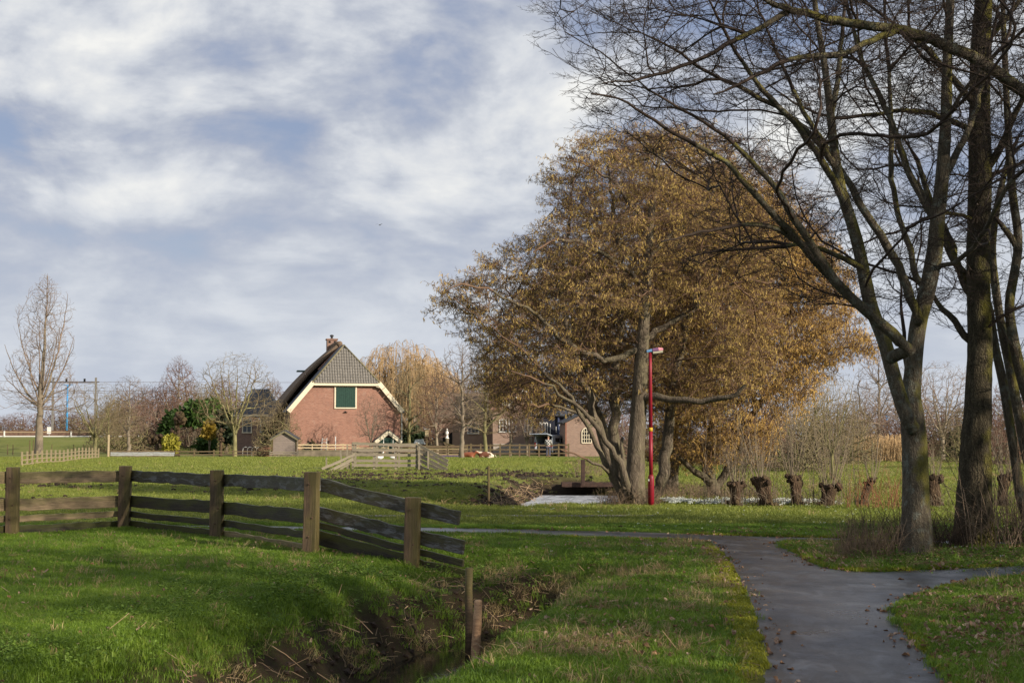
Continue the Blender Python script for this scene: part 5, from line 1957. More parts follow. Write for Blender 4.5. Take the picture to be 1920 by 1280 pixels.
# small green ventilation dormer on the left slope
MB().box((-2.55, 12.0, 7.98), (1.2, 1.0, 0.14), ry=0.0).box((-2.2, 12.0, 7.5), (0.6, 0.8, 0.9)).build("roof_vent", simple("green_copper", (0.10, 0.16, 0.14)), barn)
# cream verge boards and fascia
for s in (-1, 1):
    p0 = np.array((s * (HW + 0.16), -0.34, EZ - 0.18))
    p1 = np.array((s * (CW - 0.02), -0.34, CZ + 0.12))
    d = (p1 - p0) / np.linalg.norm(p1 - p0)
    if s < 0:
        MB().bar(p0, p1, 0.38, 0.07).build("verge_board", M_cream, barn)
    else:
        for i in range(5):          # right verge board is made of short lengths
            a = p0 + (p1 - p0) * (i / 5 + 0.006)
            c = p0 + (p1 - p0) * ((i + 1) / 5 - 0.006)
            MB().bar(a, c, 0.40, 0.07).build("verge_board", M_cream, barn)
MB().box((0, -0.34, CZ - 0.06), (2 * CW - 0.12, 0.08, 0.24)).build("fascia_board", M_cream, barn)
MB().tube([(CW - 0.25, -0.30, CZ - 0.25), (CW + 0.1, -0.32, CZ - 0.32), (CW + 0.22, -0.3, CZ - 0.15)], 0.05, 6).build("gutter_bend", M_cream, barn, True)
# loft hatch
hz_ = EYE + (824 - 744.5) * by / FPX - gb
hm = MB()
hx, hw_, hh = -0.02, 1.72, 1.82
hm.box((hx, -0.04, hz_ + hh / 2 + 0.05), (hw_ + 0.24, 0.1, 0.12)).box((hx, -0.04, hz_ - hh / 2 - 0.05), (hw_ + 0.24, 0.12, 0.1))
hm.box((hx - hw_ / 2 - 0.06, -0.04, hz_), (0.12, 0.1, hh)).box((hx + hw_ / 2 + 0.06, -0.04, hz_), (0.12, 0.1, hh))
hatch = hm.build("loft_hatch", M_cream, barn)
for s in (-1, 1):
    d = MB()
    for i in range(5):
        d.box((hx + s * (0.09 + i * 0.172), -0.05, hz_), (0.165, 0.06, hh - 0.03))
    d.build("hatch_door", M_green, hatch)
    for zq in (0.75, -0.75):
        MB().box((hx + s * 0.75, -0.09, hz_ + zq), (0.26, 0.02, 0.05)).build("hinge", M_green, hatch)
MB().box((-0.02, -0.06, hz_ - hh / 2 - 0.42), (0.34, 0.10, 0.06)).box((-0.02, -0.03, hz_ - hh / 2 - 0.37), (0.10, 0.1, 0.1)).build("wall_hook", M_dark, barn)
# low gabled doorway at the right corner
dz = EYE + (824 - 807) * by / FPX - gb
dx = (724 - 647.5) * by / FPX * 1.04
for s in (-1, 1):
    MB().bar((dx, -0.5, dz - 0.14), (dx + s * 1.18, -0.5, dz - 1.06), 0.32, 0.10).build("porch_verge", M_cream, barn)
    MB().slab([(dx, -0.55, dz + 0.05), (dx + s * 1.3, -0.55, dz - 0.97), (dx + s * 1.3, 0.0, dz - 0.97), (dx, 0.0, dz + 0.05)][::(-s)], 0.06).build("porch_roof", M_slate, barn)
door = MB().prism([(dx - 0.85, -0.2), (dx + 0.85, -0.2), (dx + 0.85, dz - 1.0), (dx + 0.5, dz - 0.62), (dx - 0.5, dz - 0.62), (dx - 0.85, dz - 1.0)], -0.42, -0.36).build("stable_door", M_green, barn)
MB().box((dx - 0.42, -0.44, dz - 1.1), (0.06, 0.03, 0.9)).build("door_trim", M_white, door)
MB().box((dx + 0.42, -0.44, dz - 1.1), (0.06, 0.03, 0.9)).build("door_trim", M_white, door)
dx2 = (586 - 647.5) * by / FPX * 1.02
dz2 = EYE + (824 - 828.5) * by / FPX - gb
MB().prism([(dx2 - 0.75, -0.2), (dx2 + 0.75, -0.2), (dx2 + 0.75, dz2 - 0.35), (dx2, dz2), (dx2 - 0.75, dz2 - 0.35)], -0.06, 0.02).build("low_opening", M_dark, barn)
MB().bar((dx2 - 0.85, -0.08, dz2 - 0.36), (dx2, -0.08, dz2 + 0.04), 0.08, 0.06).bar((dx2, -0.08, dz2 + 0.04), (dx2 + 0.85, -0.08, dz2 - 0.36), 0.08, 0.06).build("opening_trim", M_ridge, barn)
MB().tube([(HW + 0.12, -0.05, 0), (HW + 0.12, -0.05, EZ - 0.4), (HW + 0.05, -0.05, EZ - 0.2)], 0.055, 8).build("downpipe", simple("zinc_pipe", (0.36, 0.38, 0.38), rough=0.5), barn, True)
for z in (0.9, 1.9, 2.9):
    pass

def leaner(name, label, cat, px0, py0, px1, py1, Y, w, t, mat):
    a, c = P(px0, py0, Y - 0.25), P(px1, py1, Y)
    o = thing(name, label, cat, tuple(a))
    board(Vector((0, 0, 0)), c - a, w, t, mat, o, "beam", bev=0)
    return o


M_alu = simple("pale_ladder_paint", (0.62, 0.58, 0.52), rough=0.5)
la, lb_ = P(607, 844, by - 1.5), P(607.5, 821, by - 0.9)
lad = thing("ladder", "short pale ladder leaning on the barn wall behind the rail", "ladder", tuple(la))
h = (lb_ - la)
for s in (-1, 1):
    MB().bar((s * 0.22, 0, 0), (s * 0.19, h.y, h.z), 0.07, 0.07).build("rail", M_alu, lad)
for i in range(4):
    t = (i + 0.6) / 4
    MB().bar((-0.2, h.y * t, h.z * t), (0.2, h.y * t, h.z * t), 0.06, 0.05).build("rung", M_alu, lad)
leaner("standing_plank", "upright white plank leaning on the barn wall right of the ladder", "plank", 629, 844, 629, 818, by - 0.9, 0.17, 0.08, M_white)
leaner("leaning_beam", "dark beam leaning across the low opening left of the ladder", "beam", 600, 844, 583, 823, by - 1.0, 0.12, 0.12, M_post_old)

# concrete retaining wall with a pale two rail fence on top
w0, w1 = P(556, 858, 117), P(728, 858, 119)
gw = gz((w0.x + w1.x) / 2, 118)
rw = thing("retaining_wall", "low stained concrete wall in front of the brick barn", "wall", (w0.x, 117, gw))
MB().bar((0, 0, 0.22), (w1.x - w0.x, 2, 0.22), 0.60, 0.25).build("wall_face", M_conc, rw)
MB().bar((0, -0.01, 0.545), (w1.x - w0.x, 1.99, 0.545), 0.05, 0.29).build("coping", M_ridge, rw)
rf = thing("rail_fence", "pale two rail fence standing on the low concrete wall by the barn", "fence", (w0.x, 117, gw + 0.57))
dv = Vector((w1.x - w0.x, 2, 0))
for z in (0.18, 0.42):
    for i in range(4):
        board(dv * (i / 4) + Vector((0, 0, z)), dv * ((i + 1) / 4) + Vector((0, 0, z)), 0.10, 0.05, M_wood_pale, rf, "rail", bev=0, seed=i)
for i in range(7):
    q = dv * (i / 6)
    MB().box((q.x, q.y + 0.06, 0.25), (0.09, 0.07, 0.52)).build("post", M_wood_pale, rf)

# small plank shed
sx0, sY = P(533, 857, 113), 113
gs = gz(sx0.x, sY)
shed = thing("plank_shed", "little grey plank shed with a gabled mossy roof beside the barn", "shed", (sx0.x, sY, gs), 0.06)
sw, se, sr = 0.90, 1.45, 2.02
M_plank = wood_mat("lilac_grey_plank", (0.30, 0.245, 0.215), (0.20, 0.16, 0.14), mossk=0.08)
for i in range(7):
    z0 = 0.28 + i * 0.17
    MB().box((0, -0.02 - 0.004 * (i % 2), z0 + 0.08), (2 * sw, 0.04, 0.162)).build("plank", M_plank, shed)
MB().prism([(-sw, se), (sw, se), (0, sr)], -0.04, 0.02).build("gable", M_plank, shed)
MB().box((0, 0.9, se / 2 + 0.15), (2 * sw - 0.02, 1.75, se - 0.3)).build("side_walls", M_plank, shed)
for s in (-1, 1):
    MB().slab([(0, -0.2, sr + 0.10), (s * (sw + 0.22), -0.2, se - 0.02), (s * (sw + 0.22), 1.9, se - 0.02), (0, 1.9, sr + 0.10)][::(-s)], 0.06).build("roof", M_slate, shed)
    MB().bar((0, -0.23, sr + 0.03), (s * (sw + 0.22), -0.23, se - 0.09), 0.13, 0.05).build("verge_board", M_ridge, shed)
    MB().box((s * (sw + 0.03), -0.04, se / 2), (0.09, 0.09, se)).build("corner_post", M_post_old, shed)
for i, z in enumerate((0.08, 0.24, 0.40)):
    MB().box((0.02, -0.42, z + 0.02), (2.25, 0.05, 0.10)).build("foot_rail", M_wood_grey, shed)
for s in (-1.1, 0.0, 0.55, 1.12):
    MB().box((s, -0.37, 0.25), (0.08, 0.05, 0.5)).build("foot_post", M_wood_grey, shed)

# left farmhouse wing
hp_ = P(480, 835, 136)
gh = gz(hp_.x, 136)
hs = thing("brick_cottage", "brown brick cottage with steep dark roof and cream windows left of the barn", "house", (hp_.x, 136, gh), 0.05)
k3 = 136 / FPX
W2 = 37 * k3
MB().box((0, 3.0, 1.5), (2 * W2, 6.0, 3.2)).build("wall", M_brick_br, hs)
zt2 = EYE + (824 - 778) * k3 - gh
MB().slab([(-W2 - 0.3, -0.3, zt2), (W2 + 0.3, -0.3, zt2), (W2 - 1.1, 3, zt2 + 2.6), (-W2 + 1.1, 3, zt2 + 2.6)], 0.15).build("front_roof", M_slate, hs)
MB().slab([(-W2 - 0.3, 6.3, zt2), (-W2 - 0.3, -0.3, zt2), (-W2 + 1.1, 3, zt2 + 2.6)], 0.15).slab([(W2 + 0.3, -0.3, zt2), (W2 + 0.3, 6.3, zt2), (W2 - 1.1, 3, zt2 + 2.6)], 0.15).slab([(W2 + 0.3, 6.3, zt2), (-W2 - 0.3, 6.3, zt2), (-W2 + 1.1, 3, zt2 + 2.6), (W2 - 1.1, 3, zt2 + 2.6)], 0.15).build("hip_roof", M_slate, hs)
MB().box((0, -0.36, zt2 - 0.05), (2 * W2 + 0.5, 0.10, 0.16)).build("gutter", M_cream, hs)
win(hs, (463 - 480) * k3, EYE + (824 - 798.5) * k3 - gh, -0.03, 0.92, 1.35, M_cream, 2, 2)
win(hs, (495.5 - 480) * k3, EYE + (824 - 797) * k3 - gh, -0.03, 0.85, 1.55, M_cream, 2, 3)
MB().tube([(W2 - 0.1, -0.38, zt2 - 0.1), (W2 - 0.1, -0.38, zt2 + 0.7)], 0.035, 6).build("vent_pipe", M_white, hs, True)

# earth heap and hoops beside the cottage
hp2 = P(500, 838, 122)
o = tag(MB().ellipsoid((0, 0, 0.1), (0.85, 0.7, 1.0), 14, 8, 0.3, 4).build("earth_heap", simple("rusty_earth", (0.20, 0.105, 0.06), (0.11, 0.055, 0.035), 5, 1.0, 0.8, 0.06), None, True), "brown heap of earth and leaves left of the plank shed", "heap")
o.location = (hp2.x, 122, gz(hp2.x, 122))
hp3 = P(468, 830, 126)
ht = thing("bicycle_rack", "low rack of pale metal hoops in front of the cottage window", "bicycle rack", (hp3.x, 126, gz(hp3.x, 126)))
for i in range(4):
    x0 = -0.6 + i * 0.40
    MB().tube([(x0, 0, 0), (x0, 0, 0.5), (x0 + 0.05, 0, 0.72), (x0 + 0.2, 0, 0.82), (x0 + 0.36, 0, 0.80)], 0.028, 6).build("hoop", M_white, ht, True)

# ------------------------------------------------------------------ brick farmhouse right
kf = 136 / FPX
fp = P(968, 838, 136)
gf = gz(fp.x, 136)
fh = thing("brick_farmhouse", "light brown brick farmhouse with white sash windows half hidden by the trees", "house", (fp.x, 136, gf), 0.04)
Wf = 44 * kf
ezf = EYE + (824 - 768) * kf - gf
MB().box((0, 4, ezf / 2), (2 * Wf, 8, ezf)).build("wall", M_brick_lt, fh)
MB().prism([(Wf - 3.0, ezf), (Wf, ezf), (Wf, ezf + 0.2), (Wf - 1.5, ezf + 1.75), (Wf - 3.0, ezf + 0.2)], -0.05, 0.2).build("gable", M_brick_lt, fh)
for s in (-1, 1):
    MB().bar((Wf - 1.5, -0.12, ezf + 1.95), (Wf - 1.5 + s * 1.75, -0.12, ezf + 0.1), 0.14, 0.08).build("verge_board", M_white, fh)
MB().slab([(-Wf - 0.3, -0.3, ezf), (Wf - 3.1, -0.3, ezf), (Wf - 3.1, 3.8, ezf + 3.4), (-Wf - 0.3, 3.8, ezf + 3.4)], 0.15).slab([(Wf - 3.1, -0.1, ezf + 0.1), (Wf + 0.2, -0.1, ezf + 0.1), (Wf + 0.2, 3.8, ezf + 3.4), (Wf - 3.1, 3.8, ezf + 3.4)], 0.1).build("roof", simple("brown_red_tiles", (0.22, 0.11, 0.08), (0.13, 0.07, 0.05), 6, 0.8), fh)
MB().slab([(Wf + 0.3, 8.3, ezf), (-Wf - 0.3, 8.3, ezf), (-Wf - 0.3, 3.9, ezf + 3.4), (Wf + 0.3, 3.9, ezf + 3.4)], 0.15).build("rear_roof", bpy.data.materials["brown_red_tiles"], fh)
for px, w in ((943, 0.72), (961, 0.72), (991, 0.78)):
    win(fh, (px - 968) * kf, EYE + (824 - 798) * kf - gf, -0.03, w, 1.25, M_white, 2, 2)
for px in (946, 960):
    win(fh, (px - 968) * kf, EYE + (824 - 758) * kf - gf, -0.03, 0.5, 0.9, M_white, 2, 2)
MB().box((0, -0.03, 0.55), (2 * Wf - 0.1, 0.05, 1.0)).build("plinth", simple("pale_plinth", (0.42, 0.37, 0.32), rough=0.9), fh)
MB().tube([((996 - 968) * kf, -0.3, 1.2), ((996 - 968) * kf, -0.3, ezf + 2.4)], 0.05, 6).build("white_pipe", M_white, fh, True)

# long low barn between the trees
k4 = 140 / FPX
lp_ = P(872, 838, 140)
gl_ = gz(lp_.x, 140)
lb2 = thing("cart_shed", "long low brown cart shed with a sagging thatched roof behind the bare trees", "shed", (lp_.x, 140, gl_))
Wl = 54 * k4
zl = EYE + (824 - 781) * k4 - gl_
MB().box((0, 3, zl / 2), (2 * Wl, 6, zl)).build("wall", M_brick_lt, lb2)
MB().slab([(-Wl - 0.5, -0.6, zl - 0.15), (Wl + 0.5, -0.6, zl - 0.15), (Wl - 1, 3, zl + 2.4), (-Wl + 1.2, 3, zl + 2.4)], 0.3).slab([(Wl + 0.5, 6.6, zl - 0.15), (-Wl - 0.5, 6.6, zl - 0.15), (-Wl + 1.2, 3, zl + 2.4), (Wl - 1, 3, zl + 2.4)], 0.3).slab([(-Wl - 0.5, 6.6, zl - 0.15), (-Wl - 0.5, -0.6, zl - 0.15), (-Wl + 1.2, 3, zl + 2.4)], 0.3).build("roof", M_thatch, lb2)
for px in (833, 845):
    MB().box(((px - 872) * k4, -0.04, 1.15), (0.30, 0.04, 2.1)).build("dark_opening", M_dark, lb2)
win(lb2, (887 - 872) * k4, EYE + (824 - 802) * k4 - gl_, -0.03, 1.15, 1.2, M_white, 3, 2)
MB().box(((892 - 872) * k4, -0.10, 0.42), (3.3, 0.12, 0.5)).build("white_base", simple("flaking_whitewash", (0.62, 0.55, 0.48), (0.35, 0.27, 0.2), 8, 0.9), lb2)

# blue black boarded barn with arched windows
k5 = 134 / FPX
dp = P(1033, 840, 134)
gd = gz(dp.x, 134)
db = thing("dark_barn", "blue black boarded barn with white arched windows behind the van", "barn", (dp.x, 134, gd), -0.05)
Wd = 26.5 * k5
zd = EYE + (824 - 776) * k5 - gd
MB().box((0, 3, zd / 2), (2 * Wd, 6, zd)).build("wall", M_bluebl, db)
for i in range(14):
    MB().box((-Wd + 0.095 + i * (2 * Wd - 0.19) / 13, -0.02, zd / 2), (0.16, 0.035, zd - 0.02)).build("board", M_bluebl, db)
MB().slab([(-Wd - 0.2, -0.4, zd), (Wd + 0.2, -0.4, zd - 0.2), (Wd + 0.2, 3, zd + 1.6), (-Wd - 0.2, 3, zd + 1.6)], 0.12).slab([(Wd + 0.2, 6.4, zd), (-Wd - 0.2, 6.4, zd), (-Wd - 0.2, 3, zd + 1.6), (Wd + 0.2, 3, zd + 1.6)], 0.12).build("roof", M_slate, db)
for px in (1013, 1019.5, 1025):
    win(db, (px - 1033) * k5, EYE + (824 - 802) * k5 - gd, -0.07, 0.20, 1.0, M_white, 1, 1, arch=True, thick=0.05)
win(db, (1053 - 1033) * k5, EYE + (824 - 812) * k5 - gd, -0.07, 0.46, 1.75, M_white, 2, 2, arch=True, thick=0.05)
MB().box(((1032 - 1033) * k5, -0.1, zd * 0.62), (0.06, 0.05, 1.1)).box(((1043 - 1033) * k5, -0.1, zd * 0.62), (0.06, 0.05, 0.55)).build("white_batten", M_white, db)
MB().tube([((1047 - 1033) * k5, -0.12, 0), ((1047 - 1033) * k5, -0.12, zd - 0.2)], 0.11, 8).build("blue_downpipe", simple("blue_pipe", (0.045, 0.06, 0.12)), db, True)

# brick outbuilding with an arched window
k6 = 126 / FPX
op = P(1098, 850, 126)
go = gz(op.x, 126)
ob = thing("brick_outhouse", "low brown brick outhouse with a cream arched window left of the alders", "outhouse", (op.x, 126, go), 0.05)
Wo = 39 * k6
zo = EYE + (824 - 786) * k6 - go
prof = [(-Wo, -0.2), (Wo, -0.2), (Wo, zo + 0.2), (Wo * 0.1, zo + 1.3), (-Wo * 0.25, zo + 0.35), (-Wo, zo - 0.35)]
MB().prism(prof, 0, 5).build("wall", M_brick_lt, ob)
MB().slab([(-Wo - 0.2, -0.3, zo - 0.38), (-Wo * 0.25, -0.3, zo + 0.40), (-Wo * 0.25, 5.3, zo + 0.40), (-Wo - 0.2, 5.3, zo - 0.38)], -0.14).slab([(-Wo * 0.25, -0.3, zo + 0.42), (Wo * 0.1, -0.3, zo + 1.4), (Wo * 0.1, 5.3, zo + 1.4), (-Wo * 0.25, 5.3, zo + 0.42)], -0.14).slab([(Wo * 0.1, -0.3, zo + 1.4), (Wo + 0.2, -0.3, zo + 0.2), (Wo + 0.2, 5.3, zo + 0.2), (Wo * 0.1, 5.3, zo + 1.4)], -0.14).build("roof", M_slate, ob)
win(ob, (1100 - 1098) * k6, EYE + (824 - 816) * k6 - go, -0.05, 0.84, 1.32, M_cream, 4, 4, arch=True, thick=0.08)
MB().box((-Wo + 0.1, -0.02, zo / 2 - 0.3), (0.12, 0.06, zo)).build("red_corner", simple("red_brick_corner", (0.28, 0.13, 0.09)), ob)

# ------------------------------------------------------------------ silver van with raised tailgate
M_van = simple("silver_blue_paint", (0.52, 0.58, 0.66), (0.48, 0.54, 0.62), 2, 0.3, spec=0.6, metal=0.3)
vp = P(1019, 848, 127)
gv = gz(vp.x, 127)
van = thing("delivery_van", "silver blue van seen from behind with its tailgate raised, beside the dark barn", "van", (vp.x, 127, gv), math.radians(-24))
vw, vh, vl = 0.85, 1.85, 4.2
# body as a shell open at the rear (local -y faces the camera)
side = [(0, 0.35), (0, 1.5), (0.15, 1.82), (2.1, 1.85), (2.9, 1.35), (3.9, 1.05), (4.15, 0.8), (4.2, 0.35)]
for s in (-1, 1):
    MB().prism([(a, b_) for a, b_ in side], s * vw, s * (vw - 0.06), axis='x').build("side_panel", M_van, van)
    MB().box((s * (vw + 0.005), 2.35, 1.38), (0.02, 0.7, 0.38)).box((s * (vw + 0.005), 1.2, 1.42), (0.02, 1.0, 0.36)).build("side_window", M_glass, van)
    MB().box((s * (vw - 0.06), -0.02, 1.0), (0.10, 0.05, 0.42)).build("tail_light", simple("red_lens", (0.4, 0.02, 0.02), rough=0.3) if s < 0 else bpy.data.materials["red_lens"], van)
    for yy in (0.75, 3.35):
        t = MB().tube([(s * (vw - 0.12), yy, 0.31), (s * (vw + 0.04), yy, 0.31)], 0.31, 16).build("tyre", M_dark, van, False)
        MB().tube([(s * (vw + 0.03), yy, 0.31), (s * (vw + 0.06), yy, 0.31)], 0.19, 12).build("rim", M_alu, t, False)
top = [(0, 1.83), (2.1, 1.86), (2.9, 1.36), (3.9, 1.06), (4.18, 0.8), (4.2, 0.4)]
for i, ((a, b_), (c, d)) in enumerate(zip(top, top[1:])):
    MB().slab([(-vw + 0.06, a, b_), (vw - 0.06, a, b_), (vw - 0.06, c, d), (-vw + 0.06, c, d)], 0.05).build("roof" if i == 0 else ("windscreen" if i == 1 else "bonnet"), M_glass if i == 1 else M_van, van)
MB().box((0, 2.1, 0.40), (2 * vw - 0.14, 4.1, 0.08)).build("floor_pan", M_dark, van)
MB().box((0, -0.05, 0.50), (2 * vw, 0.14, 0.22)).build("bumper", simple("dark_plastic", (0.03, 0.03, 0.035), rough=0.6), van, bevel=0.03)
MB().box((-0.25, -0.13, 0.56), (0.50, 0.02, 0.11)).build("number_plate", M_white, van)
MB().slab([(-vw, -0.05, 1.84), (vw, -0.05, 1.84), (vw, -1.15, 1.98), (-vw, -1.15, 1.98)][::-1], 0.08).build("tailgate", M_van, van)
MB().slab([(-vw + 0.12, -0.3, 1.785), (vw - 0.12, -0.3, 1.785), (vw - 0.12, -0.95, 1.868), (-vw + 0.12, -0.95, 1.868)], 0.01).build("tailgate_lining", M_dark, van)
MB().box((0.1, 0.9, 0.75), (1.1, 0.9, 0.62)).build("load_box", simple("grey_box", (0.10, 0.10, 0.11)), van)

# ------------------------------------------------------------------ person in a checked shirt walking to the van
def skin_chain(name, verts, edges, radii, mat, parent, lvl=2):
    me = bpy.data.meshes.new(name)
    me.from_pydata(verts, edges, [])
    me.materials.append(mat)
    o = bpy.data.objects.new(name, me)
    COL.objects.link(o)
    o.parent = parent
    md = o.modifiers.new("skin", 'SKIN')
    md.use_smooth_shade = True
    sv = me.skin_vertices[0].data
    for i, r in enumerate(radii):
        rr = r if hasattr(r, '__len__') else (r, r)
        sv[i].radius = rr
        sv[i].use_root = (i == 0)
    s = o.modifiers.new("sub", 'SUBSURF')
    s.levels = s.render_levels = lvl
    return o


pe = P(1028, 858, 118)
gp = gz(pe.x, 118)
M_skin = simple("skin", (0.50, 0.27, 0.19), rough=0.6)
m, nt, b = new_mat("black_white_check_cloth")
v = coord(nt)
ck = nt.nodes.new("ShaderNodeTexChecker")
ck.inputs["Scale"].default_value = 8.5
ck.inputs[1].default_value = (0.62, 0.61, 0.58, 1)
ck.inputs[2].default_value = (0.02, 0.02, 0.022, 1)
L(nt, mapping(nt, v, (1, 1, 1), (0.03, 0.03, 0.02), (0, 0, 0)), ck.inputs[0])
ck2 = noise(nt, v, 9, 2)
L(nt, mixc(nt, mathn(nt, 'MULTIPLY', ck2, 0.5), ck.outputs[0], (0.22, 0.22, 0.22)), b.inputs["Base Color"])
b.inputs["Roughness"].default_value = 0.9
M_check = m
M_trous = simple("grey_blue_trousers", (0.10, 0.105, 0.14), (0.07, 0.07, 0.10), 8, 0.9)
per = thing("person", "person in a black and white checked shirt and grey trousers, seen from behind", "person", (pe.x, 118, gp), math.radians(-8))
V_ = [(0, 0, 0.95), (0, 0, 1.15), (0, 0.01, 1.38), (0, 0.01, 1.49), (0, 0.03, 1.58), (0, 0.03, 1.68),
      (-0.19, 0, 1.40), (-0.25, 0.02, 1.15), (-0.20, 0.16, 0.98), (-0.18, 0.22, 0.93),
      (0.19, 0, 1.40), (0.27, 0.03, 1.16), (0.27, 0.20, 1.05), (0.26, 0.27, 1.03),
      (-0.10, 0, 0.86), (-0.11, 0.03, 0.48), (-0.12, -0.03, 0.08), (-0.12, 0.08, 0.03),
      (0.10, 0, 0.86), (0.12, -0.02, 0.48), (0.13, -0.10, 0.08), (0.13, 0.01, 0.03)]
E_ = [(0, 1), (1, 2), (2, 3), (3, 4), (4, 5), (2, 6), (6, 7), (7, 8), (8, 9), (2, 10), (10, 11), (11, 12), (12, 13), (0, 14), (14, 15), (15, 16), (16, 17), (0, 18), (18, 19), (19, 20), (20, 21)]
R_ = [(0.14, 0.11), (0.14, 0.11), (0.15, 0.11), 0.055, 0.085, 0.085, 0.06, 0.045, 0.035, 0.035, 0.06, 0.045, 0.035, 0.035, 0.085, 0.06, 0.042, 0.04, 0.085, 0.06, 0.042, 0.04]
skin_chain("body", V_, E_, R_, M_skin, per)
skin_chain("shirt", [(0, 0, 0.88), (0, 0, 1.15), (0, 0.0, 1.40), (0, 0, 1.46), (-0.19, 0, 1.40), (-0.26, 0.02, 1.15), (-0.21, 0.14, 1.00), (0.19, 0, 1.40), (0.28, 0.03, 1.16), (0.28, 0.18, 1.06)],
           [(0, 1), (1, 2), (2, 3), (2, 4), (4, 5), (5, 6), (2, 7), (7, 8), (8, 9)], [(0.20, 0.16), (0.19, 0.15), (0.18, 0.14), (0.08, 0.07), 0.085, 0.07, 0.055, 0.085, 0.07, 0.055], M_check, per)
skin_chain("trousers", [(0, 0, 0.90), (-0.10, 0, 0.82), (-0.11, 0.03, 0.48), (-0.12, -0.03, 0.12), (0.10, 0, 0.82), (0.12, -0.02, 0.48), (0.13, -0.10, 0.12)],
           [(0, 1), (1, 2), (2, 3), (0, 4), (4, 5), (5, 6)], [(0.15, 0.12), 0.105, 0.085, 0.07, 0.105, 0.085, 0.07], M_trous, per)
for s, yy in ((-0.12, 0.02), (0.13, -0.06)):
    MB().ellipsoid((s, yy, 0.045), (0.05, 0.14, 0.05), 8, 6).build("shoe", M_dark, per, True)
MB().ellipsoid((0, 0.015, 1.685), (0.088, 0.09, 0.075), 10, 7, 0.05).build("hair", simple("grey_brown_hair", (0.28, 0.20, 0.14)), per, True)

# ------------------------------------------------------------------ cows lying on the grass
m, nt, b = new_mat("red_white_cow_hide")
v = coord(nt)
n1 = noise(nt, v, 2.3, 3, 0.5, 0.4)
L(nt, ramp(nt, n1, [(0.49, (0.13, 0.045, 0.022)), (0.53, (0.68, 0.58, 0.44))], 'LINEAR'), b.inputs["Base Color"])
b.inputs["Roughness"].default_value = 0.85
M_cow = m
m, nt, b = new_mat("rusty_brown_cow_hide")
n1 = noise(nt, coord(nt), 2.0, 3, 0.5, 0.4)
L(nt, ramp(nt, n1, [(0.56, (0.25, 0.075, 0.03)), (0.62, (0.55, 0.42, 0.30))], 'LINEAR'), b.inputs["Base Color"])
M_cow2 = m


def cow(px, Y, label, mat, rz, s=1.0):
    p = P(px, 862, Y)
    o = thing("lying_cow", label, "cow", (p.x, Y, gz(p.x, Y) - 0.02), rz, "cows lying on the sunlit grass")
    # lying, head towards local -x
    V = [(0.55, 0, 0.33), (0.25, 0, 0.38), (-0.15, 0, 0.40), (-0.5, 0, 0.42), (-0.72, 0, 0.55), (-0.88, 0, 0.66), (-1.05, -0.02, 0.60), (-1.17, -0.03, 0.53),
         (-0.5, -0.22, 0.18), (-0.72, -0.25, 0.08), (-0.55, -0.30, 0.06), (0.55, -0.28, 0.22), (0.30, -0.38, 0.10), (0.05, -0.40, 0.07),
         (-0.5, 0.22, 0.18), (-0.72, 0.25, 0.08), (-0.55, 0.30, 0.06), (0.55, 0.28, 0.2), (0.30, 0.38, 0.10), (0.8, 0, 0.28)]
    E = [(0, 1), (1, 2), (2, 3), (3, 4), (4, 5), (5, 6), (6, 7), (3, 8), (8, 9), (9, 10), (0, 11), (11, 12), (12, 13), (3, 14), (14, 15), (15, 16), (0, 17), (17, 18), (0, 19)]
    R = [(0.29, 0.28), (0.33, 0.31), (0.34, 0.31), (0.28, 0.26), 0.15, 0.13, 0.10, 0.075, 0.10, 0.06, 0.05, 0.16, 0.08, 0.05, 0.10, 0.06, 0.05, 0.16, 0.08, 0.16]
    V = [(x * s, y * s, z * s) for x, y, z in V]
    R = [tuple(a * s for a in r) if hasattr(r, '__len__') else r * s for r in R]
    skin_chain("body", V, E, R, mat, o)
    for q in (-1, 1):
        MB().ellipsoid((-0.85 * s, q * 0.16 * s, 0.72 * s), (0.04 * s, 0.11 * s, 0.05 * s), 7, 5).build("ear", mat, o, True)
    MB().tube([(0.85 * s, 0, 0.38 * s), (0.98 * s, 0.03, 0.2 * s), (0.96 * s, 0.1, 0.06 * s)], [0.03 * s, 0.02 * s, 0.035 * s], 6).build("tail", mat, o, True)
    return o


c1 = cow(911, 108, "brown and cream patched cow lying between the two field trees", M_cow, 0.0, 0.80)
MB().ellipsoid((-0.80, 0, 0.50), (0.20, 0.12, 0.12), 9, 6).build("dark_head", simple("black_brown_fur", (0.03, 0.02, 0.018)), c1, True)
cow(878, 108, "rusty brown cow lying just right of the wagon", M_cow2, math.radians(160), 0.75)

# ------------------------------------------------------------------ flat farm wagon with slatted sides
wp = P(845, 862, 112)
gwg = gz(wp.x, 112)
wag = thing("farm_wagon", "flat farm wagon with slatted brown sides and purple chassis behind the corral", "wagon", (wp.x, 112, gwg))
k7 = 112 / FPX
def wx(px): return (px - 845) * k7
def wz(py): return EYE + (824 - py) * k7 - gwg
MB().box((wx(832), 1.0, wz(855)), (4.0, 2.0, 0.16)).build("chassis", simple("purple_grey_chassis", (0.12, 0.085, 0.17), rough=0.5), wag)
MB().box((wx(848), 0.3, wz(860)), (0.22, 0.2, 0.3)).build("axle_stand", M_dark, wag)
for x in (800, 866):
    for yy in (0.05, 1.95):
        t = MB().tube([(wx(x), yy - 0.09, 0.24), (wx(x), yy + 0.09, 0.24)], 0.24, 14).build("wheel", M_dark, wag)
for i, z in enumerate((851.5, 846.5, 841.5, 836.5)):
    for a, c in ((wx(735), wx(838)), (wx(839.5), wx(876))):
        MB().box(((a + c) / 2, 0.02, wz(z)), (c - a, 0.05, 0.135)).build("slat", M_wood_brown if i % 2 else M_board_warm, wag)
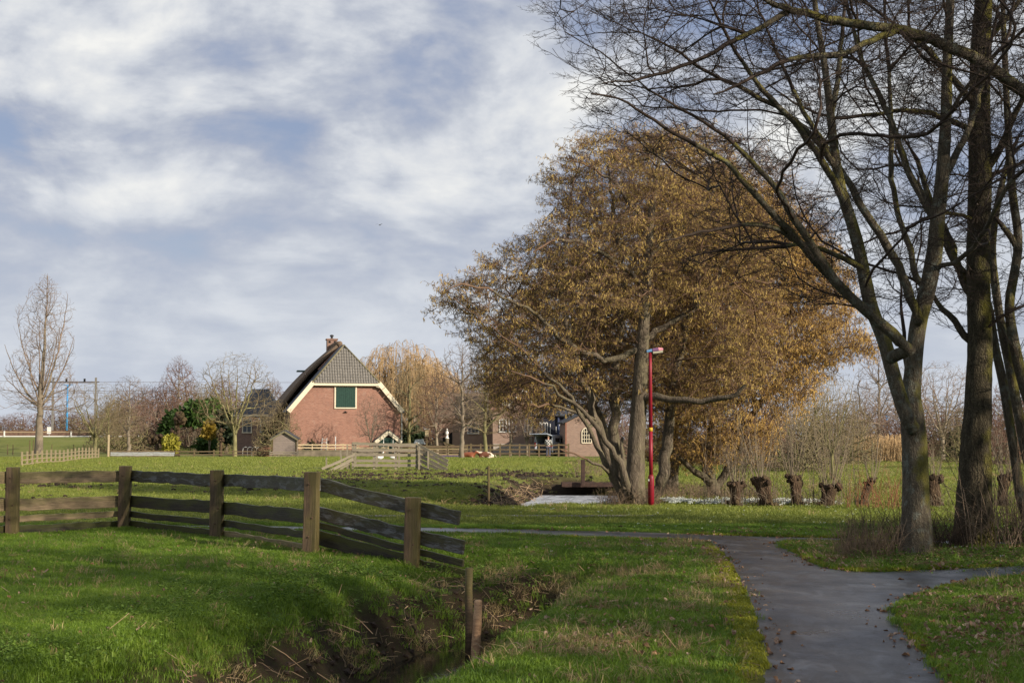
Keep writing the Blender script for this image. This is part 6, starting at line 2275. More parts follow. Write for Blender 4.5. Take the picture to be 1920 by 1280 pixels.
for x in (740, 770, 800, 838.7, 876):
    MB().box((wx(x), 0.06, wz(844)), (0.09, 0.07, 0.95)).build("stake_post", M_wood_brown, wag)
MB().box((wx(806), 0.5, wz(838)), (3.0, 0.4, 0.10), ry=0.05).build("loose_timber", M_post_old, wag)
leaner("fallen_timber", "long dark timber propped against the back of the wagon", "timber", 838, 833, 872, 842, 114, 0.2, 0.15, M_post_old)
leaner("fallen_timber", "shorter dark timber propped left of the first tree behind the wagon", "timber", 822, 826, 850, 838, 115, 0.18, 0.15, M_post_old)

# white sheeted pile, bird box and garden ornaments between barn and wagon
q = P(786, 828, 124)
o = tag(MB().add([(-0.5, 0, 0), (0.5, 0, 0), (0.5, 0.6, 0), (-0.5, 0.6, 0), (-0.36, 0.08, 0.38), (0.33, 0.05, 0.42), (0.30, 0.5, 0.40), (-0.3, 0.5, 0.33)], [(0, 1, 5, 4), (1, 2, 6, 5), (2, 3, 7, 6), (3, 0, 4, 7), (4, 5, 6, 7), (3, 2, 1, 0)]).build("covered_crate", simple("pale_blue_sheet", (0.52, 0.56, 0.58), rough=0.6), None), "pale sheeted crate on the ledge right of the barn", "crate")
o.location = (q.x, 124, EYE + (824 - 832) * 124 / FPX)
q = P(800.5, 812, 123)
o = thing("bird_box", "small pale yellow bird box on a post right of the barn", "bird box", (q.x, 123, gz(q.x, 123)))
zz0 = EYE + (824 - 818) * 123 / FPX - gz(q.x, 123)
MB().box((0, 0, zz0 + 0.30), (0.30, 0.25, 0.60)).build("box", M_wood_pale, o)
MB().box((0, -0.02, zz0 + 0.64), (0.40, 0.38, 0.07)).build("lid", M_white, o)
MB().box((0, 0.02, zz0 / 2), (0.08, 0.08, zz0)).build("pole", M_wood_brown, o)
q = P(838, 820, 126)
o = tag(MB().lathe([(0.16, 0), (0.2, 0.05), (0.12, 0.12), (0.10, 0.3), (0.17, 0.45), (0.13, 0.62), (0.07, 0.68), (0.10, 0.78), (0.06, 0.88), (0.01, 0.92)], k=10).build("garden_statue", M_white, None, True), "small white garden statue in front of the cart shed", "statue")
o.location = (q.x, 126, EYE + (824 - 822) * 126 / FPX)
MB().lathe([(0.18, -1.6), (0.16, 0.0)], k=10).build("pedestal", M_conc, o)

# ------------------------------------------------------------------ fences of the farm
M_stakef = wood_mat('weathered_tan_stake', (0.42, 0.34, 0.22), (0.24, 0.18, 0.11), mossk=0.2)
def rail_fence(name, label, px0, py0, Y0, px1, py1, Y1, nspan, h, rails, mat, w=0.10, pw_=0.10, post_h=None, mat_fn=None):
    a, c = P(px0, py0, Y0), P(px1, py1, Y1)
    a.z, c.z = gz(a.x, a.y), gz(c.x, c.y)
    o = thing(name, label, "fence", tuple(a))
    d = c - a
    for i in range(nspan + 1):
        q = d * (i / nspan)
        zg = gz(a.x + q.x, a.y + q.y) - a.z
        hh = (post_h or h + 0.08) + random.Random(i + int(px0)).uniform(-0.03, 0.03)
        MB().box((q.x, q.y + 0.05, zg + hh / 2 - 0.1), (pw_, pw_, hh + 0.2)).build("post", mat, o)
    for i in range(nspan):
        q0, q1 = d * (i / nspan), d * ((i + 1) / nspan)
        z0 = gz(a.x + q0.x, a.y + q0.y) - a.z
        z1 = gz(a.x + q1.x, a.y + q1.y) - a.z
        for j, (rz_, rw_) in enumerate(rails):
            mt = mat_fn(i, j) if mat_fn else mat
            board((q0.x, q0.y, z0 + rz_), (q1.x, q1.y, z1 + rz_), rw_, 0.035, mt, o, "rail", bev=0, seed=i * 7 + j)
    return o


M_bluewhite = wood_mat("flaking_blue_white_board", (0.42, 0.45, 0.46), (0.22, 0.20, 0.18), mossk=0.1)
rail_fence("plank_fence", "low plank fence with flaking blue white boards before the garden shrubs", 207, 860, 113, 327, 860, 113.5, 3, 0.56, [(0.50, 0.09), (0.36, 0.13), (0.21, 0.14), (0.07, 0.11)], M_wood_brown, mat_fn=lambda i, j: M_bluewhite if j in (1, 2) else M_wood_brown)
rail_fence("rail_fence", "low brown two rail fence running from the blue white boards to the plank shed", 327, 860, 113.5, 511, 860, 114, 5, 0.52, [(0.48, 0.08), (0.25, 0.07), (0.04, 0.06)], M_wood_brown)
rail_fence("rail_fence", "brown post and rail fence in front of the farmhouse and the van", 865, 852, 122, 1066, 852, 121, 11, 1.02, [(0.98, 0.12), (0.62, 0.10), (0.28, 0.10)], M_wood_brown, pw_=0.13)
rail_fence("stake_fence", "low fence of close set pale stakes crossing the field at the left", 40, 880, 78, 184, 864, 104, 19, 0.62, [(0.58, 0.045), (0.34, 0.06), (0.10, 0.06)], M_stakef, pw_=0.085, post_h=0.80)
for i, (px, py, Y) in enumerate(((14, 848, 140), (24, 852, 136), (55, 866, 96), (62, 866, 96), (97, 848, 142), (138, 848, 143), (156, 848, 144))):
    p = P(px, py, Y)
    o = tag(MB().lathe([(0.05, -0.2), (0.045, 1.0 if Y > 100 else 1.35)], k=8).build("fence_stake", M_post_old, None, True), "thin bare wire fence stake " + ("left of the poplar, outermost at the picture edge", "just left of the poplar on the embankment foot", "left one of the pair rising above the stake fence", "right one of the pair rising above the stake fence", "just right of the poplar foot", "midway between poplar and spreading tree", "close left of the small spreading tree")[i], "stake", "thin wire fence stakes at the left")
    o.location = (p.x, Y, gz(p.x, Y))
p = P(203, 860, 112)
o = tag(MB().box((0, 0, 0.85), (0.12, 0.12, 1.9)).build("gate_post", M_wood_pale, None, bevel=0.01), "tall pale post at the left end of the blue white plank fence", "post")
o.location = (p.x, 112, gz(p.x, 112))

# ------------------------------------------------------------------ railway on the embankment
re_z = 1.72
RY = 178
road = MB()
pr0, pr1 = P(-400, 820, RY - 5), P(420, 820, RY - 5)
road.add([(pr0.x, RY - 8, re_z + 0.08), (pr1.x, RY - 8, re_z + 0.08), (pr1.x, RY - 3, re_z + 0.10), (pr0.x, RY - 3, re_z + 0.10)], [(0, 1, 2, 3)])
tag(road.build("road", simple("grey_road", (0.13, 0.13, 0.14), (0.10, 0.10, 0.11), 1)), "narrow road on the railway embankment", kind='structure')
o = thing("guard_rail", "white posted guard rail along the road on the embankment", "railing", (P(18, 815, 176).x, 176, re_z))
kr = 176 / FPX
x = -260 * kr
while x < 300 * kr:
    MB().box((x, 0, 0.45), (0.14, 0.14, 1.0)).build("post", M_white, o)
    x += 62.5 * kr
MB().box((10 * kr, 0.08, 0.82), (560 * kr, 0.04, 0.07)).build("top_rail", M_wood_pale, o)
MB().box((10 * kr, 0.08, 0.30), (560 * kr, 0.04, 0.12)).build("lower_rail", M_white, o)
wl = thing("sound_wall", "low rusty brown boarding along the railway line", "wall", (P(80, 805, 190).x, 190, re_z))
for i in range(16):
    MB().box((-26 + i * 3.5, 0, 0.55), (3.46, 0.12, 1.15)).build("panel", simple("rusty_boarding", (0.20, 0.12, 0.085), (0.12, 0.075, 0.055), 3, 0.9) if i == 0 else bpy.data.materials["rusty_boarding"], wl)
ks = 178 / FPX
sp3 = P(92, 812, 178)
o = thing("railway_sign", "small white sign plate on a grey post beside the road", "sign", (sp3.x, 178, re_z))
MB().tube([(0, 0, 0), (0, 0, 1.2)], 0.05, 6).build("post", simple("grey_metal", (0.35, 0.36, 0.37)), o)
MB().box((0, -0.06, 1.05), (0.5, 0.03, 0.85)).build("plate", M_white, o)
# catenary portal
kc = 195 / FPX
p0, p1 = P(98, 800, 195), P(178, 800, 195)
M_steel = simple("grey_steel", (0.24, 0.23, 0.21), (0.15, 0.14, 0.13), 4, 0.7)
M_steel_d = simple("dark_rusty_steel", (0.10, 0.075, 0.06), rough=0.8)
cz = EYE + (824 - 716) * kc
po = thing("catenary_portal", "railway portal of two masts with a cross beam and hanging insulators", "catenary mast", (p0.x, 195, re_z))
span = p1.x - p0.x
for x in (0, span):
    MB().box((x, 0, (cz - re_z + 0.6) / 2), (0.24, 0.24, cz - re_z + 0.6)).build("mast", M_steel, po)
MB().box((span / 2, 0, cz - re_z), (span + 0.9, 0.18, 0.13)).box((span / 2, 0, cz - re_z - 0.16), (span + 0.4, 0.14, 0.06)).build("cross_beam", M_steel_d, po)
for x in (25 * kc, 59 * kc):
    MB().tube([(x, -0.1, cz - re_z + 0.05), (x, -0.1, cz - re_z + 0.45)], 0.14, 8).build("insulator", M_dark, po)
MB().tube([(36 * kc, -0.1, cz - re_z), (40 * kc, -0.1, cz - re_z - 1.1), (45 * kc, -0.1, cz - re_z)], 0.04, 5).tube([(40 * kc, -0.1, cz - re_z - 1.0), (40 * kc, -0.1, cz - re_z - 1.6)], 0.10, 6).tube([(40 * kc, -0.1, cz - re_z - 1.35), (62 * kc, -0.1, cz - re_z - 1.55)], 0.03, 5).build("drop_bracket", M_steel_d, po)
wires = MB()
for dz_ in (0.0, -1.25, -1.55):
    wires.tube([(-60, -0.1 - 2 * dz_, cz - re_z + dz_ + 0.9), (0, -0.1, cz - re_z + dz_), (span, -0.1, cz - re_z + dz_), (40, -0.1, cz - re_z + dz_ - 0.1)], 0.022, 4)
wires.build("contact_wire", M_steel_d, po)
def blue_mast(px, pyt, pyb, Y, label, arm=True):
    p = P(px, pyb, Y)
    zt_ = EYE + (824 - pyt) * Y / FPX
    z0_ = gz(p.x, Y)
    o = thing("blue_mast", label, "mast", (p.x, Y, z0_))
    mb_ = simple("bright_blue_paint", (0.05, 0.32, 0.68), rough=0.5) if "bright_blue_paint" not in bpy.data.materials else bpy.data.materials["bright_blue_paint"]
    MB().tube([(0, 0, 0), (0, 0, zt_ - z0_)], [0.16, 0.11], 8).build("pole", mb_, o, True)
    if arm:
        MB().tube([(-0.9, 0, zt_ - z0_ + 0.12), (0, 0, zt_ - z0_), (0.8, 0, zt_ - z0_ + 0.08)], 0.05, 5).build("arm", mb_, o, True)
blue_mast(125, 722, 802, 205, "slim bright blue mast between the two portal masts")
blue_mast(1663, 775, 815, 160, "bright blue mast far right, seen left of the forked tree trunk", False)
q = P(1655, 815, 158)
o = thing("site_cabin", "small blue and white cabin beside the far right blue mast", "cabin", (q.x, 158, 0))
zc0 = EYE + (824 - 823) * 158 / FPX
MB().box((0, 0, zc0 / 2), (1.0, 0.9, zc0)).build("support", M_dark, o)
MB().box((0, 0, zc0 + 0.42), (0.95, 0.9, 0.84)).build("cabin", M_white, o)
MB().box((0, -0.46, zc0 + 0.62), (0.96, 0.02, 0.35)).build("blue_panel", simple("blue_panel", (0.10, 0.20, 0.42)), o)

# ------------------------------------------------------------------ birds
def bird(px, py, Y, label, s=1.0, rz=0.0, fly=True):
    p = P(px, py, Y)
    o = thing("bird", label, "bird", tuple(p), rz)
    mt = simple("dark_feathers", (0.06, 0.055, 0.05)) if "dark_feathers" not in bpy.data.materials else bpy.data.materials["dark_feathers"]
    MB().tube([(-0.22 * s, 0, 0), (-0.1 * s, 0, 0), (0.08 * s, 0, 0.01), (0.16 * s, 0, 0.03), (0.24 * s, 0, 0.02)], [0.02 * s, 0.045 * s, 0.05 * s, 0.035 * s, 0.006 * s], 8).build("body", mt, o, True)
    for q in (-1, 1):
        if fly:
            MB().add([(-0.07 * s, 0, 0.02), (0.09 * s, 0, 0.02), (0.05 * s, q * 0.3 * s, 0.14 * s), (-0.05 * s, q * 0.28 * s, 0.14 * s), (-0.10 * s, q * 0.62 * s, 0.02 * s)], [(0, 1, 2, 3), (3, 2, 4)] if q > 0 else [(3, 2, 1, 0), (4, 2, 3)]).build("wing", mt, o)
        else:
            MB().ellipsoid((-0.05 * s, q * 0.04 * s, 0), (0.12 * s, 0.02 * s, 0.04 * s), 6, 5).build("wing", mt, o, True)
bird(712, 422, 150, "small bird gliding in the open grey sky", 0.9, 1.2)
bird(874, 639, 104.6, "dark bird perched on the top twig of the tall field tree", 0.8, 0.3, False)
# ------------------------------------------------------------------ base meshes of background trees (10 m tall at scale 1)
def base_tree(name, kind, seed, m_trunk, m_twig, h=10.0, n=900, tip=0.010, split=0.05):
    T = Tree(seed)
    rs = T.rs
    out = []
    if kind == 'oval':          # single trunk, rounded crown
        T.trunk([(0, 0, -0.2), (0.05, 0, 1.2), (0.0, 0.1, 2.8), (0.1, 0, 5.0), (0.05, 0.05, 7.5), (0.1, 0, 9.4)], [0.24, 0.19, 0.165, 0.12, 0.06, 0.015], step=0.4, wob=0.04)
        while len(out) < n:
            p = rs.uniform(-1, 1, 3)
            if (p ** 2).sum() < 1:
                r = 3.0 * (1 - 0.25 * p[2])
                out.append((p[0] * r, p[1] * r, 6.0 + p[2] * 4.0))
        T.grow(np.array(out), seg=0.5, up=0.7, align=1.3, jit=0.05, minz=1.8, downpen=1.1, maxlen=3.0, wander=0.08)
    elif kind == 'poplar':
        T.trunk([(0, 0, -0.2), (0.02, 0, 1.5), (-0.02, 0.0, 3.0), (0.12, 0, 5.0), (0.2, 0.05, 7.5), (0.25, 0, 9.9)], [0.25, 0.18, 0.155, 0.10, 0.05, 0.012], step=0.4, wob=0.02)
        for a, zb_, zt_, rr, w in ((0.2, 2.5, 8.9, 1.35, 0.08), (3.4, 2.55, 6.0, 1.9, 0.07), (0.4, 2.45, 6.6, 1.8, 0.07), (2.6, 2.6, 4.4, 2.4, 0.07), (5.5, 3.0, 6.8, 1.4, 0.06), (1.8, 3.4, 7.5, 1.1, 0.06), (3.0, 3.3, 7.4, 1.3, 0.06), (4.4, 2.8, 5.6, 1.8, 0.06)):
            c_, s_ = math.cos(a), math.sin(a)
            T.trunk([(0, 0, zb_), (c_ * rr * 0.35, s_ * rr * 0.35, zb_ + (zt_ - zb_) * 0.22), (c_ * rr * 0.75, s_ * rr * 0.75, zb_ + (zt_ - zb_) * 0.6), (c_ * rr, s_ * rr, zt_)], [w, w * 0.8, w * 0.5, 0.012], parent=-2, step=0.4, wob=0.02)
        while len(out) < n:
            z = rs.uniform(2.4, 10.0)
            rmax = np.interp(z, [2.4, 3.5, 4.8, 6, 7.5, 9, 10], [2.0, 2.3, 2.1, 1.7, 1.5, 1.15, 0.15])
            a = rs.uniform(0, 6.28)
            rmax *= 1.0 + 0.45 * float(vnoise(math.cos(a) * 2.0 + 3, math.sin(a) * 2.0 + 3, z * 1.1)) - (0.35 if z > 8.3 and abs(a - 0.5) > 1.2 else 0)
            q = math.sqrt(rs.uniform(0, 1)) * rmax
            out.append((q * math.cos(a) + 0.15, q * math.sin(a), z))
        T.grow(np.array(out), seg=0.45, up=1.0, align=1.6, jit=0.03, minz=2.2, downpen=1.8, maxlen=1.8, wander=0.03)
    elif kind == 'broad':        # wide vase crown on a short trunk
        T.trunk([(0, 0, -0.2), (0.03, 0, 1.4), (0.0, 0.05, 2.6)], [0.26, 0.2, 0.18], step=0.4)
        for a in np.linspace(0, 6.28, 7)[:-1]:
            a += rs.uniform(-0.3, 0.3)
            c_, s_, rr = math.cos(a), math.sin(a), rs.uniform(1.6, 3.2)
            T.trunk([(0, 0, 2.5 + rs.uniform(-0.7, 0.1)), (c_ * rr * 0.3, s_ * rr * 0.3, 3.9), (c_ * rr * 0.7, s_ * rr * 0.7, 6.2), (c_ * rr, s_ * rr, 8.8)], [0.11, 0.09, 0.055, 0.012], parent=-2, step=0.4, wob=0.05)
        while len(out) < n:
            p = rs.uniform(-1, 1, 3)
            if (p ** 2).sum() < 1 and p[2] > -0.6:
                out.append((p[0] * 4.3, p[1] * 4.3, 5.6 + p[2] * 4.4))
        T.grow(np.array(out), seg=0.45, up=0.35, align=1.2, jit=0.08, minz=2.0, downpen=0.7, maxlen=2.4, wander=0.25)
    elif kind == 'thicket':      # many stems from the ground
        for a in np.linspace(0, 6.28, 10)[:-1]:
            c_, s_, rr, zt_ = math.cos(a + rs.uniform(-.3, .3)), math.sin(a), rs.uniform(0.8, 4.2), rs.uniform(6, 9.5)
            T.trunk([(c_ * 0.3, s_ * 0.3, -0.2), (c_ * rr * 0.4, s_ * rr * 0.4, zt_ * 0.35), (c_ * rr * 0.8, s_ * rr * 0.8, zt_ * 0.7), (c_ * rr, s_ * rr, zt_)], [0.12, 0.09, 0.06, 0.015], step=0.5, wob=0.06)
        while len(out) < n:
            p = rs.uniform(-1, 1, 3)
            if (p[0] ** 2 + p[1] ** 2 + p[2] ** 2) < 1 and p[2] > 0.02:
                out.append((p[0] * 5.2, p[1] * 5.2, p[2] * 10.0))
        T.grow(np.array(out), seg=0.55, up=0.6, align=0.9, jit=0.06, minz=0.3, downpen=0.6, maxlen=2.4, wander=0.12)
    elif kind == 'willow':
        T.trunk([(0, 0, -0.2), (0.1, 0, 1.6), (0.0, 0.1, 3.0)], [0.42, 0.34, 0.3], step=0.4)
        for a in np.linspace(0, 6.28, 9)[:-1]:
            a += rs.uniform(-0.3, 0.3)
            c_, s_, rr = math.cos(a), math.sin(a), rs.uniform(1.5, 3.8)
            T.trunk([(0, 0, 2.9 + rs.uniform(-0.8, 0.1)), (c_ * rr * 0.35, s_ * rr * 0.35, 5.0), (c_ * rr * 0.75, s_ * rr * 0.75, 7.3), (c_ * rr, s_ * rr, rs.uniform(8.2, 9.6))], [0.17, 0.13, 0.07, 0.02], parent=-2, step=0.4, wob=0.07)
        while len(out) < n * 0.5:
            p = rs.uniform(-1, 1, 3)
            if (p ** 2).sum() < 1 and p[2] > -0.2:
                out.append((p[0] * 4.3, p[1] * 4.3, 6.2 + p[2] * 3.8))
        T.grow(np.array(out), seg=0.4, up=0.3, align=1.0, jit=0.08, minz=2.4, downpen=0.4, maxlen=2.4, wander=0.3)
        # hanging strands
        p0 = np.array(T.p)
        cand = np.where((np.array(T.fix) == 0) | (p0[:, 2] > 6))[0]
        for i in rs.choice(cand, int(n * 1.1)):
            q = p0[i]
            l = min(rs.uniform(1.0, 4.5), q[2] - 1.2)
            if l < 0.5:
                continue
            out_d = np.array((q[0], q[1], 0.0))
            out_d = out_d / (np.linalg.norm(out_d) + 0.3) * rs.uniform(0.2, 0.7) + rs.normal(0, 0.15, 3) * (1, 1, 0)
            last = int(i)
            m_ = 6
            for k_ in range(1, m_ + 1):
                u = k_ / m_
                np_ = q + out_d * (1 - (1 - u) ** 2) + np.array((0, 0, 0.35 * math.sin(u * 2.2) - l * u ** 1.6)) + rs.normal(0, 0.02, 3)
                T.p.append(np_)
                e_ = np_ - T.p[last]
                T.d.append(e_ / (np.linalg.norm(e_) + 1e-9))
                T.par.append(last)
                T.fix.append(0.0)
                last = len(T.p) - 1
    T.radii(tip, 2.3)
    (V1, F1), (V2, F2) = T.meshes(split, 8, 5, 3, 0.06)
    me1 = big_mesh(name + "_trunk", V1, F1, m_trunk, True)
    weld(me1, 0.002)
    me2 = big_mesh(name + "_crown", V2, F2, m_twig, True)
    return me1, me2


BASES = {}
for key, kind, sd, mt, mw, n_, tip in (
        ("oval1", 'oval', 51, M_bark_far, M_twig_far, 2400, 0.0085), ("oval2", 'oval', 52, M_bark_green, M_twig_tan, 2400, 0.0085), ("oval3", 'oval', 57, M_bark_far, M_twig_red, 3000, 0.010),
        ("poplar", 'poplar', 53, M_bark_far, M_twig_far, 5200, 0.0052), ("broad1", 'broad', 54, M_bark_green, M_twig_tan, 2200, 0.008), ("broad2", 'broad', 55, M_bark_far, M_twig_far, 2400, 0.008),
        ("thicket1", 'thicket', 56, M_bark_far, M_twig_red, 3600, 0.020), ("thicket2", 'thicket', 58, M_bark_green, M_twig_tan, 3600, 0.019), ("willow", 'willow', 59, M_willow_bark, M_willow, 1500, 0.013)):
    BASES[key] = base_tree(key, kind, sd, mt, mw, n=n_, tip=tip)


def place(key, px, ytop, Y, label, cat="tree", name="bare_tree", ybase=None, wx_=1.0, rz=None, group=None, lean=0.0):
    x = P(px, 830, Y).x
    g = gz(x, Y)
    h = (EYE + (824 - ytop) * Y / FPX - g) / 10.0
    r = random.Random(int(px * 7 + Y * 13))
    o = thing(name, label, cat, (x, Y, g - 0.03), r.uniform(0, 6.28) if rz is None else rz, group)
    o.scale = (h * wx_, h * wx_, h)
    o.rotation_euler[1] = lean
    for me, nm in zip(BASES[key], ("trunk", "crown")):
        c = bpy.data.objects.new(nm, me)
        COL.objects.link(c)
        c.parent = o
    return o


place("poplar", 73, 510, 150, "tall lone poplar at the far left beside the railway portal", name="poplar_tree", rz=0.2, wx_=1.02)
place("broad1", 178, 712, 128, "small spreading bare tree just right of the portal, behind the stake fence", wx_=1.25)
place("oval2", 203, 735, 120, "thin pale tree at the left end of the blue white plank fence", wx_=0.8)
place("oval1", 241, 700, 140, "bare tree with straight pale trunk behind the blue white plank fence", wx_=1.15)
place("thicket1", 290, 712, 168, "bare brown thicket between the pale trunk and the dark green shrub", "thicket", "bare_thicket", wx_=1.0)
place("thicket2", 222, 752, 147, "low dense thicket at the foot of the thin pale tree", "thicket", "bare_thicket", wx_=1.3)
place("thicket1", 268, 738, 152, "dense dark thicket left of the rounded pollard", "thicket", "bare_thicket", wx_=1.2)
place("thicket1", 352, 735, 158, "dense brown thicket above the green laurel", "thicket", "bare_thicket", wx_=1.1)
place("thicket2", 424, 742, 156, "dense olive thicket left of the cottage wall", "thicket", "bare_thicket", wx_=1.0)
place("oval3", 334, 664, 165, "taller reddish bare tree rising above the garden shrubs", wx_=0.85)
place("thicket2", 385, 715, 165, "bare olive thicket behind the yellow garden shrub", "thicket", "bare_thicket", wx_=1.0)
place("thicket1", 232, 735, 190, "low brown thicket behind the thin pale tree", "thicket", "bare_thicket", wx_=1.1)
place("oval3", 415, 700, 175, "brown bare tree left of the spreading tree by the cottage", wx_=1.0)
place("broad1", 440, 655, 117, "large spreading bare tree with greenish trunk in front of the cottage", wx_=1.0)
place("thicket1", 478, 735, 170, "brown thicket rising behind the cottage roof", "thicket", "bare_thicket", wx_=0.9)
place("thicket2", 520, 745, 122, "pale arching thicket between the cottage and the barn", "thicket", "bare_thicket", wx_=0.9)
place("oval3", 510, 705, 180, "reddish bare tree behind the gap between cottage and barn", wx_=0.8)
place("broad2", 695, 735, 121, "young bare tree against the red barn wall", wx_=0.62)
place("willow", 752, 634, 150, "golden weeping willow right of the brick barn", "willow", "weeping_willow", wx_=0.95)
place("willow", 805, 668, 165, "second smaller golden weeping willow behind the field trees", "willow", "weeping_willow", wx_=0.85)
place("oval2", 766, 668, 127, "dark slender tree in front of the golden willow, nearest the barn", wx_=0.95)
place("oval3", 820, 690, 123, "bare tree between the golden willow and the tall field tree", wx_=0.85, lean=0.04)
place("oval1", 866, 633, 104, "tall field tree with grey trunk beside the wagon", wx_=0.95)
place("oval2", 909, 655, 112, "field tree with olive trunk behind the patched cow", wx_=0.95)
place("thicket1", 850, 700, 158, "brown thicket behind the cart shed roof", "thicket", "bare_thicket", wx_=1.0)
place("thicket1", 925, 690, 150, "brown thicket behind the farmhouse, left part", "thicket", "bare_thicket", wx_=1.1)
place("oval3", 958, 700, 128, "reddish tree directly in front of the farmhouse windows", wx_=0.75)
place("thicket2", 1010, 700, 160, "olive thicket behind the dark barn", "thicket", "bare_thicket", wx_=1.2)
place("broad2", 988, 735, 127, "small pale tree right of the farmhouse windows", wx_=0.8)
# far hedge behind the railway
for i, (px, yt, w, lb) in enumerate(((8, 775, 2.2, "leftmost of the low lilac bushes behind the railway"), (45, 768, 2.2, "low lilac bush behind the railway left of the poplar trunk"), (108, 756, 1.7, "low lilac bush behind the left portal mast"),
                                     (140, 770, 2.0, "low lilac bush behind the bright blue mast"), (168, 768, 2.0, "low lilac bush behind the right portal mast"), (212, 765, 2.0, "low lilac bush right of the railway portal"))):
    place("thicket1", px, yt, 232 + i * 3, lb, "bush", "bare_bush", wx_=w)
# right side, beyond the orchard field
RT = [("broad1", 1560, 690, 56, 0.75, "gnarled pale trunked fruit tree right of the golden alder"), ("thicket2", 1500, 735, 70, 0.9, "bare olive thicket behind the pollard stumps"),
      ("thicket1", 1440, 760, 74, 0.9, "bare brown thicket under the golden alder boughs"), ("thicket2", 1590, 745, 84, 1.0, "grey olive thicket right of the fruit tree"),
      ("broad2", 1615, 715, 92, 0.85, "rounded bare tree left of the far blue mast"), ("oval1", 1650, 640, 120, 0.8, "tall slender bare tree behind the far blue mast"),
      ("thicket1", 1690, 780, 120, 1.6, "low brown thicket right of the far blue mast"), ("oval1", 1705, 680, 125, 1.0, "bare tree glimpsed between the two forked stems"),
      ("broad2", 1768, 672, 95, 0.95, "large rounded bare tree between the forked tree and the thick trunk"), ("oval3", 1900, 700, 90, 1.1, "bare tree at the far right edge behind the leaning stems"),
      ("thicket2", 1800, 760, 88, 1.0, "olive thicket behind the thick mossy trunk"), ("thicket1", 1880, 770, 80, 1.0, "brown thicket at the far right between the leaning stems"),
      ("thicket1", 1350, 770, 80, 1.1, "dense brown thicket behind the alders"), ("thicket2", 1270, 790, 78, 1.1, "brown undergrowth thicket left of the alder stems"),
      ("thicket1", 1180, 760, 90, 1.0, "dark thicket behind the main grey alder trunk"), ("oval2", 1530, 660, 110, 0.8, "slender pale tree above the pollard stumps"),
      ("oval3", 1960, 690, 70, 1.0, "bare tree right at the edge beyond the last pollard")]
WOOD = [(1215, 772, 118, "left of the red lamp post"), (1290, 765, 125, "just right of the red lamp post"), (1365, 770, 120, "behind the squat pollard"), (1430, 762, 128, "behind the hunched pollard"),
        (1490, 748, 124, "behind the slender pollard"), (1545, 740, 130, "behind the fruit tree"), (1600, 744, 122, "behind the leaning pollard"), (1640, 752, 150, "behind the far blue mast"), (1720, 742, 128, "between the forked stems"),
        (1765, 738, 132, "behind the rounded bare tree"), (1830, 742, 124, "hidden by the thick mossy trunk"), (1885, 735, 128, "between trunk and leaning stems"), (1945, 738, 122, "at the right edge of the view")]
for px, yt, Y, lb in WOOD:
    RT.append((("thicket1", "thicket2")[int(px) % 2], px, yt, Y, 1.5, "far belt of bare woodland " + lb))
WOODL = [(215, 742, 186, "right of the railway portal"), (262, 722, 182, "behind the straight pale trunk"), (310, 716, 188, "left of the reddish garden tree"), (355, 712, 184, "right of the reddish garden tree"),
         (405, 716, 187, "left of the spreading cottage tree"), (452, 722, 185, "above the cottage roof"), (505, 728, 183, "at the gap beside the barn"), (700, 735, 190, "just right of the barn gable"), (790, 722, 188, "between the two willows"),
         (850, 712, 186, "behind the tall field tree"), (905, 712, 190, "behind the olive field tree"), (965, 712, 188, "behind the farmhouse roof"), (1030, 722, 186, "behind the dark barn roof"), (1090, 735, 184, "behind the outhouse"), (1150, 742, 180, "behind the grey alder stems")]
for px, yt, Y, lb in WOODL:
    RT.append((("thicket1", "thicket2")[(int(px) // 5) % 2], px, yt, Y, 1.25, "far bare thicket " + lb))
for kk_, px, yt, Y, w, lb in RT:
    place(kk_, px, yt, Y, lb, "thicket" if "thicket" in kk_ else "tree", "bare_thicket" if "thicket" in kk_ else "bare_tree", wx_=w)


# ------------------------------------------------------------------ leafy shrubs: clumps of small leaves round a few stems
def leaf_cloud(rs, n, shape, size, hang=0.0):
    """n small two-triangle leaves in lumpy ellipsoid clumps; shape: list of (c, r)"""
    V, F = [], []
    w = np.array([r[0] * r[1] * r[2] for _, r in shape])
    ci = rs.choice(len(shape), n, p=w / w.sum())
    d = rs.normal(0, 1, (n, 3))
    d /= np.linalg.norm(d, axis=1)[:, None]
    rad = rs.uniform(0.35, 1.0, n) ** 0.4
    rad *= 1 + 0.22 * vnoise(d[:, 0] * 2.6 + ci * 3, d[:, 1] * 2.6 + 7, d[:, 2] * 2.6 + 5.5, 5)
    C = np.array([c for c, _ in shape])[ci]
    R = np.array([r for _, r in shape])[ci]
    p = C + d * R * rad[:, None]
    u = rs.normal(0, 1, (n, 3))
    u[:, 2] -= hang
    u /= np.linalg.norm(u, axis=1)[:, None]
    s = np.cross(u, d + rs.normal(0, 0.5, (n, 3)))
    s /= np.linalg.norm(s, axis=1)[:, None]
    L_ = size * rs.uniform(0.6, 1.3, n)[:, None]
    a = p
    b_ = p + u * L_ * 0.5 + s * L_ * 0.28
    c_ = p + u * L_
    d_ = p + u * L_ * 0.5 - s * L_ * 0.28
    V = np.stack([a, b_, c_, d_], 1).reshape(-1, 3)
    F = np.arange(n * 4).reshape(n, 4)
    return V, F


